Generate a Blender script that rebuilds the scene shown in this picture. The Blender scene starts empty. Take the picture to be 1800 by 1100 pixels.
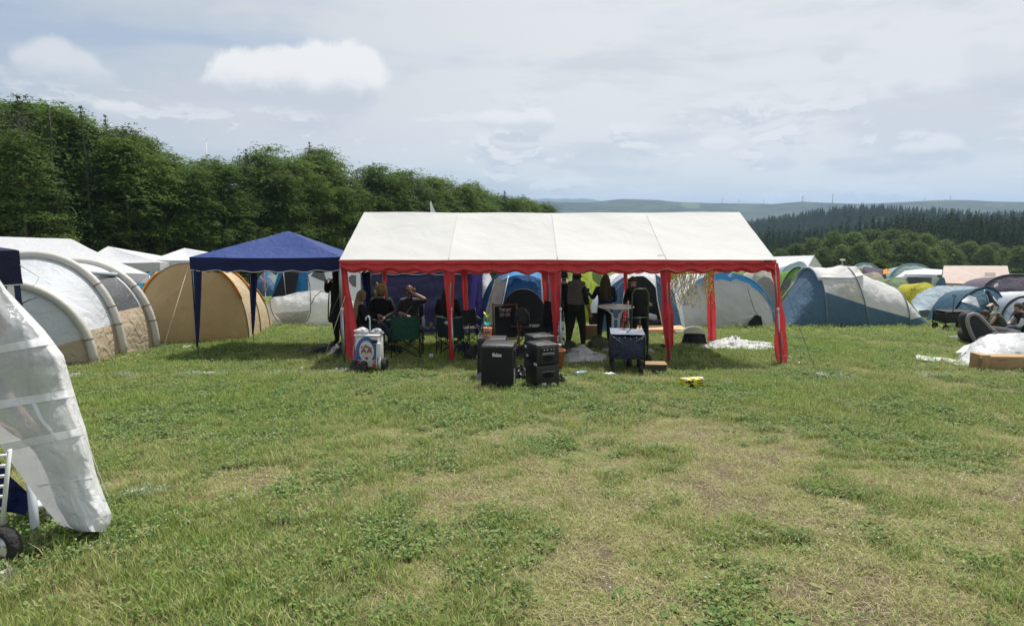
import bpy, bmesh, math, random
import numpy as np
from mathutils import Vector, Matrix, noise as mnoise
random.seed(7)
rng = np.random.default_rng(7)
R = math.radians
SC = bpy.context.scene
COL = SC.collection

# ------------------------------------------------------------------ camera, world, sun, exposure
CZ = 1.64                      # eye height above the ground under the camera
PITCH = math.atan(170 / 1200)
SLOPE = 0.0858                 # the meadow falls away from the camera
cam_d = bpy.data.cameras.new('camera')
cam_d.sensor_width = 36; cam_d.lens = 24; cam_d.clip_end = 60000; cam_d.clip_start = 0.05
cam = bpy.data.objects.new('camera', cam_d); COL.objects.link(cam)
cam.location = (0, 0, CZ); cam.rotation_euler = (math.pi / 2 - PITCH, 0, 0)
SC.camera = cam

SUN_EL, SUN_AZ = R(62), R(24)  # azimuth from +Y (ahead) towards +X
sun_d = bpy.data.lights.new('sun', 'SUN'); sun_d.energy = 4.5; sun_d.angle = R(0.9)
sun_d.color = (1.0, 0.955, 0.89)
sun = bpy.data.objects.new('sun', sun_d); COL.objects.link(sun)
sdir = Vector((math.sin(SUN_AZ) * math.cos(SUN_EL), math.cos(SUN_AZ) * math.cos(SUN_EL), math.sin(SUN_EL)))
sun.rotation_euler = (-sdir).to_track_quat('-Z', 'Y').to_euler()

SC.view_settings.view_transform = 'Standard'; SC.view_settings.look = 'None'
SC.view_settings.exposure = 0.28; SC.view_settings.gamma = 1.0
SC.view_settings.use_curve_mapping = False
SC.render.engine = 'CYCLES'
SC.cycles.use_denoising = True
SC.cycles.max_bounces = 6; SC.cycles.diffuse_bounces = 3; SC.cycles.glossy_bounces = 3
SC.cycles.transmission_bounces = 6; SC.cycles.transparent_max_bounces = 12; SC.cycles.volume_bounces = 1
SC.cycles.use_adaptive_sampling = False

class NT:
    """small node-tree helper"""
    def __init__(s, nt): s.nt = nt; s.n = nt.nodes; s.l = nt.links
    def new(s, t, **k):
        o = s.n.new(t)
        for a, b in k.items(): setattr(o, a, b)
        return o
    def put(s, inp, v):
        if v is None: return
        if isinstance(v, bpy.types.NodeSocket): s.l.new(v, inp)
        else: inp.default_value = v
    def m(s, op, a, b=None, c=None, clamp=False):
        o = s.new('ShaderNodeMath', operation=op, use_clamp=clamp)
        s.put(o.inputs[0], a); s.put(o.inputs[1], b); s.put(o.inputs[2], c)
        return o.outputs[0]
    def mix(s, f, a, b, blend='MIX'):
        o = s.new('ShaderNodeMix', data_type='RGBA', blend_type=blend)
        s.put(o.inputs[0], f); s.put(o.inputs[6], a); s.put(o.inputs[7], b)
        return o.outputs[2]
    def noise(s, vec, scale=5, detail=4, rough=.55, dist=0, out=0):
        o = s.new('ShaderNodeTexNoise')
        s.put(o.inputs['Vector'], vec); s.put(o.inputs['Scale'], scale)
        o.inputs['Detail'].default_value = detail; o.inputs['Roughness'].default_value = rough
        o.inputs['Distortion'].default_value = dist
        return o.outputs[out]
    def ramp(s, f, a, b, lo=0., hi=1.):
        o = s.new('ShaderNodeMapRange'); o.interpolation_type = 'SMOOTHSTEP'
        s.put(o.inputs[0], f); s.put(o.inputs[1], a); s.put(o.inputs[2], b)
        s.put(o.inputs[3], lo); s.put(o.inputs[4], hi)
        return o.outputs[0]
    def comb(s, x, y, z):
        o = s.new('ShaderNodeCombineXYZ'); s.put(o.inputs[0], x); s.put(o.inputs[1], y); s.put(o.inputs[2], z); return o.outputs[0]
    def sep(s, v):
        o = s.new('ShaderNodeSeparateXYZ'); s.put(o.inputs[0], v); return o.outputs
    def attr(s, name, typ='GEOMETRY', out='Fac'):
        o = s.new('ShaderNodeAttribute', attribute_name=name, attribute_type=typ); return o.outputs[out]

def px_dir(u, v):
    dx = (u - 900) / 1200; dy = (550 - v) / 1200
    return Vector((dx, math.cos(PITCH) + dy * math.sin(PITCH), -math.sin(PITCH) + dy * math.cos(PITCH)))
def at(u, v, Y):
    d = px_dir(u, v); t = Y / d.y
    return Vector((d.x * t, Y, CZ + d.z * t))
def gp(u, v):
    d = px_dir(u, v); t = CZ / (-d.z - SLOPE * d.y)
    return Vector((d.x * t, d.y * t, CZ + d.z * t))

def build_world():
    w = bpy.data.worlds.new('World'); SC.world = w; w.use_nodes = True
    N = NT(w.node_tree); N.n.clear()
    out = N.new('ShaderNodeOutputWorld'); bg = N.new('ShaderNodeBackground')
    sky = N.new('ShaderNodeTexSky', sky_type='NISHITA', sun_disc=False, sun_elevation=SUN_EL, sun_rotation=SUN_AZ)
    sky.altitude = 400; sky.dust_density = 2.0
    g = N.new('ShaderNodeTexCoord').outputs['Generated']
    nv = N.new('ShaderNodeVectorMath', operation='NORMALIZE'); N.l.new(g, nv.inputs[0]); D = nv.outputs[0]
    x, y, z = N.sep(D)
    az = N.m('ARCTAN2', x, y); el = N.m('ARCSINE', z)
    elp = N.m('MAXIMUM', z, 0.0)
    inv = N.m('DIVIDE', 1.0, N.m('ADD', elp, 0.10))
    pl = N.comb(N.m('MULTIPLY', x, inv), N.m('MULTIPLY', y, inv), 0.0)
    # thin high layer over the whole sky, brighter towards the sun's side
    n1 = N.noise(pl, .75, 6, .55, .4)
    n2 = N.noise(N.comb(N.m('MULTIPLY', az, 1.3), N.m('MULTIPLY', el, 7.0), 3.0), 1.7, 6, .58, .6)
    side = N.ramp(az, -.75, .15)
    cov = N.m('ADD', N.m('ADD', N.m('MULTIPLY', n1, .7), N.m('MULTIPLY', n2, .8)), N.m('MULTIPLY', side, .34))
    low = N.ramp(z, 0.0, .14, .16, 0.0)
    cov = N.ramp(N.m('SUBTRACT', cov, low), .56, 1.02)
    gap = N.mix(.38, sky.outputs[0], (4.2, 5.0, 6.3, 1))
    veil = N.mix(side, (5.5, 5.78, 6.2, 1), (7.6, 7.66, 7.68, 1))
    col = N.mix(N.m('MULTIPLY', cov, .93), gap, veil)
    # darker grey banks and low rows of cumulus near the skyline
    nb = N.noise(N.comb(N.m('MULTIPLY', az, 2.2), N.m('MULTIPLY', el, 9.0), 9.0), 1.5, 7, .6, .3)
    bank = N.m('MULTIPLY', N.ramp(nb, .48, .64), N.m('MULTIPLY', N.ramp(el, .0, .06), N.ramp(el, .40, .20)))
    col = N.mix(N.m('MULTIPLY', bank, .55), col, (5.3, 5.65, 6.2, 1))
    wv = N.comb(N.m('MULTIPLY', az, 6.5), N.m('MULTIPLY', el, 17.0), 1.0)
    nc = N.noise(wv, 1.55, 8, .62, .25)
    nc2 = N.noise(N.comb(N.m('MULTIPLY', az, 6.5), N.m('MULTIPLY', N.m('ADD', el, .012), 17.0), 1.0), 1.55, 8, .62, .25)
    rows = N.m('MULTIPLY', N.ramp(nc, .515, .60), N.m('MULTIPLY', N.ramp(el, .0, .02), N.ramp(el, .20, .09)))
    lit = N.ramp(N.m('SUBTRACT', nc, nc2), -.03, .05)
    col = N.mix(N.m('MULTIPLY', rows, .9), col, N.mix(lit, (5.6, 5.95, 6.5, 1), (8.0, 8.05, 8.1, 1)))
    # single cumulus clouds; each a union of puffs with a noisy edge
    dn = N.noise(D, 24, 9, .68, .3)
    dn3 = N.noise(D, 7, 4, .6)
    def cloud(puffs, bright, dark, soft, wob=.9, op=1.0):
        nonlocal col
        best = None
        for (u, v, ru, rv) in puffs:
            d = px_dir(u, v).normalized()
            a0 = math.atan2(d.x, d.y); e0 = math.asin(d.z)
            d2 = px_dir(u + ru, v).normalized(); ra = abs(math.atan2(d2.x, d2.y) - a0)
            re = rv / 1200 * 1.12
            qa = N.m('DIVIDE', N.m('SUBTRACT', az, a0), ra); qe = N.m('DIVIDE', N.m('SUBTRACT', el, e0), re)
            q = N.m('SQRT', N.m('ADD', N.m('MULTIPLY', qa, qa), N.m('MULTIPLY', qe, qe)))
            best = q if best is None else N.m('SMOOTH_MIN', best, q, .22)
        vs = [p[1] for p in puffs]
        top = math.asin(px_dir(puffs[0][0], min(p[1] - p[3] for p in puffs)).normalized().z)
        bot = math.asin(px_dir(puffs[0][0], max(p[1] + p[3] for p in puffs)).normalized().z)
        f = N.m('ADD', best, N.m('ADD', N.m('MULTIPLY', N.m('SUBTRACT', dn, .5), wob), N.m('MULTIPLY', N.m('SUBTRACT', dn3, .5), wob * .5)))
        mid = (top + bot) / 2
        sf = N.ramp(el, bot, mid, soft * 2.6, soft)          # softer underside
        mask = N.m('SUBTRACT', 1.0, N.ramp(f, N.m('SUBTRACT', .95, sf), N.m('ADD', .95, N.m('MULTIPLY', sf, .35))))
        h = N.m('ADD', N.ramp(el, bot, top), N.m('MULTIPLY', N.m('SUBTRACT', dn, .5), .8))
        cc = N.mix(N.ramp(h, .20, .72), dark, bright)
        col = N.mix(N.m('MULTIPLY', mask, op), col, cc)
    W = (8.5, 8.5, 8.5, 1); G = (5.5, 5.9, 6.4, 1)
    cloud([(430, 136, 72, 40), (495, 132, 66, 44), (555, 134, 66, 52), (622, 128, 72, 48), (572, 166, 100, 34), (480, 160, 85, 26), (395, 150, 50, 20)], W, (5.6, 6.0, 6.5, 1), .22, .75)
    cloud([(62, 106, 46, 22), (95, 98, 52, 26), (135, 116, 50, 24), (165, 136, 50, 16)], (7.4, 7.5, 7.7, 1), (5.9, 6.3, 6.8, 1), .35, .8, .75)
    cloud([(870, 210, 42, 16), (905, 215, 40, 18), (945, 212, 36, 22), (940, 226, 36, 12)], (8.2, 8.2, 8.2, 1), (6.3, 6.6, 7.0, 1), .22, .6, .95)
    cloud([(1745, 125, 60, 36), (1790, 140, 60, 46), (1720, 95, 30, 16)], (6.6, 6.85, 7.2, 1), (5.5, 5.9, 6.4, 1), .4, .9, .75)
    cloud([(1465, 100, 26, 12), (1590, 155, 34, 11), (1000, 158, 1, 1)], (6.2, 6.5, 6.9, 1), (5.9, 6.2, 6.7, 1), .4, .9, .7)
    cloud([(1655, 262, 50, 22), (1610, 270, 50, 18), (1690, 275, 30, 14)], (8.0, 8.05, 8.1, 1), (5.7, 6.1, 6.6, 1), .35, .9, .85)
    cloud([(1370, 288, 38, 13), (1262, 252, 40, 12), (1075, 300, 34, 9), (1142, 303, 16, 8), (982, 292, 18, 6)], (8.1, 8.1, 8.2, 1), (6.2, 6.5, 6.9, 1), .3, .9, .85)
    cloud([(1560, 298, 110, 10), (1500, 285, 60, 8)], (5.8, 6.1, 6.6, 1), (5.5, 5.9, 6.4, 1), .4, .9, .7)
    cloud([(198, 193, 38, 14), (230, 190, 20, 10)], (7.8, 7.9, 8.0, 1), (6.2, 6.5, 7.0, 1), .35, .8, .8)
    gr = N.mix(N.ramp(z, -.03, .0), (1.6, 1.9, 1.2, 1), col)
    N.l.new(gr, bg.inputs[0]); bg.inputs[1].default_value = 0.088
    N.l.new(bg.outputs[0], out.inputs[0])
build_world()

# ------------------------------------------------------------------ materials
MATS = {}
def mat(name, col, rough=.7, metal=0., bump=0., bscale=8., var=.0, trans=0., stretch=(1, 1, 1), spec=.5, alpha=1., coat=0., fine=0., dirt=0.):
    if name in MATS: return MATS[name]
    m = bpy.data.materials.new(name); m.use_nodes = True
    N = NT(m.node_tree); b = N.n['Principled BSDF']; o = N.n['Material Output']
    c = (*col, 1) if len(col) == 3 else col
    tc = N.new('ShaderNodeTexCoord').outputs['Object']
    mp = N.new('ShaderNodeMapping'); N.l.new(tc, mp.inputs[0]); mp.inputs['Scale'].default_value = stretch
    v = mp.outputs[0]
    cs = None
    if var > 0:
        f = N.ramp(N.noise(v, bscale * .35, 5, .6), .3, .7)
        cs = N.mix(f, tuple(x * (1 - var) for x in c[:3]) + (1,), tuple(min(1, x * (1 + var)) for x in c[:3]) + (1,))
    if dirt > 0:
        f = N.m('MULTIPLY', N.ramp(N.noise(tc, 1.1, 6, .65, .8), .5, .75), dirt)
        cs = N.mix(f, cs if cs is not None else c, tuple(x * .62 for x in c[:3]) + (1,))
    N.put(b.inputs['Base Color'], cs if cs is not None else c)
    b.inputs['Roughness'].default_value = rough; b.inputs['Metallic'].default_value = metal
    b.inputs['Specular IOR Level'].default_value = spec
    b.inputs['Coat Weight'].default_value = coat
    nrm = None
    if bump > 0:
        h = N.noise(v, bscale, 3, .5, 1.4)
        h2 = N.noise(v, bscale * .3, 2, .5, .8)
        h = N.m('ADD', h, N.m('MULTIPLY', h2, 1.7))
        if fine > 0: h = N.m('ADD', h, N.m('MULTIPLY', N.noise(tc, 160, 2), fine))
        bp = N.new('ShaderNodeBump'); bp.inputs['Strength'].default_value = min(1, bump); bp.inputs['Distance'].default_value = .06 * max(1, bump)
        N.l.new(h, bp.inputs['Height']); nrm = bp.outputs[0]; N.l.new(nrm, b.inputs['Normal'])
    sh = b.outputs[0]
    if trans > 0:
        t = N.new('ShaderNodeBsdfTranslucent'); N.put(t.inputs[0], cs if cs is not None else c)
        if nrm: N.l.new(nrm, t.inputs['Normal'])
        mx = N.new('ShaderNodeMixShader'); mx.inputs[0].default_value = trans
        N.l.new(sh, mx.inputs[1]); N.l.new(t.outputs[0], mx.inputs[2]); sh = mx.outputs[0]
    if alpha < 1:
        t = N.new('ShaderNodeBsdfTransparent'); mx = N.new('ShaderNodeMixShader'); mx.inputs[0].default_value = 1 - alpha
        N.l.new(sh, mx.inputs[1]); N.l.new(t.outputs[0], mx.inputs[2]); sh = mx.outputs[0]
    N.l.new(sh, o.inputs[0])
    MATS[name] = m
    return m
def fab(name, col, bump=.55, bscale=5., trans=.12, stretch=(1, 1, 1), rough=.72, var=.06, dirt=0.):
    return mat(name, col, rough, 0, bump, bscale, var, trans, stretch, .35, dirt=dirt)

# ------------------------------------------------------------------ scene-graph helpers
def thing(name, label, cat, loc, rz=0., group=None, rx=0., ry=0.):
    o = bpy.data.objects.new(name, None); COL.objects.link(o)
    o.empty_display_size = .2
    o.location = loc; o.rotation_euler = (rx, ry, rz)
    o['label'] = label; o['category'] = cat
    if group: o['group'] = group
    return o
def tag(o, label, cat, group=None):
    o['label'] = label; o['category'] = cat
    if group: o['group'] = group
    return o
def link_mesh(name, verts, faces, m, parent=None, smooth=True, local=False, midx=None):
    me = bpy.data.meshes.new(name)
    V = np.asarray(verts, dtype=float).reshape(-1, 3)
    if parent is not None and not local: V = V - np.array(parent.location)[None, :]
    me.from_pydata(V.tolist(), [], faces if isinstance(faces, list) else faces.tolist())
    for mm in (m if isinstance(m, (list, tuple)) else [m]): me.materials.append(mm)
    if midx is not None: me.polygons.foreach_set('material_index', np.asarray(midx, dtype=np.int32))
    me.polygons.foreach_set('use_smooth', np.full(len(me.polygons), smooth))
    me.update()
    o = bpy.data.objects.new(name, me); COL.objects.link(o)
    if parent is not None: o.parent = parent
    return o
def sub_parent(o, part):
    """make o (built in the thing's frame) a sub-part of part (which sits at the thing's origin)"""
    o.parent = part; return o
def dup(o, parent=None):
    c = o.copy(); COL.objects.link(c); c.parent = parent
    for ch in [x for x in bpy.data.objects if x.parent == o]:
        dup(ch, c)
    return c
def recenter(o):
    """top-level mesh: put the object's origin at the middle of its own footprint"""
    me = o.data; n = len(me.vertices); a = np.empty(n * 3); me.vertices.foreach_get('co', a); a = a.reshape(-1, 3)
    c = np.array([(a[:, 0].min() + a[:, 0].max()) / 2, (a[:, 1].min() + a[:, 1].max()) / 2, a[:, 2].min()])
    me.vertices.foreach_set('co', (a - c).ravel()); o.location = c; me.update()
    return o

class MB:
    def __init__(s): s.v = []; s.f = []; s.mi = []; s.cur = 0
    def add(s, vs, fs):
        k = len(s.v); s.v += [tuple(p) for p in vs]; s.f += [tuple(i + k for i in f) for f in fs]; s.mi += [s.cur] * len(fs); return s
    def box(s, c, d, M=None, bev=0.):
        x, y, z = d[0] / 2, d[1] / 2, d[2] / 2
        if bev > 0:
            bm = bmesh.new(); bmesh.ops.create_cube(bm, size=1.)
            for v in bm.verts: v.co = Vector((v.co.x * d[0], v.co.y * d[1], v.co.z * d[2]))
            bmesh.ops.bevel(bm, geom=bm.edges[:], offset=bev, segments=2, profile=.5, affect='EDGES')
            vs = [v.co.copy() for v in bm.verts]; fs = [[v.index for v in f.verts] for f in bm.faces]; bm.free()
        else:
            vs = [Vector(p) for p in ((-x, -y, -z), (x, -y, -z), (x, y, -z), (-x, y, -z), (-x, -y, z), (x, -y, z), (x, y, z), (-x, y, z))]
            fs = [(0, 3, 2, 1), (4, 5, 6, 7), (0, 1, 5, 4), (1, 2, 6, 5), (2, 3, 7, 6), (3, 0, 4, 7)]
        if M is not None: vs = [M @ v for v in vs]
        return s.add([v + Vector(c) for v in vs], fs)
    def tube(s, pts, r, n=8, caps=True, flat=None):
        pts = [Vector(p) for p in pts]; rs = r if isinstance(r, (list, tuple)) else [r] * len(pts)
        vs = []; fs = []; prev = None
        for i, p in enumerate(pts):
            a = pts[max(0, i - 1)]; b = pts[min(len(pts) - 1, i + 1)]
            t = (b - a).normalized() if (b - a).length > 1e-9 else Vector((0, 0, 1))
            if prev is None:
                u = t.cross(Vector((0, 0, 1)));
                if u.length < 1e-3: u = t.cross(Vector((0, 1, 0)))
            else: u = prev - t * prev.dot(t)
            u.normalize(); w = t.cross(u); prev = u
            for k in range(n):
                an = 2 * math.pi * k / n
                q = u * math.cos(an) + w * math.sin(an) * (flat or 1)
                vs.append(p + q * rs[i])
        for i in range(len(pts) - 1):
            for k in range(n):
                k2 = (k + 1) % n
                fs.append((i * n + k, i * n + k2, (i + 1) * n + k2, (i + 1) * n + k))
        if caps: fs.append(tuple(range(n - 1, -1, -1))); fs.append(tuple(range((len(pts) - 1) * n, len(pts) * n)))
        return s.add(vs, fs)
    def lathe(s, prof, c=(0, 0, 0), n=20, M=None, cap=True):
        vs = []; fs = []
        for (r, z) in prof:
            for k in range(n):
                a = 2 * math.pi * k / n; vs.append(Vector((r * math.cos(a), r * math.sin(a), z)))
        for i in range(len(prof) - 1):
            for k in range(n):
                k2 = (k + 1) % n; fs.append((i * n + k, i * n + k2, (i + 1) * n + k2, (i + 1) * n + k))
        if cap: fs.append(tuple(range(n - 1, -1, -1))); fs.append(tuple(range((len(prof) - 1) * n, len(prof) * n)))
        if M is not None: vs = [M @ v for v in vs]
        return s.add([v + Vector(c) for v in vs], fs)
    def grid(s, P):
        """P[i][j] points"""
        ni = len(P); nj = len(P[0])
        vs = [P[i][j] for i in range(ni) for j in range(nj)]
        fs = [(i * nj + j, i * nj + j + 1, (i + 1) * nj + j + 1, (i + 1) * nj + j) for i in range(ni - 1) for j in range(nj - 1)]
        return s.add(vs, fs)
    def prism(s, poly, y0, y1):
        """poly in x,z extruded along y"""
        n = len(poly)
        vs = [(p[0], y0, p[1]) for p in poly] + [(p[0], y1, p[1]) for p in poly]
        fs = [tuple(range(n)), tuple(range(2 * n - 1, n - 1, -1))] + [(i, n + i, n + (i + 1) % n, (i + 1) % n) for i in range(n)]
        return s.add(vs, fs)
    def build(s, name, m, parent=None, smooth=True, local=False):
        o = link_mesh(name, s.v, s.f, m, parent, smooth, local, s.mi if max(s.mi or [0]) > 0 else None)
        return o
def auto_smooth(o, ang=40):
    me = o.data
    try: me.set_sharp_from_angle(angle=R(ang))
    except Exception: pass
    return o
def nz(x, y, z=0.): return mnoise.noise(Vector((x, y, z)))
def sst(a, b, x):
    t = np.clip((x - a) / (b - a), 0, 1); return t * t * (3 - 2 * t)

# ------------------------------------------------------------------ terrain
BASE_Y = [-60, 0, 200, 290, 420, 700, 1200, 2500, 20000]
BASE_Z = [-60 * -SLOPE, 0, -200 * SLOPE, -20.5, -22.0, -34, -62, -90, -90]
def ridge_z(u, vs_u, vs_v, Y):
    v = np.interp(u, vs_u, vs_v)
    dy = (550 - v) / 1200
    dirY = math.cos(PITCH) + dy * math.sin(PITCH); dirZ = -math.sin(PITCH) + dy * math.cos(PITCH)
    return CZ + dirZ / dirY * Y
RB_U = [-2000, 300, 800, 940, 985, 1030, 1060, 1090, 1150, 1180, 1230, 1265, 1300, 1350, 1400, 1450, 1500, 1560, 1600, 1650, 1700, 1760, 1800, 2100, 4000]
RB_V = [372, 366, 358, 356, 357, 355, 353, 350, 351, 354, 357, 358, 360, 359, 356, 358, 359, 357, 356, 355, 354, 356, 357, 362, 374]
RC_U = [-2000, 800, 925, 942, 958, 975, 992, 1004, 1018, 1034, 1050, 1080, 4000]
RC_V = [378, 366, 358, 352, 349, 350, 348, 349, 347.5, 349, 353, 358, 372]
RA_U = [-2000, 1100, 1290, 1370, 1440, 1490, 1520, 1580, 1700, 4000]
RA_V = [470, 460, 408, 396, 385, 379, 379, 384, 392, 400]
def G(x, y, rough=True):
    x = np.asarray(x, float); y = np.asarray(y, float)
    z = np.interp(y, BASE_Y, BASE_Z)
    z = z - 11 * sst(260, 100, x) * sst(300, 460, y) * sst(-300, -150, x) 
    r = np.hypot(x, y); yy = np.maximum(y, 1.)
    u = 900 + 1200 * np.clip(x / yy, -3, 3) * (math.cos(PITCH))
    for (rk, w, U, V) in ((1250, 260, RA_U, RA_V), (4600, 1000, RB_U, RB_V), (9500, 1500, RC_U, RC_V)):
        zk = ridge_z(u, U, V, yy / r * rk)
        g = np.exp(-((r - rk) / w) ** 2) * (y > 200)
        k = rk / 4600
        wob = (9 * np.sin(x / (240 * k) + 1.7 * np.sin(y / (330 * k))) + 6 * np.sin(x / (97 * k) + y / (140 * k)) + 5 * np.sin(y / (75 * k) + 2 * np.sin(x / (160 * k)))) * k * 1.1
        z = np.where(zk > z, z + (zk - z) * g + wob * g * np.clip(np.abs(r - rk) / (w * .25), .25, 1.), z)
    return z
def G1(x, y): return float(G(x, y))
def gpt(u, v, dz=0.):
    p = gp(u, v); return Vector((p.x, p.y, p.z + dz))
def onG(x, y, dz=0.): return Vector((x, y, G1(x, y) + dz))

def dryness(x, y):
    a = nz(x * .38 + 3, y * .30, 1) * .55 + nz(x * 1.3, y * 1.1, 5) * .55 + nz(x * 3.3, y * 2.9, 9) * .40
    cx = math.exp(-((x - 1.4) / 2.6) ** 2) * math.exp(-((y - 5.4) / 3.6) ** 2)
    cx2 = math.exp(-((x - 4.2) / 2.0) ** 2) * math.exp(-((y - 5.5) / 2.5) ** 2)
    far = sst(7.5, 14, y)
    return float(a * .95 + nz(x * 6.5, y * 6, 44) * .30 + nz(x * 15, y * 13, 45) * .30 + .26 * cx + .28 * cx2 - .06 - .14 * far - .08 * sst(-1.0, -4.5, x))
PA, PB = gp(-60, 1035), gp(262, 878)
PC, PD = gp(120, 664), gp(640, 655)
PE, PF = gp(1440, 662), gp(1900, 661)
def paint(x, y):
    best = 0
    for (a, b, w) in ((PA, PB, .20), (PC, PD, .07), (PE, PF, .07)):
        ab = Vector((b.x - a.x, b.y - a.y)); ap = Vector((x - a.x, y - a.y))
        t = max(0, min(1, ap.dot(ab) / ab.length_squared)); d = (ap - ab * t).length
        br = nz(x * 1.6, y * 1.6, 30) * 2.2 + .55
        best = max(best, max(0, min(1, (1 - d / w * .8))) * max(0, min(1, br)) ** .7)
    return best

def build_ground():
    ra = np.concatenate([np.geomspace(.6, 40, 190)[:-1], np.geomspace(40, 14000, 190)])
    th = np.concatenate([np.linspace(-180, -46, 34)[:-1], np.linspace(-46, 46, 330), np.linspace(46, 180, 34)[1:]])
    T, A = np.meshgrid(np.radians(th), ra, indexing='ij')
    X = A * np.sin(T); Y = A * np.cos(T); Z = G(X, Y)
    Z -= np.where(Y < 0, 0, 0)
    near = A < 45
    n = X.size; Xf, Yf, Zf = X.ravel(), Y.ravel(), Z.ravel().copy()
    dr = np.zeros(n); pt = np.zeros(n)
    idx = np.where((near.ravel()))[0]
    for i in idx:
        x, y = Xf[i], Yf[i]
        dr[i] = dryness(x, y)
        Zf[i] += .018 * nz(x * 1.1, y * 1.1, 20) + .008 * nz(x * 4, y * 4, 21)
        if abs(y - 10.9) < .6 or y < 5.5: pt[i] = paint(x, y)
    ni, nj = X.shape
    vs = np.stack([Xf, Yf, Zf], 1)
    I = np.arange(n).reshape(ni, nj)
    fs = np.stack([I[:-1, :-1], I[:-1, 1:], I[1:, 1:], I[1:, :-1]], -1).reshape(-1, 4)
    c = len(vs); vs = np.vstack([vs, [[0, 0, 0.]]])
    fl = fs.tolist() + [[c, int(I[i, 0]), int(I[i + 1, 0])] for i in range(ni - 1)]
    m = bpy.data.materials.new('meadow_soil'); m.use_nodes = True
    N = NT(m.node_tree); b = N.n['Principled BSDF']
    pos = N.new('ShaderNodeNewGeometry').outputs['Position']
    d = N.attr('dry'); p = N.attr('paint'); px, py, pz = N.sep(pos)
    soil = N.mix(N.noise(pos, 9, 6, .7), (.08, .062, .042, 1), (.26, .21, .14, 1))
    straw = N.mix(N.noise(pos, 38, 5, .75), (.08, .068, .032, 1), (.36, .31, .18, 1))
    green = N.mix(N.noise(pos, 26, 6, .75), (.035, .048, .015, 1), (.16, .18, .065, 1))
    a = N.mix(N.ramp(d, -.12, .42), green, straw)
    a = N.mix(N.ramp(N.m('ADD', d, N.m('MULTIPLY', N.m('SUBTRACT', N.noise(pos, 6, 4, .6), .5), .6)), .38, .72), a, soil)
    far = N.mix(N.ramp(N.noise(pos, .9, 8, .7), .35, .65), (.10, .175, .035, 1), (.20, .27, .07, 1))
    far = N.mix(N.ramp(N.noise(pos, 14, 6, .8), .35, .7), far, (.24, .26, .11, 1))
    a = N.mix(N.ramp(py, 11, 24), a, far)
    a = N.mix(N.m('MULTIPLY', p, .45), a, (.5, .5, .48, 1))
    # fields and woods beyond the camp
    fld = N.mix(N.ramp(N.noise(pos, .006, 3, .5), .45, .55), (.10, .15, .035, 1), (.14, .17, .05, 1))
    a = N.mix(N.ramp(py, 90, 170), a, fld)
    wood = N.mix(N.ramp(N.noise(pos, .006, 12, .85), .42, .58), (.004, .010, .007, 1), (.050, .075, .028, 1))
    a = N.mix(N.ramp(py, 330, 380), a, wood)
    # one pale field on the distant range
    fx = N.m('DIVIDE', N.m('SUBTRACT', N.m('DIVIDE', px, py), .258), .014)
    fy = N.m('DIVIDE', N.m('SUBTRACT', py, 4150), 260)
    ff = N.ramp(N.m('ADD', N.m('ADD', N.m('MULTIPLY', fx, fx), N.m('MULTIPLY', fy, fy)), N.m('MULTIPLY', N.noise(pos, .01, 3), .5)), 1.5, 1.1)
    a = N.mix(ff, a, (.07, .115, .035, 1))
    N.l.new(a, b.inputs['Base Color']); b.inputs['Roughness'].default_value = .95
    b.inputs['Specular IOR Level'].default_value = .1
    h = N.m('ADD', N.noise(pos, 30, 5, .7), N.m('MULTIPLY', N.noise(pos, 90, 3, .7), .6))
    bp = N.new('ShaderNodeBump'); bp.inputs['Strength'].default_value = .8; bp.inputs['Distance'].default_value = .05
    N.l.new(h, bp.inputs['Height']); N.l.new(bp.outputs[0], b.inputs['Normal'])
    o = link_mesh('ground', vs, fl, m)
    me = o.data
    for nm, arr in (('dry', dr), ('paint', pt)):
        at_ = me.attributes.new(nm, 'FLOAT', 'POINT'); at_.data.foreach_set('value', np.append(arr, 0.).astype(np.float32))
    o['kind'] = 'structure'
    # normals up
    if me.polygons[1000].normal.z < 0: me.flip_normals()
    return o
ground = build_ground()

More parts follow.
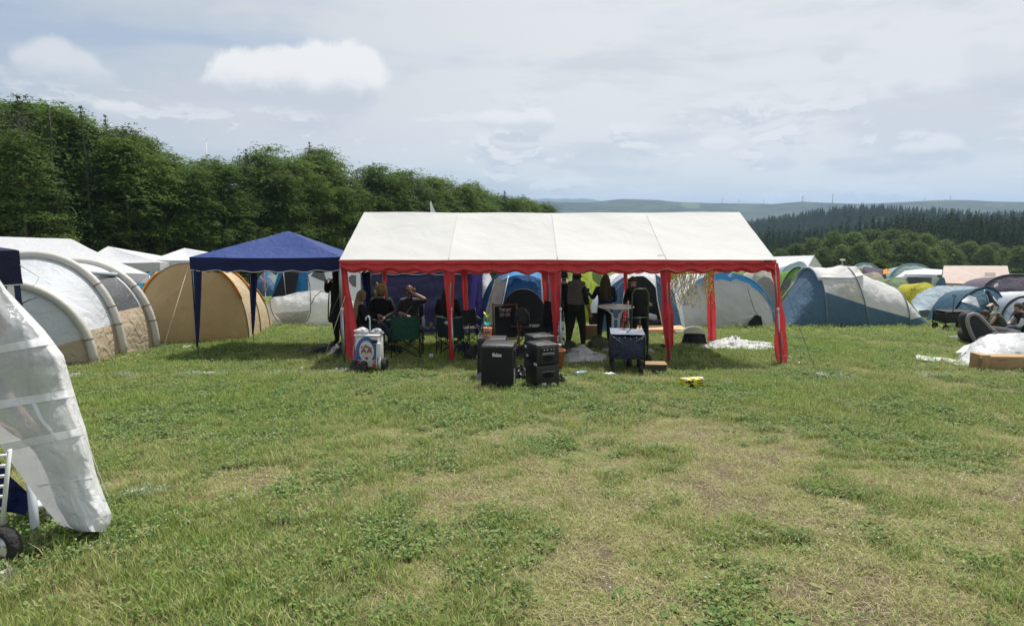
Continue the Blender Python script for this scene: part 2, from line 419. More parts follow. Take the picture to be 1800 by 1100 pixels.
# ------------------------------------------------------------------ instanced stuff (grass, far woods) through geometry nodes
def gn_instances(name, pts, idx, rot, scl, extra, sources, kind='stuff'):
    me = bpy.data.meshes.new(name)
    P = np.asarray(pts, dtype=np.float32)
    me.vertices.add(len(P)); me.vertices.foreach_set('co', P.ravel())
    def fa(nm, arr, typ='FLOAT', key='value'):
        a = me.attributes.new(nm, typ, 'POINT'); a.data.foreach_set(key, np.asarray(arr).ravel())
    fa('idx', np.asarray(idx, np.int32), 'INT'); fa('rot', np.asarray(rot, np.float32), 'FLOAT_VECTOR', 'vector')
    fa('scl', np.asarray(scl, np.float32), 'FLOAT_VECTOR', 'vector')
    for k, v in extra.items(): fa(k, np.asarray(v, np.float32))
    o = bpy.data.objects.new(name, me); COL.objects.link(o)
    c = bpy.data.collections.new(name + '_sources')
    for i, s in enumerate(sources): c.objects.link(s)
    ng = bpy.data.node_groups.new(name, 'GeometryNodeTree')
    ng.interface.new_socket('Geometry', in_out='INPUT', socket_type='NodeSocketGeometry')
    ng.interface.new_socket('Geometry', in_out='OUTPUT', socket_type='NodeSocketGeometry')
    n = ng.nodes; l = ng.links
    gi = n.new('NodeGroupInput'); go = n.new('NodeGroupOutput')
    ci = n.new('GeometryNodeCollectionInfo'); ci.inputs['Collection'].default_value = c
    ci.inputs['Separate Children'].default_value = True; ci.inputs['Reset Children'].default_value = True
    mp = n.new('GeometryNodeMeshToPoints'); l.new(gi.outputs[0], mp.inputs[0])
    ip = n.new('GeometryNodeInstanceOnPoints'); l.new(mp.outputs[0], ip.inputs['Points'])
    l.new(ci.outputs[0], ip.inputs['Instance']); ip.inputs['Pick Instance'].default_value = True
    def na(nm, typ):
        a = n.new('GeometryNodeInputNamedAttribute'); a.data_type = typ; a.inputs[0].default_value = nm; return a.outputs[0]
    l.new(na('idx', 'INT'), ip.inputs['Instance Index'])
    er = n.new('FunctionNodeEulerToRotation'); l.new(na('rot', 'FLOAT_VECTOR'), er.inputs[0]); l.new(er.outputs[0], ip.inputs['Rotation'])
    l.new(na('scl', 'FLOAT_VECTOR'), ip.inputs['Scale'])
    l.new(ip.outputs[0], go.inputs[0])
    md = o.modifiers.new('scatter', 'NODES'); md.node_group = ng
    o['kind'] = kind
    return o
def src_mesh(name, vs, fs, mats, attrs=None, midx=None, smooth=False):
    me = bpy.data.meshes.new(name); me.from_pydata([tuple(v) for v in vs], [], [tuple(f) for f in fs])
    for m in (mats if isinstance(mats, (list, tuple)) else [mats]): me.materials.append(m)
    if midx is not None: me.polygons.foreach_set('material_index', np.asarray(midx, np.int32))
    me.polygons.foreach_set('use_smooth', np.full(len(me.polygons), smooth))
    for k, v in (attrs or {}).items():
        a = me.attributes.new(k, 'FLOAT', 'POINT'); a.data.foreach_set('value', np.asarray(v, np.float32))
    me.update()
    return bpy.data.objects.new(name, me)

def build_grass():
    def blade_mat(name, g1, g2, d1, d2, trans=.35):
        m = bpy.data.materials.new(name); m.use_nodes = True; N = NT(m.node_tree); b = N.n['Principled BSDF']; o = N.n['Material Output']
        t = N.attr('dry', 'INSTANCER'); p = N.attr('paint', 'INSTANCER'); br = N.attr('b'); bh = N.attr('h')
        rn = N.new('ShaderNodeObjectInfo').outputs['Random']
        k = N.m('FRACT', N.m('ADD', br, rn))
        g = N.mix(k, g1, g2); d = N.mix(k, d1, d2)
        f = N.ramp(N.m('ADD', N.m('ADD', t, N.m('MULTIPLY', N.m('SUBTRACT', br, .5), 1.25)), N.m('MULTIPLY', N.m('SUBTRACT', rn, .5), .7)), -.10, .55)
        c = N.mix(f, g, d)
        c = N.mix(N.m('MULTIPLY', N.m('SUBTRACT', 1.0, bh), .30), c, d1)
        wp = N.ramp(N.m('MULTIPLY', p, N.m('ADD', .55, br)), .1, .5)
        c = N.mix(N.m('MULTIPLY', wp, .85), c, (.62, .63, .60, 1))
        N.l.new(c, b.inputs['Base Color']); b.inputs['Roughness'].default_value = .75; b.inputs['Specular IOR Level'].default_value = .18
        tr = N.new('ShaderNodeBsdfTranslucent'); N.l.new(c, tr.inputs[0])
        mx = N.new('ShaderNodeMixShader'); mx.inputs[0].default_value = trans
        N.l.new(b.outputs[0], mx.inputs[1]); N.l.new(tr.outputs[0], mx.inputs[2]); N.l.new(mx.outputs[0], o.inputs[0])
        return m
    gm = blade_mat('grass_blade', (.115, .21, .04, 1), (.44, .55, .155, 1), (.32, .28, .13, 1), (.70, .62, .39, 1))
    wm = blade_mat('weed_leaf', (.06, .13, .035, 1), (.20, .29, .09, 1), (.17, .22, .07, 1), (.32, .32, .13, 1), .25)
    fm = mat('clover_bloom', (.72, .68, .62), .9)
    r = random.Random(3)
    def blades(n, rad, h0, h1, w, lean=.5, flat=False):
        vs = []; fs = []; b = []; hh = []
        for i in range(n):
            a = r.random() * 6.283; q = rad * math.sqrt(r.random()); x, y = q * math.cos(a), q * math.sin(a)
            h = r.uniform(h0, h1); an = r.random() * 6.283; ln = r.uniform(.1, lean) * h; ww = w * r.uniform(.6, 1.3)
            if flat: ln = h * r.uniform(.8, 1.2); h *= .22
            dx, dy = math.cos(an), math.sin(an); sx, sy = -dy * ww, dx * ww
            k = len(vs); bb = r.random()
            vs += [(x - sx, y - sy, -.004), (x + sx, y + sy, -.004),
                   (x + dx * ln * .35 - sx * .9, y + dy * ln * .35 - sy * .9, h * .55), (x + dx * ln * .35 + sx * .9, y + dy * ln * .35 + sy * .9, h * .55),
                   (x + dx * ln, y + dy * ln, h)]
            fs += [(k, k + 1, k + 3, k + 2), (k + 2, k + 3, k + 4)]; b += [bb] * 5; hh += [0, 0, .6, .6, 1]
        return vs, fs, b, hh
    src = []
    for i, (n, rad, h0, h1, w, ln, fl) in enumerate([
            (38, .085, .02, .045, .0022, 1.6, False), (34, .095, .025, .06, .0024, 1.5, False), (24, .05, .05, .11, .0026, .9, False),
            (30, .10, .03, .08, .0016, 1., True)]):
        vs, fs, b, hh = blades(n, rad, h0, h1, w, ln, fl)
        src.append(src_mesh('clump_%02d' % i, vs, fs, gm, {'b': b, 'h': hh}))
    # rosettes of broad leaves
    for i, (n, L, W, up) in enumerate([(7, .052, .015, .55), (16, .020, .011, .9)]):
        vs = []; fs = []; b = []
        for j in range(n):
            a = r.random() * 6.283; el = r.uniform(.15, up); l = L * r.uniform(.6, 1.2); bb = r.random()
            d = Vector((math.cos(a) * math.cos(el), math.sin(a) * math.cos(el), math.sin(el))); s = Vector((-math.sin(a), math.cos(a), r.uniform(-.3, .3)))
            o = d * r.uniform(0, .02) + (Vector((math.cos(a), math.sin(a), 0)) * r.uniform(0, .06) if i else Vector())
            o.z += .004 + (r.uniform(.01, .035) if i else 0)
            k = len(vs)
            pr = [(0, .15), (.3, .75), (.62, 1.), (.88, .6), (1.02, .05)]
            for t, w in pr:
                c = o + d * l * t; c.z -= (t * t) * l * .25
                vs += [c - s * W * w, c + s * W * w]; b += [bb, bb]
            for q in range(len(pr) - 1): fs.append((k + 2 * q, k + 2 * q + 1, k + 2 * q + 3, k + 2 * q + 2))
        src.append(src_mesh('clump_%02d' % (4 + i), vs, fs, wm, {'b': b, 'h': [1.] * len(b)}))
    # clover blooms
    vs = []; fs = []
    for j in range(2):
        c = Vector((r.uniform(-.06, .06), r.uniform(-.06, .06), r.uniform(.035, .06))); rr = r.uniform(.005, .008); k = len(vs)
        vs += [c + Vector(p) * rr for p in ((1, 0, 0), (0, 1, 0), (-1, 0, 0), (0, -1, 0), (0, 0, 1), (0, 0, -1))]
        fs += [(k, k + 1, k + 4), (k + 1, k + 2, k + 4), (k + 2, k + 3, k + 4), (k + 3, k, k + 4), (k + 1, k, k + 5), (k + 2, k + 1, k + 5), (k + 3, k + 2, k + 5), (k, k + 3, k + 5)]
    src.append(src_mesh('clump_06', vs, fs, fm))
    pts = []; idx = []; rot = []; scl = []; dd = []; pp = []
    def scatter(y0, y1, per, sc, wide=.84):
        n = int(per * wide * (y1 * y1 - y0 * y0))
        for _ in range(n):
            y = math.sqrt(r.uniform(y0 * y0, y1 * y1)); x = r.uniform(-wide, wide) * y + (r.uniform(-.6, .6) if y < 8 else 0)
            d = dryness(x, y); pn = paint(x, y) if (y < 5.6 or abs(y - 10.9) < .5) else 0
            bare = d + nz(x * 6, y * 6, 40) * .35
            if bare > .60 and r.random() < .60: continue
            if bare > .42 and r.random() < .25: continue
            wz = nz(x * .9 + 50, y * .8, 3) + nz(x * 3, y * 3, 13) * .5
            q = r.random()
            if d > .16 and q < .62: k = 3
            elif q < .18 + .55 * float(sst(-.10, .25, wz)): k = 4 if r.random() < .35 else 5
            elif q > .965 and wz > -.1 and y < 26: k = 6
            else: k = 0 if d > .12 else (1 if r.random() < .75 else 2)
            if k == 2 and nz(x * 2, y * 2, 60) < 0: k = 1
            s = sc * r.uniform(.7, 1.3)
            left = 1 + .35 * float(sst(-1.2, -3.0, x)) * float(sst(6, 4, y))
            if k == 6: s = r.uniform(.7, 1.1)
            pts.append((x, y, G1(x, y) + .018 * nz(x * 1.1, y * 1.1, 20) + .008 * nz(x * 4, y * 4, 21)))
            idx.append(k); rot.append((SLOPE * -1, 0, r.random() * 6.283)); scl.append((s, s, s * left * (.75 if d > .2 else 1.)))
            dd.append(d); pp.append(pn)
    scatter(1.6, 7.0, 560, .9, .95)
    scatter(7.0, 12.0, 240, 1.05)
    scatter(12.0, 19.0, 95, 1.35)
    scatter(19.0, 34.0, 16, 1.9)
    scatter(34.0, 48.0, 4, 2.6)
    ys = np.array([p[1] for p in pts])
    g = gn_instances('grass', pts, idx, rot, scl, {'dry': dd, 'paint': pp}, src)
    tag(g, 'short patchy summer grass with clover and dry straw-coloured spots', 'grass')
build_grass()

# ------------------------------------------------------------------ trees
def leaf_mat(name, c1, c2, trans=.25, scale=.6):
    m = bpy.data.materials.new(name); m.use_nodes = True; N = NT(m.node_tree); b = N.n['Principled BSDF']; o = N.n['Material Output']
    rn = N.new('ShaderNodeObjectInfo').outputs['Random']
    tc = N.new('ShaderNodeTexCoord').outputs['Object']
    f = N.m('ADD', N.m('MULTIPLY', N.ramp(N.noise(tc, scale, 5, .7), .3, .7), .5), N.m('MULTIPLY', rn, .5))
    c = N.mix(f, c1, c2)
    N.l.new(c, b.inputs['Base Color']); b.inputs['Roughness'].default_value = .8; b.inputs['Specular IOR Level'].default_value = .1
    tr = N.new('ShaderNodeBsdfTranslucent'); N.l.new(c, tr.inputs[0])
    mx = N.new('ShaderNodeMixShader'); mx.inputs[0].default_value = trans
    N.l.new(b.outputs[0], mx.inputs[1]); N.l.new(tr.outputs[0], mx.inputs[2]); N.l.new(mx.outputs[0], o.inputs[0])
    return m
M_BEECH = leaf_mat('broad_leaves', (.042, .082, .018, 1), (.175, .255, .055, 1), .35)
M_OAK = leaf_mat('pale_broad_leaves', (.065, .105, .026, 1), (.16, .225, .055, 1), .35)
M_SPR = leaf_mat('spruce_needles', (.020, .044, .017, 1), (.075, .125, .036, 1), .15)
M_FARSPR = leaf_mat('far_spruce_needles', (.012, .030, .006, 1), (.046, .084, .018, 1), .1, .25)
M_DEAD = mat('dead_twigs', (.13, .11, .095), .9)
M_BARK = mat('bark', (.10, .085, .065), .95, bump=.6, bscale=9, var=.25)

def quads_from(C, U, W):
    """C centres, U half-axes, W half-axes -> verts, faces (rhombic leaf cards)"""
    n = len(C)
    V = np.empty((n, 4, 3)); V[:, 0] = C - U; V[:, 1] = C + W * .8 - U * .1; V[:, 2] = C + U; V[:, 3] = C - W * .8 + U * .1
    F = np.arange(n * 4).reshape(n, 4)
    return V.reshape(-1, 3), F
def unit(a): return a / np.maximum(np.linalg.norm(a, axis=-1, keepdims=True), 1e-9)

def broad_crown(seed, H, Rr, nb, ns, nl, leaf, low=.02, flat=.35, topshape=1.5):
    g = np.random.default_rng(seed)
    Cs = []; Us = []; Ws = []
    boughs = []
    for i in range(nb):
        h = low + (1 - low) * g.random() ** .85
        env = max(.12, (1 - max(0, (h - .35) / .65) ** topshape) * (.75 + .25 * min(1, h / .2)))
        a = g.random() * 6.283
        q = g.uniform(.45, 1.0) if i % 4 else g.uniform(0, .5)
        r = Rr * env * q * (1 + .18 * math.sin(a * 3 + seed))
        boughs.append((r * math.cos(a), r * math.sin(a), h * H, a, g.uniform(.6, 1.3)))
    for (bx, by, bz, ba, bs) in boughs:
        n = int(ns * bs)
        off = g.normal(size=(n, 3)) * np.array([.72, .72, flat * .62]) * bs * Rr * .27
        off[:, 2] -= .10 * (off[:, 0] ** 2 + off[:, 1] ** 2)
        sp = np.array([bx, by, bz]) + off
        # arching sprays: leaves along a short twig running outwards
        out = unit(sp * np.array([1, 1, 0]) + g.normal(size=(n, 3)) * np.array([.6, .6, .1]) + np.array([math.cos(ba), math.sin(ba), 0]) * .5)
        out[:, 2] = g.uniform(-.25, .45, n); out = unit(out)
        side = unit(np.cross(out, [0, 0, 1]))
        t = np.linspace(0, 1, nl)
        for k in range(nl):
            s = (-1) ** k
            L = Rr * .20 * bs
            c = sp + out * (t[k] * L) + side * s * leaf * .7 * (1 - t[k] * .5)
            c[:, 2] -= .35 * L * t[k] ** 2
            c += g.normal(size=c.shape) * leaf * .35
            u = unit(out * .5 + side * s + g.normal(size=c.shape) * .22) * leaf * g.uniform(.7, 1.3, (n, 1))
            w = unit(np.cross(u, g.normal(size=c.shape) * .28 + np.array([0, 0, 1.]) + unit(sp * np.array([1, 1, 0])) * .45)) * leaf * .55
            Cs.append(c); Us.append(u); Ws.append(w)
    C = np.concatenate(Cs); U = np.concatenate(Us); W = np.concatenate(Ws)
    keep = C[:, 2] > .1
    return quads_from(C[keep], U[keep], W[keep])
def spruce_crown(seed, H, Rr, step, nbr, seg, leaf, low=.04):
    g = np.random.default_rng(seed); Cs = []; Us = []; Ws = []
    z = low * H
    while z < H * .985:
        f = z / H; L = Rr * (1 - f) ** .95 * g.uniform(.7, 1.15) + .08
        n = max(4, int(nbr * (1 - f * .5)))
        for b in range(n):
            a = g.random() * 6.283; l = L * g.uniform(.6, 1.1); m = max(2, int(l / seg))
            t = (np.arange(m) + g.random()) / m
            d = np.array([math.cos(a), math.sin(a), 0])
            rise = .25 * (f - .3)
            c = d[None] * (t * l)[:, None]; c[:, 2] = z + t * l * rise - .32 * l * t ** 2 + .10 * l * t ** 4
            sd = np.array([-math.sin(a), math.cos(a), 0])
            lf = leaf * (.45 + .55 * (1 - f))
            for s in (-1, 1, 0):
                k = c + sd * s * lf * .8 * (1 - .5 * t)[:, None] + g.normal(size=c.shape) * lf * .25
                if s == 0: k[:, 2] -= leaf * .5
                u = unit(d * .7 + sd * s * .8 + np.array([0, 0, -.45 - .5 * (s == 0)]) + g.normal(size=c.shape) * .22) * lf * g.uniform(.7, 1.2, (m, 1))
                w = unit(np.cross(u, g.normal(size=c.shape) * .5 + np.array([0, 0, 1.]))) * lf * .42
                Cs.append(k); Us.append(u); Ws.append(w)
        z += step * g.uniform(.8, 1.2)
    return quads_from(np.concatenate(Cs), np.concatenate(Us), np.concatenate(Ws))
def trunk_mb(seed, H, r0, limbs=7, top=.9):
    g = random.Random(seed); mb = MB()
    pts = [(nz(i * .7, seed) * .25 * i / 6, nz(i * .7, seed + 9) * .25 * i / 6, H * top * i / 7 - .3 * (i == 0)) for i in range(8)]
    mb.tube(pts, [r0 * (1.15 - i / 7.2) for i in range(8)], 8)
    for k in range(limbs):
        h = g.uniform(.25, .75); a = g.random() * 6.283; b = Vector((0, 0, H * h)); L = H * .16 * g.uniform(.7, 1.3)
        e = b + Vector((math.cos(a) * L, math.sin(a) * L, L * g.uniform(.4, 1)))
        mb.tube([b, (b + e) / 2 + Vector((0, 0, -.1)), e], [r0 * .35, r0 * .22, r0 * .08], 5)
    return mb
def mesh_np(name, V, F, m):
    me = bpy.data.meshes.new(name); me.vertices.add(len(V)); me.vertices.foreach_set('co', np.asarray(V, np.float32).ravel())
    n = len(F); k = F.shape[1]
    me.loops.add(n * k); me.loops.foreach_set('vertex_index', F.astype(np.int32).ravel())
    me.polygons.add(n); me.polygons.foreach_set('loop_start', np.arange(0, n * k, k, dtype=np.int32)); me.polygons.foreach_set('loop_total', np.full(n, k, np.int32))
    me.materials.append(m); me.update(calc_edges=True); return me

BE = [(broad_crown(11, 17, 4.6, 115, 30, 6, .17), 17), (broad_crown(12, 17, 4.3, 105, 30, 6, .16, flat=.28), 17),
      (broad_crown(13, 17, 5.0, 120, 30, 6, .17, flat=.4), 17), (broad_crown(14, 17, 4.0, 95, 30, 6, .16, .02, .3, 1.1), 17)]
BEECH = [(mesh_np('crown', v, f, M_BEECH), h) for ((v, f), h) in BE]
BEECH_TR = [trunk_mb(20 + i, 16, .24) for i in range(2)]
SPR = [spruce_crown(31, 18, 3.9, .42, 11, .34, .26), spruce_crown(32, 18, 3.4, .40, 10, .34, .24), spruce_crown(33, 18, 4.3, .45, 11, .34, .27)]
SPRUCE = [mesh_np('crown', v, f, M_SPR) for (v, f) in SPR]
BTR = [m.build('trunk_tmp', M_BARK) for m in BEECH_TR]; STR = trunk_mb(40, 18, .2, 0, .97).build('trunk_tmp', M_BARK)
BTM = [o.data for o in BTR]; STM = STR.data
for o in BTR + [STR]: bpy.data.objects.remove(o)

def place_tree(name, label, cat, x, y, H, crown, ch, trunk, group, s=1., rz=None):
    z = G1(x, y)
    t = thing(name, label, cat, (x, y, z), random.random() * 6.28 if rz is None else rz, group)
    k = H / ch
    for nm, me in (('trunk', trunk), ('crown', crown)):
        o = bpy.data.objects.new(nm, me); COL.objects.link(o); o.parent = t
        o.scale = (k * s, k * s, k)
    return t
SKY_U = [-400, -150, 0, 40, 90, 130, 165, 200, 250, 275, 300, 330, 380, 430, 500, 550, 580, 620, 650, 700, 745, 800, 850, 900, 935, 955, 980]
SKY_V = [120, 140, 164, 164, 170, 176, 188, 204, 212, 240, 260, 274, 278, 268, 254, 254, 264, 280, 284, 290, 294, 314, 332, 342, 353, 362, 374]
def edge_Y(u): return float(np.interp(u, [-400, 0, 250, 500, 700, 850, 960, 1000], [52, 60, 68, 85, 105, 135, 168, 182]))
def build_wood():
    r = random.Random(5)
    u = -330.
    k = 0
    while u < 985:
        Y0 = edge_Y(u)
        for row in range(5):
            Y = Y0 + row * 5.0 + r.uniform(-2, 2)
            uu = u + r.uniform(-16, 16) + row * 11
            if uu < -380 + row * 40: continue
            p = at(uu, 400, Y)
            v = np.interp(uu, SKY_U, SKY_V) + r.uniform(-9, 16) - row * 1.0
            top = at(uu, v, Y).z; g = G1(p.x, Y); H = top - g
            if row and uu > 972: continue
            if H < 5: continue
            spr = r.random() < (.22 if row else .15) or (row == 0 and (60 < uu < 160 or -30 < uu < 25 or 405 < uu < 450))
            if uu > 900: spr = False
            H *= r.uniform(.80, .97) if (row == 0 and not (60 < uu < 160 or -30 < uu < 25 or 405 < uu < 450)) else r.uniform(.93, 1.0)
            if spr:
                H2 = H + (r.uniform(0, 1.2) if row < 2 else 0)
                place_tree('spruce_tree', 'dark spruce at the edge of the left wood', 'tree', p.x, Y, H2, SPRUCE[r.randrange(3)], 18, STM, 'spruces in the wood on the left', r.uniform(1.0, 1.35))
            else:
                place_tree('beech_tree', 'leafy green broadleaf tree in the left wood', 'tree', p.x, Y, H * 1.0, BEECH[r.randrange(4)][0], 17.4, BTM[r.randrange(2)], 'broadleaf trees in the wood on the left', r.uniform(.9, 1.15))
        # px spacing for about 4.4 m between trees
        u += 3.4 / Y0 * 1200
    # brownish bare twigs between the crowns
    for (uu, v, Y) in ((28, 196, 61.0), (490, 300, 85), (590, 372, 93), (735, 330, 110)):
        g = np.random.default_rng(int(uu)); n = 520
        top = at(uu, v, Y); p = onG(top.x, Y); H = top.z - p.z
        C = np.stack([g.normal(size=n) * .9, g.normal(size=n) * .9, H * (1 - g.random(n) ** 1.3 * .45)], 1)
        U = unit(g.normal(size=(n, 3)) + np.array([0, 0, .6])) * g.uniform(.2, .5, (n, 1)); W = unit(np.cross(U, g.normal(size=(n, 3)))) * .022
        v_, f_ = quads_from(C, U, W)
        t = thing('bare_tree', {28: 'bare brown dead tree at the left end of the wood', 490: 'brown dead treetop above the blue gazebo', 590: 'low grey dead tree behind the left end of the marquee', 735: 'grey dead tree by the white flag'}[uu], 'tree', p)
        o = bpy.data.objects.new('twigs', mesh_np('twigs', v_, f_, M_DEAD)); COL.objects.link(o); o.parent = t; o['kind'] = 'stuff'
        o = bpy.data.objects.new('trunk', STM); COL.objects.link(o); o.parent = t; o.scale = (.3, .3, H / 19)
build_wood()

def build_right_woods():
    r = random.Random(9)
    OAK = [mesh_np('crown', *broad_crown(51 + i, 14, 6.2, 90, 17, 5, .42, .02, .6, 2.2), M_OAK) for i in range(3)]
    # rounded broadleaf wood: skyline of crown tops
    U = [1318, 1345, 1372, 1400, 1432, 1465, 1500, 1535, 1570, 1600, 1630, 1660, 1682]
    V = [452, 446, 440, 430, 418, 409, 404, 404, 405, 407, 412, 424, 440]
    for row in range(2):
        for i, (u, v) in enumerate(zip(U, V)):
            Y = 236 + row * -14 + r.uniform(-4, 4) ; vv = v + row * 19 + r.uniform(-2, 4)
            uu = u + row * 14
            if row and uu > 1668: continue
            p = at(uu, vv, Y); H = p.z - G1(p.x, Y)
            place_tree('oak_tree', 'round green broadleaf tree in the copse beyond the camp', 'tree', p.x, Y, max(6, H), OAK[i % 3], 14.4, BTM[0], 'trees of the round copse beyond the tents', r.uniform(.8, 1.05))
    for (u, v, Y, w) in ((1705, 424, 262, 1.), (1735, 432, 255, .9), (1765, 436, 262, .9), (1790, 434, 250, .9), (1815, 430, 255, 1.), (1748, 428, 272, 1)):
        p = at(u, v, Y); H = p.z - G1(p.x, Y)
        place_tree('oak_tree', 'low broadleaf tree at the foot of the spruce forest on the right', 'tree', p.x, Y, H, OAK[r.randrange(3)], 14.4, BTM[1], 'low trees before the spruce forest', w)
    p = at(1546, 456, 70); H = p.z - G1(p.x, 70)
    place_tree('round_bush', 'small yellow-green bush rising between the far tents', 'bush', p.x, 70, H, OAK[1], 14.4, BTM[1], None, .95)
    # spruce forest behind
    far = [spruce_crown(61 + i, 22, (3.8, 4.6, 5.4)[i], 1.3, 8, 1.1, 1.0, .10) for i in range(3)]
    FS = [mesh_np('crown', v, f, M_FARSPR) for v, f in far]
    tl = MB().tube([(0, 0, -.5), (0, 0, 20)], [.25, .05], 5).build('tmp', M_BARK)
    made = []
    TU = [1290, 1330, 1360, 1400, 1430, 1466, 1500, 1540, 1580, 1640, 1680, 1740, 1800, 1900]
    TV = [418, 402, 396, 396, 392, 386, 384, 376, 372, 368, 368, 369, 371, 372]
    big = []
    for row in range(11):
        Y = 300 + row * 14
        u = 1285 + r.uniform(0, 8)
        while u < 1860:
            f = np.interp(u, TU, TV); base = 452 - row * 0
            v = f + (10 - row) * float(np.interp(u, [1300, 1440, 1560, 1700], [5.5, 5., 3.4, 2.4])) + r.uniform(-7, 9)
            if r.random() < .06 and row > 7: v -= r.uniform(5, 13)
            if v < 470:
                p = at(u, v, Y + r.uniform(-9, 9)); H = min(27, p.z - G1(p.x, p.y)) * r.uniform(.84, 1.05)
                if H > 6: big.append((row, p.x, p.y, H))
            u += 3.7 / Y * 1200 * r.uniform(.8, 1.25)
    big.sort(key=lambda b: b[0])
    big = [b for b in big]
    n_ind = 0; rest = []
    # the rows that show largest are the skyline rows and the front rows
    show = sorted(big, key=lambda b: (0 if b[0] in (10, 9) else 1, b[0]))
    spr_me = []
    for m in FS:
        a = m.copy(); spr_me.append(a)
    for i, (row, x, y, H) in enumerate(show):
        if i < 210:
            o = bpy.data.objects.new('spruce', spr_me[i % 3]); COL.objects.link(o)
            o.location = (x, y, G1(x, y)); o.scale = (H / 22 * 1.05,) * 2 + (H / 22,); o.rotation_euler = (0, 0, r.random() * 6.28)
            tag(o, 'dark spruce in the forest across the valley', 'tree', 'spruces of the forest across the valley')
        else: rest.append((x, y, H))
    # remaining spruces and the wooded ridge beyond, as one mass
    P = [(x, y, G1(x, y)) for x, y, H in rest]; S = [(H / 22 * 1.1,) * 2 + (H / 22,) for x, y, H in rest]
    ang = 0
    for _ in range(5200):
        rr = r.uniform(640, 1500); th = r.uniform(.22, .66)
        x, y = rr * math.sin(th), rr * math.cos(th)
        s = r.uniform(.6, 1.0); P.append((x, y, G1(x, y) - 1)); S.append((s * 1.5, s * 1.5, s * 1.0))
    for _ in range(1500):
        rr = r.uniform(460, 640); th = r.uniform(.28, .70)
        x, y = rr * math.sin(th), rr * math.cos(th)
        s = r.uniform(.55, .8); P.append((x, y, G1(x, y) - 1)); S.append((s * 1.3, s * 1.3, s * 1.0))
    so = [bpy.data.objects.new('far_%d' % i, m) for i, m in enumerate(FS)]
    g = gn_instances('forest', P, [r.randrange(3) for _ in P], [(0, 0, r.random() * 6.28) for _ in P], S, {}, so)
    tag(g, 'dark conifer forest covering the hillside across the valley', 'forest')
    bpy.data.objects.remove(tl)
build_right_woods()

def build_turbines():
    m = mat('turbine_white', (.78, .80, .82), .5)
    spec = [(1270, 345, 4900), (1299, 347, 4900), (1343, 348, 5100), (1411, 340, 4300), (1464, 337, 4200), (1625, 345, 5200), (1671, 342, 4400), (362, 243, 1500)]
    wh = {1270: 'farthest left of the tiny wind turbines on the right-hand ridge', 1299: 'second tiny wind turbine from the left on the ridge, right of the marquee peak',
          1343: 'third tiny wind turbine from the left on the ridge', 1411: 'wind turbine standing above the white marquee gable on the ridge', 1464: 'tallest wind turbine on the ridge above the round copse',
          1625: 'faint wind turbine second from the right on the ridge', 1671: 'rightmost wind turbine on the ridge above the pink tent', 362: 'wind turbine rotor showing above the left wood'}
    for (u, v, Y) in spec:
        top = at(u, v + 6, Y); g = G1(top.x, Y); base = Vector((top.x, Y, g)); h = top.z - g
        k = Y / 4600
        t = thing('wind_turbine', wh[u], 'wind turbine', base)
        MB().tube([base, base + Vector((0, 0, h))], [4.2 * k, 2.2 * k], 10).build('tower', m, t)
        MB().box(base + Vector((0, 2, h + 2)), (5 * k, 12 * k, 5 * k), bev=.8).build('nacelle', m, t)
        a0 = random.random() * 2
        for q in range(3):
            a = a0 + q * 2.094; L = 34 * k
            c = base + Vector((0, -5 * k, h + 2)); e = c + Vector((math.sin(a) * L, 0, math.cos(a) * L))
            MB().tube([c, c.lerp(e, .2), e], [1.2 * k, 2.2 * k, .5 * k], 6, flat=.35).build('blade', m, t)
build_turbines()

def build_haze():
    top = float(max(ground.data.vertices[i].co.z for i in range(0, len(ground.data.vertices), 1))) + 90
    lo = -93.0
    mb = MB().box((0, 0, (top + lo) / 2), (34000, 34000, top - lo))
    m = bpy.data.materials.new('air'); m.use_nodes = True; n = m.node_tree.nodes; n.remove(n['Principled BSDF'])
    v = n.new('ShaderNodeVolumePrincipled'); v.inputs['Color'].default_value = (.50, .67, .92, 1); v.inputs['Density'].default_value = .000115
    v.inputs['Anisotropy'].default_value = .3
    m.node_tree.links.new(v.outputs[0], n['Material Output'].inputs['Volume'])
    o = mb.build('haze', m, None, False); o['kind'] = 'stuff'
    return o
build_haze()

# ------------------------------------------------------------------ marquee (white roof, red valance)
F_WHITE = fab('white_canvas', (.565, .565, .545), bump=.22, bscale=2.2, trans=.12, stretch=(1, 1, 2.0), var=.03, dirt=.10)
F_RED = fab('red_canvas', (.68, .065, .075), bump=.6, bscale=6, trans=.22, stretch=(1, 1, .35))
M_STEEL = mat('galvanised_steel', (.42, .43, .44), .45, .75)
M_WPIPE = mat('white_piping', (.72, .70, .66), .7)
M_ROPE = mat('pale_rope', (.62, .56, .42), .85)
M_BLACK = mat('black_plastic', (.012, .012, .014), .5)
M_TEXT = mat('black_print', (.02, .02, .02), .6)
M_GREY = mat('grey_tape', (.40, .41, .42), .5)
def rope(name, label, pts, r=.004, m=None, cat='guy rope', grp=None):
    o = MB().tube(pts, r, 5).build(name, m or M_ROPE); recenter(o)
    return tag(o, label, cat, grp)

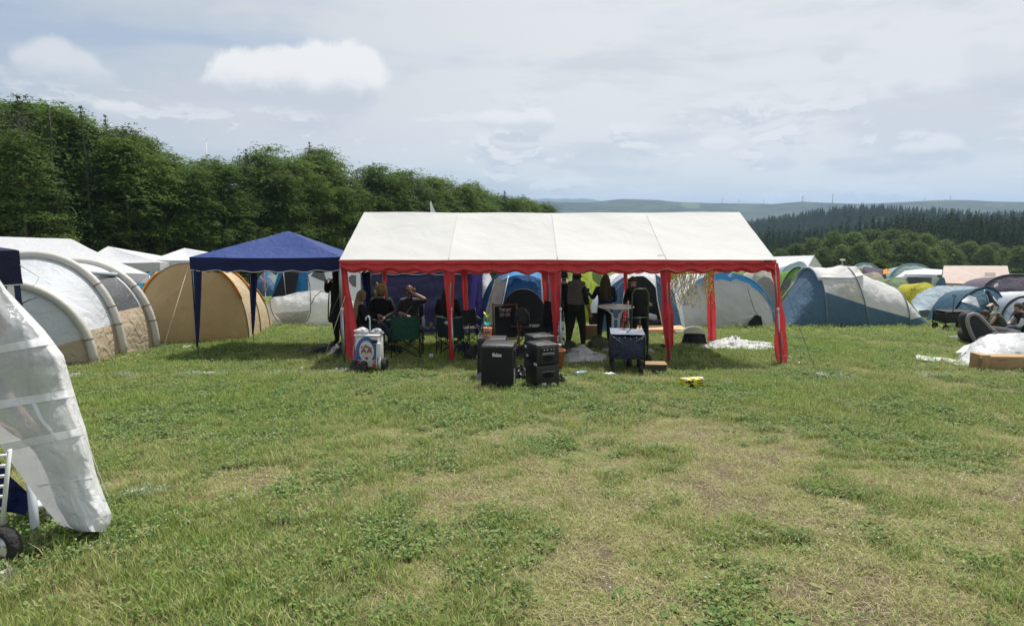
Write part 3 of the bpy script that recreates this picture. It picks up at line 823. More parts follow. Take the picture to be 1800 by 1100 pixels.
XL, XR = gp(606, 640).x, gp(1372, 640).x
YF = gp(900, 640).y; YB = YF + 4.0
def build_marquee():
    base = onG((XL + XR) / 2, (YF + YB) / 2)
    t = thing('marquee', 'large party marquee with white gable roof, red scalloped valance and red corner curtains', 'marquee', base)
    ZE = at(900, 457, YF).z                      # front eave
    ZB = ZE - SLOPE * 4.0 + .02                  # rear eave
    YR = YF + 2.0; ZR = at(960, 373, YR).z       # ridge
    xs = [at(597, 457, YF).x, *[XL + (XR - XL) * k / 4 for k in (1, 2, 3)], at(1363, 457, YF).x]
    rx = [at(640, 372, YR).x, at(1300, 371, YR).x]
    # roof: eight fabric panels between rafters
    def roofpt(sx, t_, back):
        """sx 0..4 bays, t_ 0 eave .. 1 ridge"""
        k = sx / 4; xe = xs[0] + (xs[4] - xs[0]) * k; xr = rx[0] + (rx[1] - rx[0]) * k
        x = xe + (xr - xe) * t_
        ye, ze = (YB, ZB) if back else (YF - .02, ZE)
        y = ye + (YR - ye) * t_; z = ze + (ZR - ze) * t_
        f = sx - math.floor(sx) if sx < 4 else 0
        z -= .055 * math.sin(math.pi * f) ** .8 * math.sin(math.pi * min(1, t_ * 1.02)) + .02 * t_ * math.sin(math.pi * k)
        z += .012 * nz(x * 2.2 + t_ * 3, t_ * 5, 3) * (1 if 0 < t_ < 1 else 0)
        if t_ >= .999: z += .012 * math.sin(sx * math.pi) ** 2
        return (x, y, z)
    for back in (0, 1):
        for b in range(4):
            nx, nt = 28, 24
            P = [[roofpt(b + i / nx, j / nt, back) for j in range(nt + 1)] for i in range(nx + 1)]
            MB().grid(P).build('roof_panel', F_WHITE, t)
    # seam welts on the front slope, white hem line at the eave
    for b in (1, 2, 3):
        P = [roofpt(b, j / 12, 0) for j in range(13)]
        MB().tube([(p[0], p[1], p[2] + .003) for p in P], .007, 6, flat=.4).build('seam', F_WHITE, t)
    hem = MB().tube([(x, YF - .045, ZE - .002 + .01 * nz(x, 1)) for x in np.linspace(xs[0], xs[4], 60)], .012, 6).build('hem', mat('pink_hem', (.62, .33, .33), .7), t)
    # valances
    def valance(name, y, z0, x0, x1, depth, m, sgn, pipe, n=360, zc=0.):
        per = .452; rows = 10; P = []; edge = []
        for i in range(n + 1):
            x = x0 + (x1 - x0) * i / n
            sc = .5 - .5 * math.cos((x - x0) / per * 2 * math.pi + .5 * nz(x * .7, 4))
            k = (x - x0) / (x1 - x0)
            sag = zc * math.sin(math.pi * k)
            L = depth + .055 * sc * (1 + .35 * nz(x * 1.7, 3, depth * 40))
            col = []
            for j in range(rows + 1):
                q = j / rows
                yy = y + sgn * (.020 * math.sin(q * 8.5 + .9 * nz(x * .8, 2)) + .03 * nz(x * 2.5, q * 1.3, 8) * q + .010 * math.sin(x * 21) * q)
                col.append((x, yy, z0 - L * q - sag * q))
            P.append(col); edge.append(col[-1])
        o = MB().grid(P).build(name, m, t)
        if pipe:
            q = MB().tube([(p[0], p[1] - .006 * sgn, p[2] + .006) for p in edge[::2]], .0065, 5).build('piping', mat('cream_piping', (.62, .50, .34), .7), t, local=False)
            q.parent = o; q.location = (0, 0, 0)
        return o
    valance('valance', YF - .035, ZE, xs[0], xs[4], .128, F_RED, -1, True, zc=.05)
    valance('inner_valance', YF + .035, ZE - .02, xs[0], xs[4], .155, F_RED, 1, False, zc=.04)
    valance('rear_valance', YB + .03, ZB - .01, XL, XR, .20, F_RED, 1, True, n=200)
    for x, s in ((xs[0], -1), (xs[4], 1)):       # gable-end eave flaps
        P = [[(x + .015 * nz(k * .5, j, s) + s * .01, YF + (YB - YF) * k / 30, ZE - SLOPE * 4 * k / 30 - (.17 + .05 * abs(math.sin(k * .7))) * j / 5) for j in range(6)] for k in range(31)]
        MB().grid(P).build('side_valance', F_RED, t)
    # frame rails
    for (a, b) in (((xs[0], YF, ZE - .04), (xs[4], YF, ZE - .04)), ((XL, YB, ZB - .04), (XR, YB, ZB - .04)), ((rx[0], YR, ZR - .07), (rx[1], YR, ZR - .07))):
        MB().tube([a, b], .019, 8).build('rail', M_STEEL, t)
    for k in range(5):
        xe = xs[0] + .04 + (xs[4] - xs[0] - .08) * k / 4; xr = rx[0] + .04 + (rx[1] - rx[0] - .08) * k / 4
        MB().tube([(xe, YF, ZE - .05), (xr, YR, ZR - .11), (xe, YB, ZB - .05)], .017, 8).build('rafter', M_STEEL, t)
    # posts (they lean a little to the right at the foot, as the tent has shifted)
    front = [(606, 598, 640), (797, 790, 634), (985, 985, 628), (1178, 1171, 640), (1374, 1362, 640)]
    rear = [(676, 672, 0), (822, 817, 0), (966, 963, 0), (1106, 1101, 0), (1251, 1250, 0)]
    for k, (ub, ut, vb) in enumerate(front):
        xb = at(ub, 640, YF).x; xt = at(ut, 457, YF).x
        f = onG(xb, YF, -.02); top = Vector((xt, YF, ZE - .04)); mid = f.lerp(top, .55)
        p = MB().tube([f, mid], .021, 10).tube([mid - Vector((0, 0, .02)), top], .017, 10)
        o = p.build('post', M_STEEL, t)
        q = MB().tube([mid - Vector((0, 0, .035)), mid + Vector((0, 0, .03))], .026, 10).build('collar', mat('white_plastic', (.7, .7, .68), .5), t); q.parent = o; q.location = (0, 0, 0)
        q = MB().box(f + Vector((0, 0, .02)), (.11, .11, .008)).build('foot_plate', M_STEEL, t); q.parent = o; q.location = (0, 0, 0)
    for k, (ub, ut, vb) in enumerate(rear):
        xb = at(ub, 602, YB).x; f = onG(xb, YB, -.02); top = Vector((at(ut, 470, YB).x, YB, ZB - .04)); mid = f.lerp(top, .52)
        o = MB().tube([f, mid], .021, 10).tube([mid, top], .017, 10).build('post', M_STEEL, t)
        q = MB().tube([mid - Vector((0, 0, .03)), mid + Vector((0, 0, .03))], .026, 10).build('collar', mat('white_plastic', (.7, .7, .68), .5), t); q.parent = o; q.location = (0, 0, 0)
    # curtains: rows of (v, u_left, u_right), folded cloth
    def curtain(rows, Y, folds, seed, closed_fold=.035):
        n = 44; m = 22; vs = [r[0] for r in rows]
        P = []
        for i in range(n + 1):
            v = vs[0] + (vs[-1] - vs[0]) * i / n
            a = np.interp(v, vs, [r[1] for r in rows]); b = np.interp(v, vs, [r[2] for r in rows])
            row = []
            for j in range(m + 1):
                q = j / m
                u = a + (b - a) * q + .8 * nz(v * .06, q * 2, seed)
                amp = closed_fold * (.5 + .8 * abs(nz(v * .02, seed)))
                yy = Y + amp * math.sin(q * folds * 2 * math.pi + 1.5 * nz(v * .018, seed, 2)) + .05 * nz(v * .03, q * 1.2, seed + 4)
                p = at(u, v, Y); row.append((p.x, yy, p.z))
            P.append(row)
        return MB().grid(P).build('curtain', F_RED, t)
    c0 = YF - .02
    curtain([(462, 598, 608), (500, 601, 613), (560, 606, 624), (600, 607, 634), (620, 608, 642), (632, 610, 636)], YF + .05, 1.4, 1)
    curtain([(462, 779, 801), (500, 781, 799), (545, 786, 797), (585, 788, 795), (605, 789, 795), (625, 789, 801), (636, 791, 797)], c0, 1.6, 2)
    curtain([(462, 962, 987), (500, 966, 986), (550, 970, 983), (585, 973, 980), (612, 974, 979)], c0, 1.6, 3)
    curtain([(462, 1160, 1179), (500, 1162, 1178), (530, 1164, 1179), (550, 1163, 1183), (580, 1166, 1184), (608, 1170, 1184), (612, 1172, 1180), (640, 1173, 1178)], c0, 1.5, 4, .05)
    curtain([(462, 1352, 1366), (500, 1361, 1371), (560, 1363, 1380), (600, 1361, 1383), (625, 1363, 1385), (638, 1365, 1385)], c0 + .03, 1.5, 5, .05)
    r0 = YB - .03
    curtain([(470, 670, 680), (520, 671, 678), (560, 672, 680), (566, 673, 679)], r0, 1.3, 6)
    curtain([(470, 810, 822), (520, 813, 822), (565, 816, 825), (578, 819, 825)], r0, 1.3, 7)
    curtain([(470, 951, 963), (520, 955, 964), (558, 957, 963)], r0, 1.3, 8)
    curtain([(470, 1095, 1103), (525, 1098, 1104), (560, 1095, 1101), (581, 1093, 1099)], r0, 1.3, 9)
    curtain([(470, 1246, 1254), (520, 1244, 1256), (560, 1243, 1259), (598, 1244, 1259), (603, 1246, 1257)], r0, 1.5, 10)
    # zip tape on the right corner curtain and a small maker's label at the eave
    a, b = at(1373, 582, YF - .09), at(1378, 625, YF - .09)
    MB().tube([a, b], .022, 6, flat=.3).build('zip_tape', M_GREY, t)
    o = MB().box(at(1350, 459, YF - .07), (.13, .006, .035)).build('label_tab', mat('olive_black', (.035, .035, .025), .6), t)
    txt(t, 'ACTIVA', Vector((at(1166, 455, YF).x, YF + .16, ZE + .16 * (ZR - ZE) / 2.0 + .006)), .045, M_TEXT, (math.atan2(ZR - ZE, 2.0), 0, 0))
    # steel ground hoop at the right front post
    p0, p1 = gpt(1356, 640), gpt(1390, 646)
    MB().tube([p0 - Vector((0, 0, .05)), p0 + Vector((0, 0, .15)), p0.lerp(p1, .12) + Vector((0, 0, .18)), p0.lerp(p1, .88) + Vector((0, 0, .20)), p1 + Vector((0, 0, .17)), p1 - Vector((0, 0, .05))], .007, 6).build('ground_hoop', M_STEEL, t)
    return t
def txt(parent, s, loc, size, m, rot=(math.pi / 2, 0, 0), name='lettering', shear=0., extr=.001, local=False, bold=0.):
    c = bpy.data.curves.new(name, 'FONT'); c.body = s; c.size = size; c.align_x = 'CENTER'; c.align_y = 'CENTER'
    c.extrude = extr; c.shear = shear; c.offset = bold; c.resolution_u = 3
    o = bpy.data.objects.new(name, c); COL.objects.link(o)
    dg = bpy.context.evaluated_depsgraph_get(); me = bpy.data.meshes.new_from_object(o.evaluated_get(dg))
    bpy.data.objects.remove(o)
    me.materials.clear(); me.materials.append(m)
    o = bpy.data.objects.new(name, me); COL.objects.link(o); o.parent = parent
    o.location = Vector(loc) - (parent.location if not local else Vector((0, 0, 0))); o.rotation_euler = rot
    return o
build_marquee()
rope('guy_rope', 'thin dark guy line running to the grass right of the marquee', [at(1366, 470, YF), gpt(1434, 652)], .0035, mat('dark_cord', (.05, .06, .04), .8))
rope('guy_rope', 'pale guy rope from the left front corner of the marquee to the grass', [at(607, 520, YF - .02), gpt(566, 640)], .005)
rope('guy_rope', 'thin double cord from the marquee corner to the grass behind', [at(604, 500, YF + .3), gpt(562, 598)], .003, M_GREY)

# ------------------------------------------------------------------ pop-up gazebos
def gazebo(name, label, x0, x1, y0, y1, ze, zp, m_roof, m_val, vd=.24, legs=True, m_leg=None, sc=.035, pipe=None, group=None, per=.40, front_v=None, sleeves=(), tilt=-SLOPE, zoff=None, cat='gazebo'):
    """pyramid-roofed gazebo; ze = eave height at the front edge, absolute"""
    c = onG((x0 + x1) / 2, (y0 + y1) / 2)
    t = thing(name, label, cat, c, 0, group)
    eave = lambda y: ze + tilt * (y - y0)
    cx, cy = (x0 + x1) / 2, (y0 + y1) / 2
    peak = Vector((cx, cy, zp)) if zoff is None else Vector(zoff)
    cor = [Vector((x0, y0, eave(y0))), Vector((x1, y0, eave(y0))), Vector((x1, y1, eave(y1))), Vector((x0, y1, eave(y1)))]
    for k in range(4):
        a, b = cor[k], cor[(k + 1) % 4]; n = 18; P = []
        for i in range(n + 1):
            row = []
            for j in range(n + 1):
                e = a.lerp(b, i / n); p = e.lerp(peak, j / n)
                s = math.sin(math.pi * i / n) * math.sin(math.pi * min(1, j / n * 1.1)) if j < n * .9 else 0
                p = p + Vector((0, 0, -.05 * s - .02 * math.sin(math.pi * i / n) * (1 - j / n) + .008 * nz(p.x * 3, p.y * 3, k) * (j < n)))
                row.append(p)
            P.append(row)
        MB().grid(P).build('roof_panel', m_roof, t)
        # valance
        L = (b - a).length; N_ = 72; d = (b - a).normalized(); nrm = Vector((d.y, -d.x, 0)); P = []; E = []
        for i in range(N_ + 1):
            q = i / N_; e = a.lerp(b, q); s = .5 - .5 * math.cos(q * L / per * 2 * math.pi)
            zz = -.02 * math.sin(math.pi * q)
            row = [e + nrm * (.004 + .012 * nz(q * 9, j * .5, k) * j / 5) + Vector((0, 0, zz - (vd + sc * s) * j / 5)) for j in range(6)]
            P.append(row); E.append(row[-1])
        o = MB().grid(P).build('valance', m_val, t)
        if pipe:
            q = MB().tube(E[::2], .007, 5).build('piping', pipe, t); q.parent = o; q.location = (0, 0, 0)
        MB().tube([a - Vector((0, 0, .04)) - nrm * .02, b - Vector((0, 0, .04)) - nrm * .02], .012, 6).build('rail', m_leg or M_STEEL, t)
    if legs:
        for k, p in enumerate(cor):
            p = p + (Vector((cx, cy, 0)) - Vector((p.x, p.y, 0))).normalized() * .05
            g = onG(p.x, p.y, -.02); top = Vector((p.x, p.y, p.z - .02)); mid = g.lerp(top, .5)
            MB().tube([g, mid], .013, 6).tube([mid, top], .017, 6).build('leg', m_leg or M_STEEL, t)
            if k in sleeves:
                P = []
                sx = 1 if k in (0, 3) else -1
                for i in range(21):
                    q = i / 20; w = (.19 * (1 - q) ** .8 + .035)
                    z = top.z - vd * .7 - (top.z - g.z - vd * .7 - .22) * q
                    P.append([(p.x - sx * .02 + sx * w * j / 8, p.y - .03 + .03 * math.sin(j * 1.5) * (1 - q), z) for j in range(9)])
                MB().grid(P).build('leg_sleeve', m_val, t)
    return t
F_BLUE = fab('royal_blue_canvas', (.014, .042, .19), bump=.4, trans=.1); F_NAVY = fab('navy_canvas', (.012, .018, .085), bump=.5, trans=.1)
F_PURP = fab('violet_navy_canvas', (.055, .058, .15), bump=.9, bscale=2.4, trans=.2)
M_WP = mat('white_piping', (.72, .70, .66), .7)
bx0, by0 = at(333, 452, gp(325, 627).y).x, gp(325, 627).y
bx1 = at(598, 452, by0).x
gazebo('gazebo', 'royal blue pop-up gazebo with navy valance left of the big marquee', bx0, bx1, by0, by0 + 3.0, at(400, 452, by0).z, at(513, 406, by0 + 1.5).z,
       F_BLUE, F_NAVY, .245, True, M_STEEL, pipe=M_WP, per=.5, sleeves=(0, 3, 2))
rope('guy_rope', 'cream guy rope from the blue gazebo corner down to the grass', [at(332, 466, by0 - .02), gpt(279, 638)], .007)

# striped gazebo at the left edge of the picture
def striped_mat():
    m = bpy.data.materials.new('navy_white_stripes'); m.use_nodes = True; N = NT(m.node_tree); b = N.n['Principled BSDF']
    x, y, z = N.sep(N.new('ShaderNodeNewGeometry').outputs['Position'])
    s = N.m('GREATER_THAN', N.m('FRACT', N.m('MULTIPLY', N.m('ADD', N.m('ADD', x, y), .052), 1 / .19)), .5)
    c = N.mix(s, (.012, .018, .07, 1), (.70, .71, .72, 1)); N.l.new(c, b.inputs['Base Color']); b.inputs['Roughness'].default_value = .7
    return m
M_STRIPE = striped_mat()
def build_striped():
    y0 = 8.4; x1 = at(36, 470, y0).x; x0 = x1 - 3; zt = at(30, 428, y0).z; zm = at(20, 496, y0).z; zb = at(20, 575, y0).z
    F = fab('dark_navy_canvas', (.016, .018, .055), bump=.4)
    t = gazebo('gazebo', 'dark navy gazebo with navy and white striped side at the left edge', x0, x1 + .0, y0, y0 + 3, at(20, 440, y0).z, at(20, 395, y0 + 1.5).z, F, F, .42, True, sc=.0, pipe=M_WP)
    zt_ = zm
    P = [[(x0 + (x1 - .02 - x0) * i / 40, y0 + .015 * nz(i * .5, j * .3), zm + .02 - (zm - zb) * j / 8) for j in range(9)] for i in range(41)]
    MB().grid(P).build('striped_wall', M_STRIPE, t)
    P = [[(x1 - .02 + .01 * nz(i * .5, j * .3), y0 + 1.0 * i / 14, zm + .02 - (zm - zb) * j / 8) for j in range(9)] for i in range(15)]
    MB().grid(P).build('striped_wall', M_STRIPE, t)
    a = R(40); piv = Vector((x1, y0, 0)); L = t.location.copy(); d = Vector((L.x, L.y, 0)) - piv
    d.rotate(Matrix.Rotation(a, 3, 'Z')); t.location = Vector((piv.x + d.x, piv.y + d.y, L.z)); t.rotation_euler = (0, 0, a)
build_striped()
rope('guy_rope', 'white cord hanging from the striped gazebo corner', [at(35, 466, 8.38), gpt(70, 560) + Vector((0, 1.2, 1.0))], .005, M_WP)

# ------------------------------------------------------------------ fabric tents built from arches
def arch(pl, pr, h, n=28, e=2.4, lean=0., dy=0.):
    """superelliptic arch from foot pl to foot pr (world points), h = height over the feet"""
    pl, pr = Vector(pl), Vector(pr); c = (pl + pr) / 2; a = (pr - pl) / 2; out = []
    for i in range(n + 1):
        th = math.pi * (1 - i / n); cs, sn = math.cos(th), math.sin(th)
        k = math.copysign(abs(cs) ** (2 / e), cs); s = abs(sn) ** (2 / e)
        out.append(c + a * k + Vector((lean * s, dy * s, h * s)))
    return out
def loft(t, parts, ribs, sel=None, cuts=(), sub=10, sag=.03, wr=.02, ws=3., seed=0, closed=False):
    """skin between arches; parts = [(name, material)], sel(point) -> part index, cuts = [(co, no)]"""
    P = []
    for k in range(len(ribs) - 1):
        A, B = ribs[k], ribs[k + 1]; n = sub
        for i in range(n + (k == len(ribs) - 2)):
            q = i / n; row = []
            for j in range(len(A)):
                p = A[j].lerp(B[j], q)
                c = (A[0] + A[-1] + B[0] + B[-1]) / 4
                inw = Vector((c.x - p.x, c.y - p.y, (c.z + .3) - p.z)) * .5
                s = math.sin(math.pi * q); tt = j / (len(A) - 1)
                w = (nz(p.x * ws, p.y * ws, p.z * ws + seed) + .5 * nz(p.x * ws * 2.3 + p.z * 2, p.y * ws * 2, seed + 7)) * wr * s * min(1, 8 * min(tt, 1 - tt) + .2)
                nrm = -inw.normalized() if inw.length > 1e-6 else Vector((0, 0, 1))
                row.append(p + inw * (sag * s) * 1.6 + nrm * w)
            P.append(row)
    mb = MB().grid(P)
    return split_build(t, mb, parts, sel, cuts)
def split_build(t, mb, parts, sel, cuts):
    if sel is None: return [mb.build(parts[0][0], parts[0][1], t)]
    bm = bmesh.new(); vs = [bm.verts.new(v) for v in mb.v]
    for f in mb.f:
        try: bm.faces.new([vs[i] for i in f])
        except ValueError: pass
    for co, no in cuts:
        bmesh.ops.bisect_plane(bm, geom=bm.verts[:] + bm.edges[:] + bm.faces[:], plane_co=co, plane_no=no, dist=1e-4)
    groups = {}
    for f in bm.faces: groups.setdefault(sel(f.calc_center_median()), []).append([v.co.copy() for v in f.verts])
    out = []
    for k in sorted(groups):
        if k < 0: continue
        idx = {}; V = []; F = []
        for f in groups[k]:
            ff = []
            for c in f:
                key = (round(c.x, 5), round(c.y, 5), round(c.z, 5))
                if key not in idx: idx[key] = len(V); V.append(c)
                ff.append(idx[key])
            if len(set(ff)) >= 3: F.append(tuple(dict.fromkeys(ff)))
        out.append(link_mesh(parts[k][0], V, F, parts[k][1], t, True))
    bm.free(); return out
def endcap(t, parts, rib, bulge, sel=None, cuts=(), wr=.02, ws=3., seed=0, n=14):
    """closed end wall filling an arch"""
    c = (rib[0] + rib[-1]) / 2; P = []
    for j in range(len(rib)):
        row = []
        foot = rib[0].lerp(rib[-1], .5 + .5 * (abs(1) * ((rib[j] - c).dot((rib[-1] - rib[0]).normalized())) / ((rib[-1] - rib[0]).length / 2)))
        for i in range(n + 1):
            q = i / n; p = foot.lerp(rib[j], q)
            w = wr * (nz(p.x * ws, p.y * ws, p.z * ws + seed) + .5 * nz(p.x * ws * 2.2 + p.z * 3, p.z * ws * 2, seed)) * math.sin(math.pi * min(1, q * 1.05))
            p = p + Vector(bulge) * (math.sin(math.pi * q) ** .8) * math.sin(math.pi * j / (len(rib) - 1)) ** .5
            nb = Vector(bulge).normalized() if Vector(bulge).length > 1e-6 else Vector((0, -1, 0))
            row.append(p + nb * w)
        P.append(row)
    return split_build(t, MB().grid(P), parts, sel, cuts)
def plane_uv(p1, p2, Y, tiltdir=None):
    """cutting plane through the two picture points at depth Y, containing the depth direction"""
    a, b = at(p1[0], p1[1], Y), at(p2[0], p2[1], Y)
    d = (b - a).normalized(); no = d.cross(Vector((0, 1, 0))).normalized()
    if no.z < 0: no = -no
    return (a, no)
above = lambda pl, p: (p - pl[0]).dot(pl[1]) > 0

# inflatable tunnel tent on the left
F_WGREY = fab('white_polyester', (.60, .63, .66), bump=.8, bscale=3.2, trans=.18, dirt=.1)
F_BEIGE = fab('beige_polyester', (.46, .375, .27), bump=.95, bscale=4.2, trans=.12)
M_TUBE = mat('ivory_air_tube', (.52, .50, .45), .55, bump=.15, bscale=5)
M_TUBE2 = mat('grey_sleeve', (.36, .39, .42), .6, bump=.2, bscale=6)
M_MESH = mat('grey_window_mesh', (.085, .09, .10), .45, bump=.5, bscale=4, var=.2)
def build_left_tent():
    f1, f2, f3 = gpt(162, 641), gpt(214, 627), gpt(273, 614)
    base = onG(-9.2, 13.6)
    t = thing('tunnel_tent', 'white and beige inflatable tunnel tent with three ivory air tubes on the left', 'tent', base)
    def rib(f, W, h, e=2.2, lean=0): return arch(onG(f.x - W, f.y + .1), f, h, 34, e, lean)
    f0 = Vector((f1.x - .35, f1.y - 1.4, 0)); f0.z = G1(f0.x, f0.y)
    # heights from the picture
    h1 = at(40, 500, f1.y).z - G1(f1.x, f1.y); h2 = at(95, 450, f2.y).z - f2.z; h3 = at(185, 462, f3.y).z - f3.z
    r1 = rib(f1, 3.3, h1, 2.15); r2 = rib(f2, 3.4, h2, 2.25); r3 = rib(f3, 3.4, h3 * 1.0, 2.3)
    f00 = Vector((f1.x - 1.5, f1.y - .9, 0)); f00.z = G1(f00.x, f00.y)
    r0 = arch(onG(f00.x - 1.4, f00.y), f00, .25, 34, 2.)
    r4 = rib(Vector((f3.x - .5, f3.y + .9, G1(f3.x - .5, f3.y + .9))), 3.0, h3 * .8, 2.3)
    pa = plane_uv((90, 612), (205, 566), f2.y - .3); pb = plane_uv((213, 552), (256, 532), f3.y - .4)
    pc = plane_uv((86, 612), (148, 594), f1.y - .4)
    loft(t, [('front_panel', F_WGREY), ('front_skirt', F_BEIGE)], [r0, r1], lambda p: 0 if above(pc, p) else 1, [pc], seed=1, wr=.04, sag=.02)
    loft(t, [('side_panel', F_WGREY), ('side_skirt', F_BEIGE)], [r1, r2], lambda p: 0 if above(pa, p) else 1, [pa], seed=2, wr=.03, sag=.03)
    yw0, yw1 = f2.y + .16, f3.y - .18
    zt, zb = at(200, 487, f3.y - .5).z, at(232, 541, f3.y - .5).z
    cuts = [pb, (Vector((0, yw0, 0)), Vector((0, 1, 0))), (Vector((0, yw1, 0)), Vector((0, 1, 0))), (Vector((0, 0, zt)), Vector((0, 0, 1))), (Vector((0, 0, zb)), Vector((0, .05, 1)))]
    def sel(p):
        if not above(pb, p): return 1
        if p.x > base.x and yw0 < p.y < yw1 and p.z < zt and (p - Vector((0, 0, zb))).dot(Vector((0, .05, 1))) > 0: return 2
        return 0
    loft(t, [('side_panel', F_WGREY), ('side_skirt', F_BEIGE), ('window', M_MESH)], [r2, r3], sel, cuts, seed=3, wr=.02, sag=.02)
    loft(t, [('rear_panel', F_WGREY)], [r3, r4], seed=4)
    dk = mat('dark_strap', (.10, .035, .03), .7)
    for k, (r, rad) in enumerate(((r1, .075), (r2, .075), (r3, .075))):
        out = [p + Vector((.05, -.02, .03)) for p in r]
        o = MB().tube(out, rad, 14).build('air_tube', M_TUBE, t)
        for j in (26, 29, 31) if k else (31,):
            a = out[j]; d = (out[j + 1] - out[j]).normalized()
            q = MB().tube([a - d * .009, a + d * .009], rad + .004, 14).build('strap', dk, t); q.parent = o; q.location = (0, 0, 0)
    o = MB().tube([p + Vector((0, .06, .01)) for p in r2[8:25]], .085, 12).build('grey_sleeve', M_TUBE2, t)
    MB().tube([r2[24] + Vector((.05, .1, .02)), r3[23] + Vector((.04, -.05, .0))], .045, 8).build('brace_tube', M_TUBE2, t)
    # entrance bow and cord on the front
    MB().tube([at(36, 535, f1.y - .6), at(52, 527, f1.y - .55), at(66, 522, f1.y - .4)], .009, 6).build('black_strap', M_BLACK, t)
build_left_tent()
def build_tape():
    r = random.Random(2)
    M_R, M_W = mat('red_tape', (.55, .04, .035), .5), mat('white_tape', (.75, .74, .72), .5)
    pts = [gpt(150, 652), gpt(160, 645), gpt(176, 640), gpt(205, 632), gpt(245, 627), gpt(275, 621), gpt(300, 617), gpt(318, 613), gpt(338, 612)]
    base = pts[4]; t = thing('barrier_tape', 'red and white barrier tape lying crumpled along the tunnel tent foot', 'barrier tape', base)
    fine = []
    for a, b in zip(pts, pts[1:]):
        for k in range(6): fine.append(a.lerp(b, k / 6))
    mb = MB()
    L = 0
    for i in range(len(fine) - 1):
        a, b = fine[i], fine[i + 1]
        L += (b - a).length; mb.cur = int(L / .16) % 2
        h = lambda i: .02 + .05 * abs(nz(i * .6, 3)); w = lambda i: .055 * (.5 + .9 * abs(nz(i * .9, 9)))
        mb.add([a + Vector((0, -.01, h(i))), b + Vector((0, -.01, h(i + 1))), b + Vector((.01, .03, h(i + 1) + w(i + 1))), a + Vector((.01, .03, h(i) + w(i)))], [(0, 1, 2, 3)])
    mb.build('tape_band', [M_R, M_W], t, False)
build_tape()

# white canopies behind the tunnel tent
def hip_roof(name, label, pts_ridge, pts_eave, drop, m, cat='canopy', tail=1.6):
    """roof skin from a ridge polyline to a front eave polyline, mirrored to a rear slope"""
    R0 = [Vector(p) for p in pts_ridge]; E0 = [Vector(p) for p in pts_eave]
    c = sum(R0 + E0, Vector()) / len(R0 + E0); c = onG(c.x, c.y)
    t = thing(name, label, cat, c)
    def lerp_poly(P, q):
        k = q * (len(P) - 1); i = min(int(k), len(P) - 2); return P[i].lerp(P[i + 1], k - i)
    n, m_ = 30, 12
    P = [[lerp_poly(E0, i / n).lerp(lerp_poly(R0, i / n), j / m_) + Vector((0, 0, -.04 * math.sin(math.pi * j / m_) + .01 * nz(i * .4, j * .5))) for j in range(m_ + 1)] for i in range(n + 1)]
    MB().grid(P).build('roof_panel', m, t)
    back = [lerp_poly(R0, i / n) * 2 - lerp_poly(E0, i / n) for i in range(n + 1)]
    P = [[lerp_poly(R0, i / n).lerp(Vector((back[i].x, back[i].y, lerp_poly(E0, i / n).z - SLOPE * 2)), j / 4) for j in range(5)] for i in range(n + 1)]
    MB().grid(P).build('roof_panel', m, t)
    P = [[lerp_poly(E0, i / n) - Vector((0, -.01 + .02 * nz(i * .7, j), drop * j / 3)) for j in range(4)] for i in range(n + 1)]
    MB().grid(P).build('valance', m, t)
    for i in (0, n // 2, n):
        for q in (lerp_poly(E0, i / n), Vector((back[i].x, back[i].y, lerp_poly(E0, i / n).z))):
            MB().tube([onG(q.x, q.y), q - Vector((0, 0, .03))], .018, 6).build('leg', M_STEEL, t)
    return t
F_W2 = fab('bright_white_canvas', (.62, .63, .65), bump=.3, trans=.2, var=.02)
hip_roof('marquee', 'big white party tent roof behind the inflatable tent at the left edge', [at(-160, 414, 18.5), at(0, 416, 18.5), at(125, 420, 18.5)],
         [at(-160, 478, 16.2), at(60, 472, 16.2), at(262, 482, 16.2)], .22, F_W2)
gazebo('gazebo', 'white gazebo whose peak shows between the white party tent and the brown tent', at(140, 460, 20).x, at(281, 460, 20).x, 20, 23, at(200, 461, 20).z, at(200, 433, 21.5).z, F_W2, F_W2, .26, True, zoff=at(190, 433, 21.4))
gazebo('gazebo', 'white gazebo with peak behind the brown tent, left of the blue gazebo', at(262, 457, 20.5).x, at(400, 457, 20.5).x, 20.6, 23.6, at(330, 457, 20.5).z, 0, F_W2, F_W2, .26, True, zoff=at(324, 436, 22))

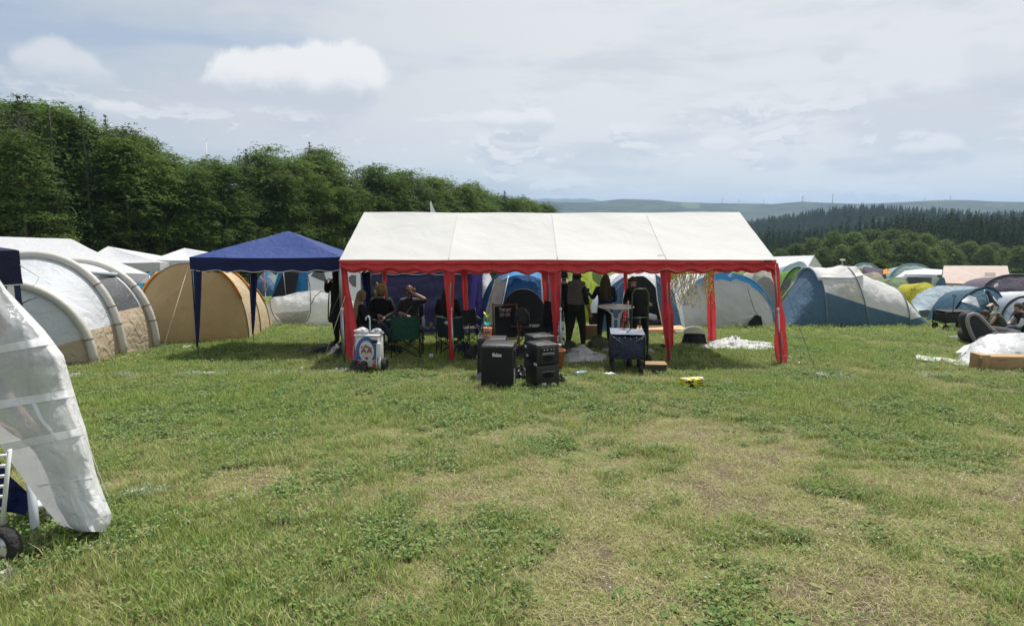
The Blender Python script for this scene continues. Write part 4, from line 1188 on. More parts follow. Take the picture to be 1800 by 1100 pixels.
# brown tunnel tent with orange sleeves
F_KHAKI = fab('khaki_polyester', (.68, .53, .32), bump=.8, bscale=3.4, trans=.45, stretch=(1, 1, .7))
F_SAND = fab('sand_polyester', (.60, .47, .30), bump=.7, bscale=4, trans=.25)
F_ORANGE = fab('orange_polyester', (.72, .27, .02), bump=.4, trans=.2)
def build_khaki():
    fr = gpt(437, 598); fl = gpt(238, 609)
    t = thing('tunnel_tent', 'khaki brown tunnel tent with orange pole sleeves behind the blue gazebo legs', 'tent', onG((fl.x + fr.x) / 2, 16))
    h = at(335, 459, fr.y).z - (fr.z + fl.z) / 2
    r0 = arch(fl, fr, h, 36, 2.25, .02)
    b1 = gpt(458, 588); b2 = gpt(474, 576)
    r1 = arch(gpt(262, 596) + Vector((0, .2, 0)), b1, h * .98, 36, 2.3, .05); r2 = arch(gpt(330, 583), b2, h * .80, 36, 2.2)
    r3 = arch(gpt(380, 572), gpt(482, 572), .25, 36, 2.)
    endcap(t, [('end_wall', F_KHAKI)], r0, (0, -.10, 0), wr=.05, ws=2.0, seed=5, n=26)
    loft(t, [('side_panel', F_SAND)], [r0, r1], seed=6, wr=.03)
    loft(t, [('rear_panel', F_SAND)], [r1, r2], seed=7, wr=.03)
    loft(t, [('tail_panel', F_KHAKI)], [r2, r3], seed=8, wr=.03)
    for r, lo, hi in ((r0, 22, 31), (r1, 21, 30), (r2, 24, 31)):
        MB().tube([p + Vector((.02, 0, .02)) for p in r[lo:hi]], [.10] * 3 + [.075] * (hi - lo - 3), 8, flat=.3).build('pole_sleeve', F_ORANGE, t)
        MB().tube([p + Vector((.015, 0, .01)) for p in r], .014, 6).build('pole', mat('grey_pole', (.2, .19, .17), .5), t)
    MB().tube([p + Vector((-.02, -.01, .02)) for p in r0[6:13]], .055, 8, flat=.45).build('pole_sleeve', F_ORANGE, t)
    # vent hood on the end wall
    c = at(315, 486, fr.y - .10); P = []
    for i in range(13):
        q = i / 12; a = math.pi * q
        P.append([c + Vector((-.22 * math.cos(a), -.02 - .13 * k * math.sin(a), .20 - .22 * k + .10 * k * math.sin(a) * .8)) for k in np.linspace(0, 1, 5)])
    MB().grid(P).build('vent_hood', F_KHAKI, t)
    for (a, b) in (((263, 487), (293, 522)), ((384, 486), (340, 515))):
        MB().tube([at(a[0], a[1], fr.y - .12), at(b[0], b[1], fr.y - .14)], .004, 5).build('storm_cord', mat('brown_cord', (.12, .09, .06), .8), t)
build_khaki()

# white pop-up tent with black piping, and the blue tent behind
F_SILV = fab('silver_white_nylon', (.82, .83, .85), bump=.6, bscale=3.5, trans=.35)
F_TEAL = fab('bright_blue_nylon', (.03, .19, .42), bump=.6, trans=.25)
F_DKIN = mat('tent_inside_shade', (.012, .014, .018), .95)  # near-black colour standing in for the shade inside open tents
def outline_tent(t, name, m, poly, Yf, depth, bulge=.25, n=20, seed=0, backY=None, mesh=True):
    """closed fabric body: silhouette polyline (feet..over the top..feet) swept backwards and shrunk"""
    pts = []
    for (a, b) in zip(poly, poly[1:]):
        for k in range(n): pts.append((a[0] + (b[0] - a[0]) * k / n, a[1] + (b[1] - a[1]) * k / n))
    pts.append(poly[-1])
    A = [at(u, v, Yf) for u, v in pts]; c = sum(A, Vector()) / len(A); c.z = min(p.z for p in A)
    out = []
    ribs = []
    for q in (0, .35, .75, 1.):
        s = [1, 1.04, .82, .25][[0, .35, .75, 1.].index(q)]
        ribs.append([Vector((c.x + (p.x - c.x) * s, Yf + depth * q, (c.z + (p.z - c.z) * s) - SLOPE * depth * q)) for p in A])
    loft(t, [(name, m)], ribs, sub=5, seed=seed, wr=.03, sag=.0)
    return A
def arcpts(u0, v0, u1, v1, h, n=20, e=2.2, lean=0):
    """picture arch: feet (u0,v0)-(u1,v1), crown h px above the mean foot line"""
    out = []
    for i in range(n + 1):
        th = math.pi * (1 - i / n); cs, sn = math.cos(th), math.sin(th)
        k = math.copysign(abs(cs) ** (2 / e), cs); s = abs(sn) ** (2 / e)
        out.append((u0 + (u1 - u0) * (.5 + .5 * k) + lean * s, v0 + (v1 - v0) * (.5 + .5 * k) - h * s))
    return out
def sheet(t, name, m, top, bot, Yt, Yb, n=24, k=14, wr=.02, seed=0, bul=0., smooth=True):
    """fabric sheet between two picture polylines at given depths"""
    def ev(P, q):
        x = q * (len(P) - 1); i = min(int(x), len(P) - 2); f = x - i
        return (P[i][0] + (P[i + 1][0] - P[i][0]) * f, P[i][1] + (P[i + 1][1] - P[i][1]) * f)
    P = []
    for i in range(n + 1):
        a = at(*ev(top, i / n), Yt if not callable(Yt) else Yt(i / n)); b = at(*ev(bot, i / n), Yb if not callable(Yb) else Yb(i / n)); row = []
        for j in range(k + 1):
            q = j / k; p = a.lerp(b, q)
            w = wr * (nz(p.x * 3, p.z * 3, seed) + .6 * nz(p.x * 7 + p.z * 4, p.z * 5, seed + 3))
            p.y += w - bul * math.sin(math.pi * q) * math.sin(math.pi * i / n)
            row.append(p)
        P.append(row)
    return MB().grid(P).build(name, m, t, smooth)

def build_popup():
    Y = gp(520, 572).y
    t = thing('popup_tent', 'white pop-up tent with black edged round door panel seen under the blue gazebo', 'tent', gpt(545, 572, 0) + Vector((0, .4, 0)))
    top = [(462, 553), (470, 538), (480, 522), (500, 520), (520, 514), (545, 511), (575, 509), (600, 512), (622, 530), (640, 552)]
    body = sheet(t, 'canopy', F_SILV, top, [(472, 571), (500, 573), (540, 573), (580, 573), (636, 572)], Y + .35, Y, n=60, k=24, wr=.05, seed=3, bul=.22)
    sheet(t, 'canopy_rear', F_SILV, top, [(470, 545), (520, 535), (580, 533), (636, 545)], Y + .35, Y + 1.6, n=30, k=8, wr=.02, seed=4)
    ring = [(476, 522), (476, 535), (480, 550), (488, 563), (497, 571), (530, 572), (541, 563), (547, 548), (547, 530), (546, 505), (541, 478)]
    MB().tube([at(u, v, Y + .2 - .28 * math.sin(math.pi * min(1, max(0, (v - 505) / 75)))) - Vector((0, .07, 0)) for u, v in ring], .012, 6).build('door_piping', M_BLACK, t)
    sheet(t, 'door_pocket', fab('grey_white_mesh', (.42, .43, .44), bump=.9, bscale=14), [(483, 551), (505, 548), (528, 548), (545, 545)], [(497, 569), (510, 571), (525, 571), (536, 566)], Y - .14, Y - .12, wr=.03)
    MB().tube([at(547, 535, Y - .1), at(553, 522, Y), at(565, 511, Y + .15), at(585, 508, Y + .3)], .011, 6).build('door_piping', M_BLACK, t)
    c = at(513, 534, Y - .16)
    MB().prism([(c.x - .03, c.z), (c.x - .008, c.z + .028), (c.x + .004, c.z + .012), (c.x + .014, c.z + .02), (c.x + .032, c.z)], c.y - .02, c.y - .012).build('logo', M_TEXT, t, False)
    MB().box(at(514, 538, Y - .18), (.19, .004, .008)).build('logo', mat('grey_print', (.3, .3, .3), .6), t)
    # blue tent with dark open porch
    Y2 = 25.5
    t = thing('dome_tent', 'bright blue tent with dark open porch above the white pop-up tent', 'tent', onG(at(540, 500, Y2).x, Y2 + .8))
    sheet(t, 'canopy', F_TEAL, [(490, 474), (520, 466), (548, 468), (575, 486), (592, 500)], [(470, 556), (505, 560), (545, 560), (580, 560), (605, 560)], Y2 + .5, Y2, n=40, k=20, wr=.04, seed=8, bul=.2)
    sheet(t, 'porch_shade', F_DKIN, [(500, 474), (514, 472), (527, 474)], [(478, 522), (498, 522), (518, 518)], Y2 + .18, Y2 - .28, wr=.0)  # dark sheet painted as the shade inside the porch
    sheet(t, 'canopy_rear', F_TEAL, [(490, 474), (520, 466), (548, 468), (575, 486), (592, 500)], [(490, 545), (530, 545), (600, 545)], Y2 + .5, Y2 + 2.2, n=20, k=6)
    MB().tube([at(489, 478, Y2), at(478, 522, Y2 - .2)], .016, 6).build('pole', mat('blue_edge', (.06, .2, .34), .6), t)
    MB().tube([at(498, 478, Y2 - .2), at(503, 521, Y2 - .3)], .012, 6).build('pole', M_GREY, t)
    # tent with a grey mesh window and white frame
    Y3 = 24
    t = thing('tunnel_tent', 'white framed tent with grey mesh windows behind the left marquee post', 'tent', onG(at(590, 500, Y3).x, Y3 + 1))
    sheet(t, 'canopy', F_W2, [(541, 484), (560, 470), (600, 466), (640, 478)], [(545, 560), (600, 560), (645, 560)], Y3 + .9, Y3 + .5, n=24, k=12, wr=.03)
    sheet(t, 'window', M_MESH, [(546, 486), (552, 476), (568, 474)], [(548, 486), (562, 492), (575, 496)], Y3 + .55, Y3 + .5, wr=.01)
    sheet(t, 'window', M_MESH, [(613, 487), (618, 483), (626, 484)], [(613, 494), (619, 503), (626, 505)], Y3 + .55, Y3 + .5, wr=.01)
    # far small blue tents on the left
    Y4 = 31
    t = thing('dome_tent', 'low dark blue tent with a white panel between the gazebo leg and the blue tent', 'tent', onG(at(470, 500, Y4).x, Y4 + 1))
    A = arcpts(448, 520, 492, 518, 42)
    sheet(t, 'canopy', fab('slate_blue_nylon', (.05, .12, .24), bump=.6, trans=.15), A, [(448, 521), (470, 521), (492, 519)], Y4 + .8, Y4, n=30, wr=.04, bul=.3)
    sheet(t, 'white_panel', F_W2, [(469, 486), (480, 482), (488, 484)], [(474, 488), (481, 497), (486, 503)], Y4 - .25, Y4 - .3)
    MB().tube([at(457, 486, Y4 - .3), at(464, 495, Y4 - .3), at(463, 512, Y4 - .3)], .03, 6).build('red_edge', mat('red_edge', (.5, .12, .09), .6), t)
build_popup()
rope('guy_rope', 'cream guy line beside the dark blue far tent', [at(474, 492, 24), gpt(462, 530)], .012)

# violet blue gazebo with side wall, behind the left half of the marquee
def build_violet():
    Y = gp(700, 588).y
    x0, x1 = at(632, 500, Y).x, at(832, 500, Y).x
    t = gazebo('gazebo', 'violet blue gazebo with closed side wall seen through the marquee', x0, x1, Y, Y + 3.2, at(700, 463, Y).z, at(740, 438, Y + 1.6).z, F_PURP, F_PURP, .26, True, M_STEEL, pipe=M_WP, per=.62)
    zt = at(700, 470, Y).z
    P = []
    for i in range(81):
        q = i / 80; x = x0 + .05 + (x1 - x0 - .1) * q
        P.append([(x, Y + .04 + .05 * nz(x * 1.3 + j * .14, j * .25, 5) + .03 * math.sin(j * .55 + x * 2.2 + nz(x, j * .1) * 3), zt - (zt - G1(x, Y) - .03) * j / 30) for j in range(31)])
    MB().grid(P).build('side_wall', F_PURP, t)
    P = []
    for i in range(31):
        q = i / 30; x = at(826 + 22 * q, 480, Y - .2).x
        P.append([(x - .05 * (j / 20) * math.sin(q * 3), Y - .15 + .07 * math.sin(q * 9 + j * .1), at(830, 478 + 4 * q, Y).z - (1.75 * j / 20)) for j in range(21)])
    MB().grid(P).build('hanging_flap', fab('violet_flap', (.075, .065, .26), bump=.9, trans=.2), t)
build_violet()

# blue and grey dome tent with dark doorway, centre
F_COBALT = fab('cobalt_nylon', (.02, .11, .26), bump=.7, trans=.35); F_SKYB = fab('sky_blue_trim', (.05, .27, .58), bump=.4, trans=.3)
F_STONE = fab('stone_grey_nylon', (.38, .36, .33), bump=.7, bscale=6, trans=.2, stretch=(1, 1, .5))
def build_center_dome():
    Y = gp(850, 592).y
    t = thing('dome_tent', 'blue and stone grey dome tent with wide black doorway behind the deckchair', 'tent', onG(at(905, 590, Y).x, Y + .9))
    out = arcpts(842, 590, 992, 592, 122, 28, 2.35)
    sheet(t, 'canopy', F_COBALT, out, [(842, 591), (900, 593), (992, 593)], Y + .75, Y + .05, n=60, k=24, wr=.05, seed=2, bul=.35)
    ribs = [[at(u, v, Y + .75) for u, v in out]]
    ribs.append([Vector((p.x * .98 + .1, p.y + 1.8, p.z - .25)) for p in ribs[0]]); ribs.append([Vector(((p.x - ribs[0][14].x) * .5 + ribs[0][14].x, p.y + 3.0, G1(p.x, p.y + 3) + max(0, (p.z - G1(p.x, p.y))) * .3)) for p in ribs[0]])
    loft(t, [('rear_canopy', F_COBALT)], ribs, sub=6, wr=.03)
    sheet(t, 'grey_side', F_STONE, [(869, 492), (880, 485), (893, 483)], [(842, 588), (856, 592), (868, 592)], Y + .40, Y - .22, n=16, k=24, wr=.03, seed=4)
    sheet(t, 'blue_top', F_SKYB, [(876, 486), (900, 478), (930, 476), (954, 480)], [(882, 492), (905, 484), (930, 483), (953, 492)], Y + .55, Y + .30, wr=.03)
    sheet(t, 'white_edge', F_W2, [(950, 482), (952, 481), (955, 482)], [(954, 560), (957, 560), (960, 560)], Y + .30, Y - .20, wr=0.)
    MB().tube([at(894, 484, Y + .33), at(882, 540, Y + .05), at(872, 590, Y - .27)], .014, 6, flat=.5).build('white_edge', M_WP, t)
    MB().tube([at(870, 490, Y + .35), at(850, 590, Y - .3)], .006, 5).build('guy_cord', M_BLACK, t)
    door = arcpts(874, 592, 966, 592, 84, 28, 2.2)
    sheet(t, 'doorway', F_DKIN, door, [(874, 593), (966, 593)], Y - .12, Y - .32, n=40, k=8, wr=0.)  # flat dark sheet in place of the shaded tent interior
    MB().tube([at(u, v, Y - .36) for u, v in door], .022, 6, flat=.5).build('door_hood', mat('maroon_trim', (.06, .025, .025), .7), t)
    MB().tube([at(u, v, Y + .78) for u, v in out[2:27]], .03, 6).build('pole_sleeve', mat('teal_sleeve', (.03, .10, .13), .7), t)
build_center_dome()

# pale tent slivers and lime tents behind the standing people
F_LIME = fab('lime_nylon', (.50, .62, .05), bump=.6, trans=.35); F_OLIVE = fab('olive_green_nylon', (.17, .24, .09), bump=.6, trans=.2)
def simple_dome(name, label, uv, hh, Y, m, depth=2.6, sleeves=None, e=2.2, lean=0, front=None, cat='tent', bul=.35, seed=1, cord=True):
    (u0, v0, u1, v1) = uv; out = arcpts(u0, v0, u1, v1, hh, 24, e, lean)
    c = onG(at((u0 + u1) / 2, v0, Y).x, Y + depth * .4)
    t = thing(name, label, cat, c)
    sheet(t, 'canopy', front or m, out, [(u0, v0 + 1), ((u0 + u1) / 2, max(v0, v1) + 2), (u1, v1 + 1)], Y + .5, Y, n=44, k=18, wr=.045, seed=seed, bul=bul)
    A = [at(u, v, Y + .5) for u, v in out]; mid = (A[0] + A[-1]) / 2
    B = [Vector((mid.x + (p.x - mid.x) * .96, p.y + depth * .55, G1(p.x, p.y + depth * .55) + max(0., p.z - G1(p.x, p.y)) * .92)) for p in A]
    C = [Vector((mid.x + (p.x - mid.x) * .45, p.y + depth, G1(p.x, p.y + depth) + max(0., p.z - G1(p.x, p.y)) * .2)) for p in A]
    loft(t, [('rear_canopy', m)], [A, B, C], sub=6, wr=.03, seed=seed)
    if sleeves: MB().tube([p + Vector((0, -.02, .01)) for p in A], .03, 6).build('pole_sleeve', sleeves, t)
    return t, out
lt, _ = simple_dome('dome_tent', 'lime green tent showing behind the man in the quilted vest', (996, 575, 1062, 572), 103, 23.5, F_LIME, seed=4)
sheet(lt, 'olive_panel', F_OLIVE, [(1040, 480), (1048, 474), (1058, 478)], [(1042, 492), (1050, 500), (1058, 503)], 23.2, 23.1)
sheet(lt, 'door_flap', fab('pale_lime', (.62, .70, .18), trans=.3), [(1036, 478), (1041, 478)], [(1028, 530), (1040, 520)], 23.1, 22.9)
simple_dome('dome_tent', 'pale pink tent sliver between the red curtain and the standing man', (972, 560, 1006, 560), 75, 23, fab('pale_pink_nylon', (.62, .50, .47), trans=.3), seed=6)
simple_dome('dome_tent', 'small white tent top between the violet gazebo and the blue dome tent', (838, 560, 872, 560), 82, 22, F_W2, seed=9)

# white topped blue tent with dark doorway behind the hand truck
F_DENIM = fab('denim_blue_nylon', (.075, .145, .26), bump=.7, trans=.15)
def build_porch():
    Y = gp(1130, 582).y
    t = thing('tunnel_tent', 'blue tent with pale roof arch and open black doorway holding mattresses', 'tent', onG(at(1130, 580, Y).x, Y + 1.2))
    out = arcpts(1050, 588, 1204, 590, 118, 28, 2.2)
    sheet(t, 'roof_arch', F_SILV, out, arcpts(1064, 588, 1190, 590, 104, 28, 2.2), Y + .1, Y - .25, n=60, k=4, wr=.02)
    A = [at(u, v, Y + .1) for u, v in out]
    loft(t, [('roof', F_SILV)], [A, [Vector((p.x, p.y + 2.4, p.z - .3)) for p in A]], sub=8, wr=.04, seed=3)
    endcap(t, [('rear_wall', F_DKIN)], [Vector((p.x, p.y + 2.3, p.z - .3)) for p in A], (0, .02, 0))  # rear wall coloured near-black to carry the inside shade
    sheet(t, 'left_wall', F_DENIM, [(1066, 510), (1080, 498), (1100, 484)], [(1056, 588), (1075, 590), (1090, 590)], Y - .22, Y - .35, wr=.03)
    sheet(t, 'right_wall', F_DENIM, [(1151, 481), (1165, 490), (1185, 515)], [(1166, 592), (1185, 590), (1202, 588)], Y - .22, Y - .40, wr=.04, seed=5)
    MB().tube([at(1151, 483, Y - .27), at(1156, 530, Y - .34), at(1168, 590, Y - .45)], .014, 6).build('white_edge', M_WP, t)
    MB().tube([at(1100, 487, Y - .27), at(1095, 530, Y - .32), at(1091, 560, Y - .4)], .012, 6).build('white_edge', M_WP, t)
    # bedding inside
    mb = MB().box(at(1148, 574, Y - .1), (1.1, .8, .13), Matrix.Rotation(.15, 3, 'Z'), bev=.05)
    o = mb.build('mattress', mat('grey_blue_bedding', (.30, .32, .36), .85, bump=.4), None); recenter(o); tag(o, 'grey folded mattress lying in the open blue tent doorway', 'mattress')
    mb = MB().box(at(1140, 556, Y), (.5, .4, .16), Matrix.Rotation(-.2, 3, 'Z') @ Matrix.Rotation(.2, 3, 'Y'), bev=.07)
    o = mb.build('pillow', mat('grey_pillow', (.42, .42, .44), .85, bump=.4), None); recenter(o); tag(o, 'pale grey pillow on top of the bedding in the blue tent', 'pillow')
    mb = MB().box(at(1140, 566, Y - .05), (.75, .5, .1), Matrix.Rotation(.1, 3, 'Z'), bev=.045)
    o = mb.build('sleeping_bag', mat('black_quilt', (.02, .02, .025), .8, bump=.5), None); recenter(o); tag(o, 'black rolled sleeping bag between pillow and grey mattress', 'sleeping bag')
build_porch()

# grey tunnel tent with bright blue pole sleeves
F_LGREY = fab('light_grey_nylon', (.55, .55, .56), bump=.5, bscale=3, trans=.3)
def build_grey_tunnel():
    Y = gp(1300, 576).y
    t = thing('tunnel_tent', 'light grey tunnel tent with bright blue sleeve and white wave logo', 'tent', onG(at(1290, 580, Y).x, Y + 1.4))
    out = arcpts(1183, 582, 1361, 576, 99, 32, 2.15, 0)
    body = sheet(t, 'end_wall', F_LGREY, [(u, v + 3) for u, v in out], [(1190, 578), (1258, 576), (1310, 578), (1352, 577)], Y + .45, Y, n=70, k=30, wr=.035, seed=11, bul=.18)
    blue = mat('bright_blue_trim', (.03, .26, .58), .5, bump=.2)
    A = [at(u, v, Y + .42) for u, v in out]
    # broad blue band over the crown, narrowing to a pole sleeve at the side
    P = []
    for i, (u, v) in enumerate(out[10:29]):
        w = 15 * math.sin(math.pi * min(1, i / 15)) ** .6 + 2 if i < 15 else 3
        P.append([at(u, v - 1 + w * k / 4, Y + .40 - .05 * k / 4) for k in range(5)])
    MB().grid(P).build('blue_band', blue, t)
    MB().tube([p + Vector((.01, -.03, 0)) for p in A[20:32]], .022, 6).build('pole_sleeve', blue, t)
    B = [at(u, v, Y - .05) for u, v in arcpts(1196, 578, 1330, 560, 78, 24, 2., -8)]
    MB().tube(B[4:13], .03, 6, flat=.5).build('pole_sleeve', blue, t)
    MB().tube([p + Vector((-.35, .1, .08)) for p in B[5:12]], .02, 6).build('pole_sleeve', mat('pale_blue_trim', (.2, .38, .5), .6), t)
    loft(t, [('rear_canopy', fab('pale_grey_nylon', (.52, .53, .55), bump=.6, trans=.2))], [A, [Vector((p.x - .3, p.y + 2.2, p.z - .2)) for p in A]], sub=8, wr=.05, seed=3)
    # seam, open lower corner and logo
    MB().tube([at(1312, 498, Y + .2), at(1318, 520, Y + .05), at(1326, 545, Y - .1), at(1337, 560, Y - .15)], .013, 6, flat=.5).build('door_zip', M_BLACK, t)
    sheet(t, 'corner_shade', F_DKIN, [(1316, 566), (1328, 553), (1338, 556)], [(1314, 576), (1330, 577), (1342, 577)], Y - .12, Y - .16, wr=0.)  # dark sheet painted as shade in the open corner
    MB().tube([at(1262, 571, Y - .1), at(1300, 560, Y - .14), at(1325, 554, Y - .14)], .006, 5).build('hem_cord', M_WP, t)
    c = at(1284, 484, Y + .28)
    mb = MB(); mb.tube([c + Vector((.06 * math.cos(a) * (1 - a / 9), 0, .045 * math.sin(a) * (1 - a / 9))) for a in np.linspace(0, 5, 14)], .010, 6)
    mb.tube([c + Vector((-.08, 0, .0)), c + Vector((-.03, 0, -.035)), c + Vector((.04, 0, -.05))], .008, 6); mb.build('wave_logo', M_WP, t)
    # black strip standing in for the shade along the tent foot
    MB().tube([at(1190, 580, Y), at(1258, 578, Y - .05), at(1312, 580, Y), ], .025, 5, flat=.4).build('foot_shade', M_BLACK, t)
build_grey_tunnel()
for (a, b, l) in (((1175, 505), (1206, 577), 'white cord from the grey tent to the grass, left one of the pair'), ((1190, 525), (1228, 578), 'white cord from the grey tent to the grass, right one of the pair')):
    rope('guy_rope', l, [at(a[0], a[1], 16.9), gpt(b[0], b[1])], .006, M_WP)

# gold tinsel streamers hanging from the marquee eave
def build_tinsel():
    m = mat('gold_foil', (.80, .60, .20), .35, .6); r = random.Random(4)
    YY = YF + 2.9; z0 = at(1210, 470, YY).z
    t = thing('tinsel_curtain', 'gold foil tinsel strands hanging tangled in the right half of the marquee', 'tinsel', onG(at(1215, 600, YY).x, YY))
    for k in range(110):
        u = r.uniform(1178, 1252); x = at(u, 470, YY).x; y = YY + r.uniform(-.12, .12)
        L = r.uniform(.35, .95) * (1 if 1190 < u < 1245 else .7); n = 14; ph = r.random() * 9; dx = r.uniform(-.3, .35) * L
        pts = [(x + dx * (i / n) ** 1.5 + .02 * math.sin(i * .9 + ph), y + .015 * math.cos(i * 1.1 + ph), z0 - L * i / n) for i in range(n + 1)]
        mb = MB()
        P = [[(p[0] - .008 * math.cos(i * 1.3 + ph), p[1] - .005 * math.sin(i * 1.3 + ph), p[2]), (p[0] + .008 * math.cos(i * 1.3 + ph), p[1] + .005 * math.sin(i * 1.3 + ph), p[2])] for i, p in enumerate(pts)]
        mb.grid(P).build('strand', m, t, False)
    for (u, v, rad) in ((1186, 515, .10), (1213, 530, .12), (1222, 538, .10), (1200, 522, .09)):
        c = at(u, v, YY); mb = MB()
        for i in range(60):
            d = Vector((r.gauss(0, 1), r.gauss(0, 1), r.gauss(0, 1))) * rad * .5; e = Vector((r.gauss(0, 1), r.gauss(0, 1), r.gauss(0, 1))) * .018
            f = Vector((r.gauss(0, 1), r.gauss(0, 1), r.gauss(0, 1))) * .012
            mb.add([c + d, c + d + e, c + d + f], [(0, 1, 2)])
        o = mb.build('foil_tangle', m, t, False); o['kind'] = 'stuff'
build_tinsel()

# ------------------------------------------------------------------ tents on the right
F_SLATE = fab('slate_blue_polyester', (.085, .155, .235), bump=.8, bscale=3.0, trans=.25, stretch=(1, 1, .8))
F_PALE = fab('pale_grey_polyester', (.66, .66, .645), bump=.75, bscale=2.6, trans=.25)
def build_big_right():
    Y = gp(1500, 574).y
    t = thing('tunnel_tent', 'large slate blue and pale grey family tunnel tent right of the marquee', 'tent', onG(at(1510, 574, Y).x, Y + 1.5))
    top = [(1392, 560), (1400, 535), (1418, 508), (1440, 484), (1462, 470), (1500, 467), (1530, 468), (1552, 474), (1580, 483), (1601, 502), (1608, 525), (1622, 548), (1638, 571)]
    bot = [(1386, 573), (1420, 574), (1470, 575), (1530, 575), (1580, 574), (1642, 572)]
    # long side seen square-on: upper pale fabric and blue lower fabric
    roof = [(1418, 478), (1440, 470), (1470, 467), (1503, 467), (1530, 474), (1562, 484), (1590, 500), (1602, 512)]
    ridge = lambda q: Y + 1.35
    T = [(1446, 500), (1455, 478), (1470, 469), (1500, 467), (1530, 476), (1562, 486), (1590, 500), (1603, 514), (1612, 535), (1640, 571)]
    # build as arches along x: (u_foot, v_foot, top v)
    ribs = []
    spec = [(1454, 575, 469), (1530, 575, 465), (1600, 574, 502), (1642, 573, 566)]
    for (u, vf, vt) in spec:
        f = gpt(u, vf); X = f.x; top_z = at(u, vt, Y + 1.3).z; h = top_z - (f.z - .10)
        # tops of leaning ribs follow the picture
        ribs.append(arch(Vector((X, f.y, f.z)), onG(X + .1, f.y + 2.9), h, 34, 2.3))
    shift = [(-.10, 0), (-.42, 0), (-.10, 0), (0, 0)]
    for k, (r, (s, _)) in enumerate(zip(ribs, shift)):
        for i, p in enumerate(r): p.x += s * math.sin(math.pi * i / 34) ** .7
    pa = plane_uv((1452, 514), (1530, 540), Y + .15); pb = plane_uv((1530, 540), (1600, 559), Y + .15)
    def sl(pl): return lambda p: 0 if above(pl, p) else (1 if p.y < Y + 1.45 else 2)
    # first bay with clear window
    xw0, xw1 = at(1464, 500, Y + .3).x, at(1522, 500, Y + .3).x
    zt = at(1490, 494, Y + .35).z
    def selw(p):
        if not above(pa, p): return 1 if p.y < Y + 1.45 else 3
        if p.y < Y + 1.1 and xw0 < p.x < xw1 and p.z < zt: return 2
        return 0
    F_WIN = fab('milky_window', (.62, .60, .53), bump=.8, bscale=4, trans=.3, rough=.35)
    loft(t, [('side_panel', F_PALE), ('side_skirt', F_SLATE), ('window', F_WIN), ('rear_skirt', F_SLATE)], ribs[0:2], selw,
         [pa, (Vector((xw0, 0, 0)), Vector((1, 0, .0))), (Vector((xw1, 0, 0)), Vector((1, 0, -.25)).normalized()), (Vector((0, 0, zt)), Vector((0, 0, 1)))], sub=26, wr=.05, ws=2.6, seed=2, sag=.03)
    loft(t, [('side_panel', F_PALE), ('side_skirt', F_SLATE), ('rear_skirt', F_SLATE)], ribs[1:3], sl(pb), [pb], sub=24, wr=.05, ws=2.4, seed=3, sag=.03)
    pc = plane_uv((1600, 560), (1630, 557), Y + .15)
    loft(t, [('tail_panel', F_PALE), ('tail_skirt', F_SLATE), ('rear_skirt', F_SLATE)], ribs[2:4], sl(pc), [pc], sub=14, wr=.05, seed=4, sag=.02)
    f0, f1 = ribs[0][0], ribs[0][-1]; lo = arch(onG(f0.x - 1.25, f0.y + .1), onG(f1.x - 1.05, f1.y - .3), .06, 34, 2.3)
    loft(t, [('end_wall', F_SLATE)], [lo, ribs[0]], sub=20, wr=.04, seed=8, sag=.02)
    MB().tube([p + Vector((-.05, 0, .015)) for p in ribs[0][9:32]], .075, 8, flat=.5).build('hood', mat('grey_hood', (.40, .43, .46), .7, bump=.3), t)
    # roof overhang above the window
    sheet(t, 'roof_overhang', F_PALE, [(1447, 478), (1480, 468), (1505, 468), (1517, 482)], [(1444, 487), (1465, 488), (1495, 488), (1518, 483)], Y + .75, Y + .22, wr=.02)
    for r in ribs[:3]:
        MB().tube([p + Vector((.0, -.015, .01)) for p in r[:24]], .017, 6).build('pole_sleeve', mat('grey_green_sleeve', (.18, .21, .20), .7), t)
    for k, j in ((20, 2), (24, 6)):
        a_, b_ = ribs[0][k], lo[j if False else 34 - j]
        MB().tube([a_ + Vector((-.03, -.05, .03)), a_.lerp(b_, .5) + Vector((-.05, -.06, .06)), b_ + Vector((-.03, -.06, .02))], .012, 6, flat=.4).build('white_tape', M_WP, t)
    MB().tube([lo[30] + Vector((0, -.05, .02)), lo[34] + Vector((0, -.05, .03)), ribs[0][34] + Vector((-.2, -.06, .03))], .012, 6, flat=.4).build('white_tape', M_WP, t)
    MB().tube([at(1472, 516, Y + .1), at(1450, 540, Y - .1), at(1451, 560, Y - .12), at(1455, 575, Y - .1)], .009, 5).build('storm_cord', M_WP, t)
    # pegs along the skirt
    for u in (1530, 1600): MB().tube([gpt(u, 573), gpt(u, 573) + Vector((0, -.04, .10))], .006, 5).build('tent_peg', M_STEEL, t)
build_big_right()

M_TEALS = mat('pale_teal_sleeve', (.25, .36, .38), .6)
gt, _ = simple_dome('tunnel_tent', 'green tent with grey window between the marquee post and the slate blue tent', (1362, 560, 1425, 545), 82, 25.0, fab('leaf_green_nylon', (.15, .30, .06), bump=.6, trans=.25), seed=3, sleeves=mat('dark_green_sleeve', (.03, .05, .03), .7), e=2.0, lean=6)
sheet(gt, 'window', M_MESH, [(1379, 492), (1392, 489)], [(1372, 509), (1386, 510)], 24.7, 24.6, wr=.01)
bt, bo = simple_dome('dome_tent', 'cream dome tent with brown grey door behind the grey blue-edged tent', (1312, 560, 1376, 560), 92, 24.5, fab('cream_nylon', (.55, .52, .43), trans=.2), seed=5, sleeves=None)
sheet(bt, 'mesh_door', fab('grey_brown_mesh', (.26, .25, .24), bump=.4), arcpts(1322, 540, 1368, 540, 54, 16), [(1322, 545), (1368, 545)], 24.2, 24.1, wr=.02)
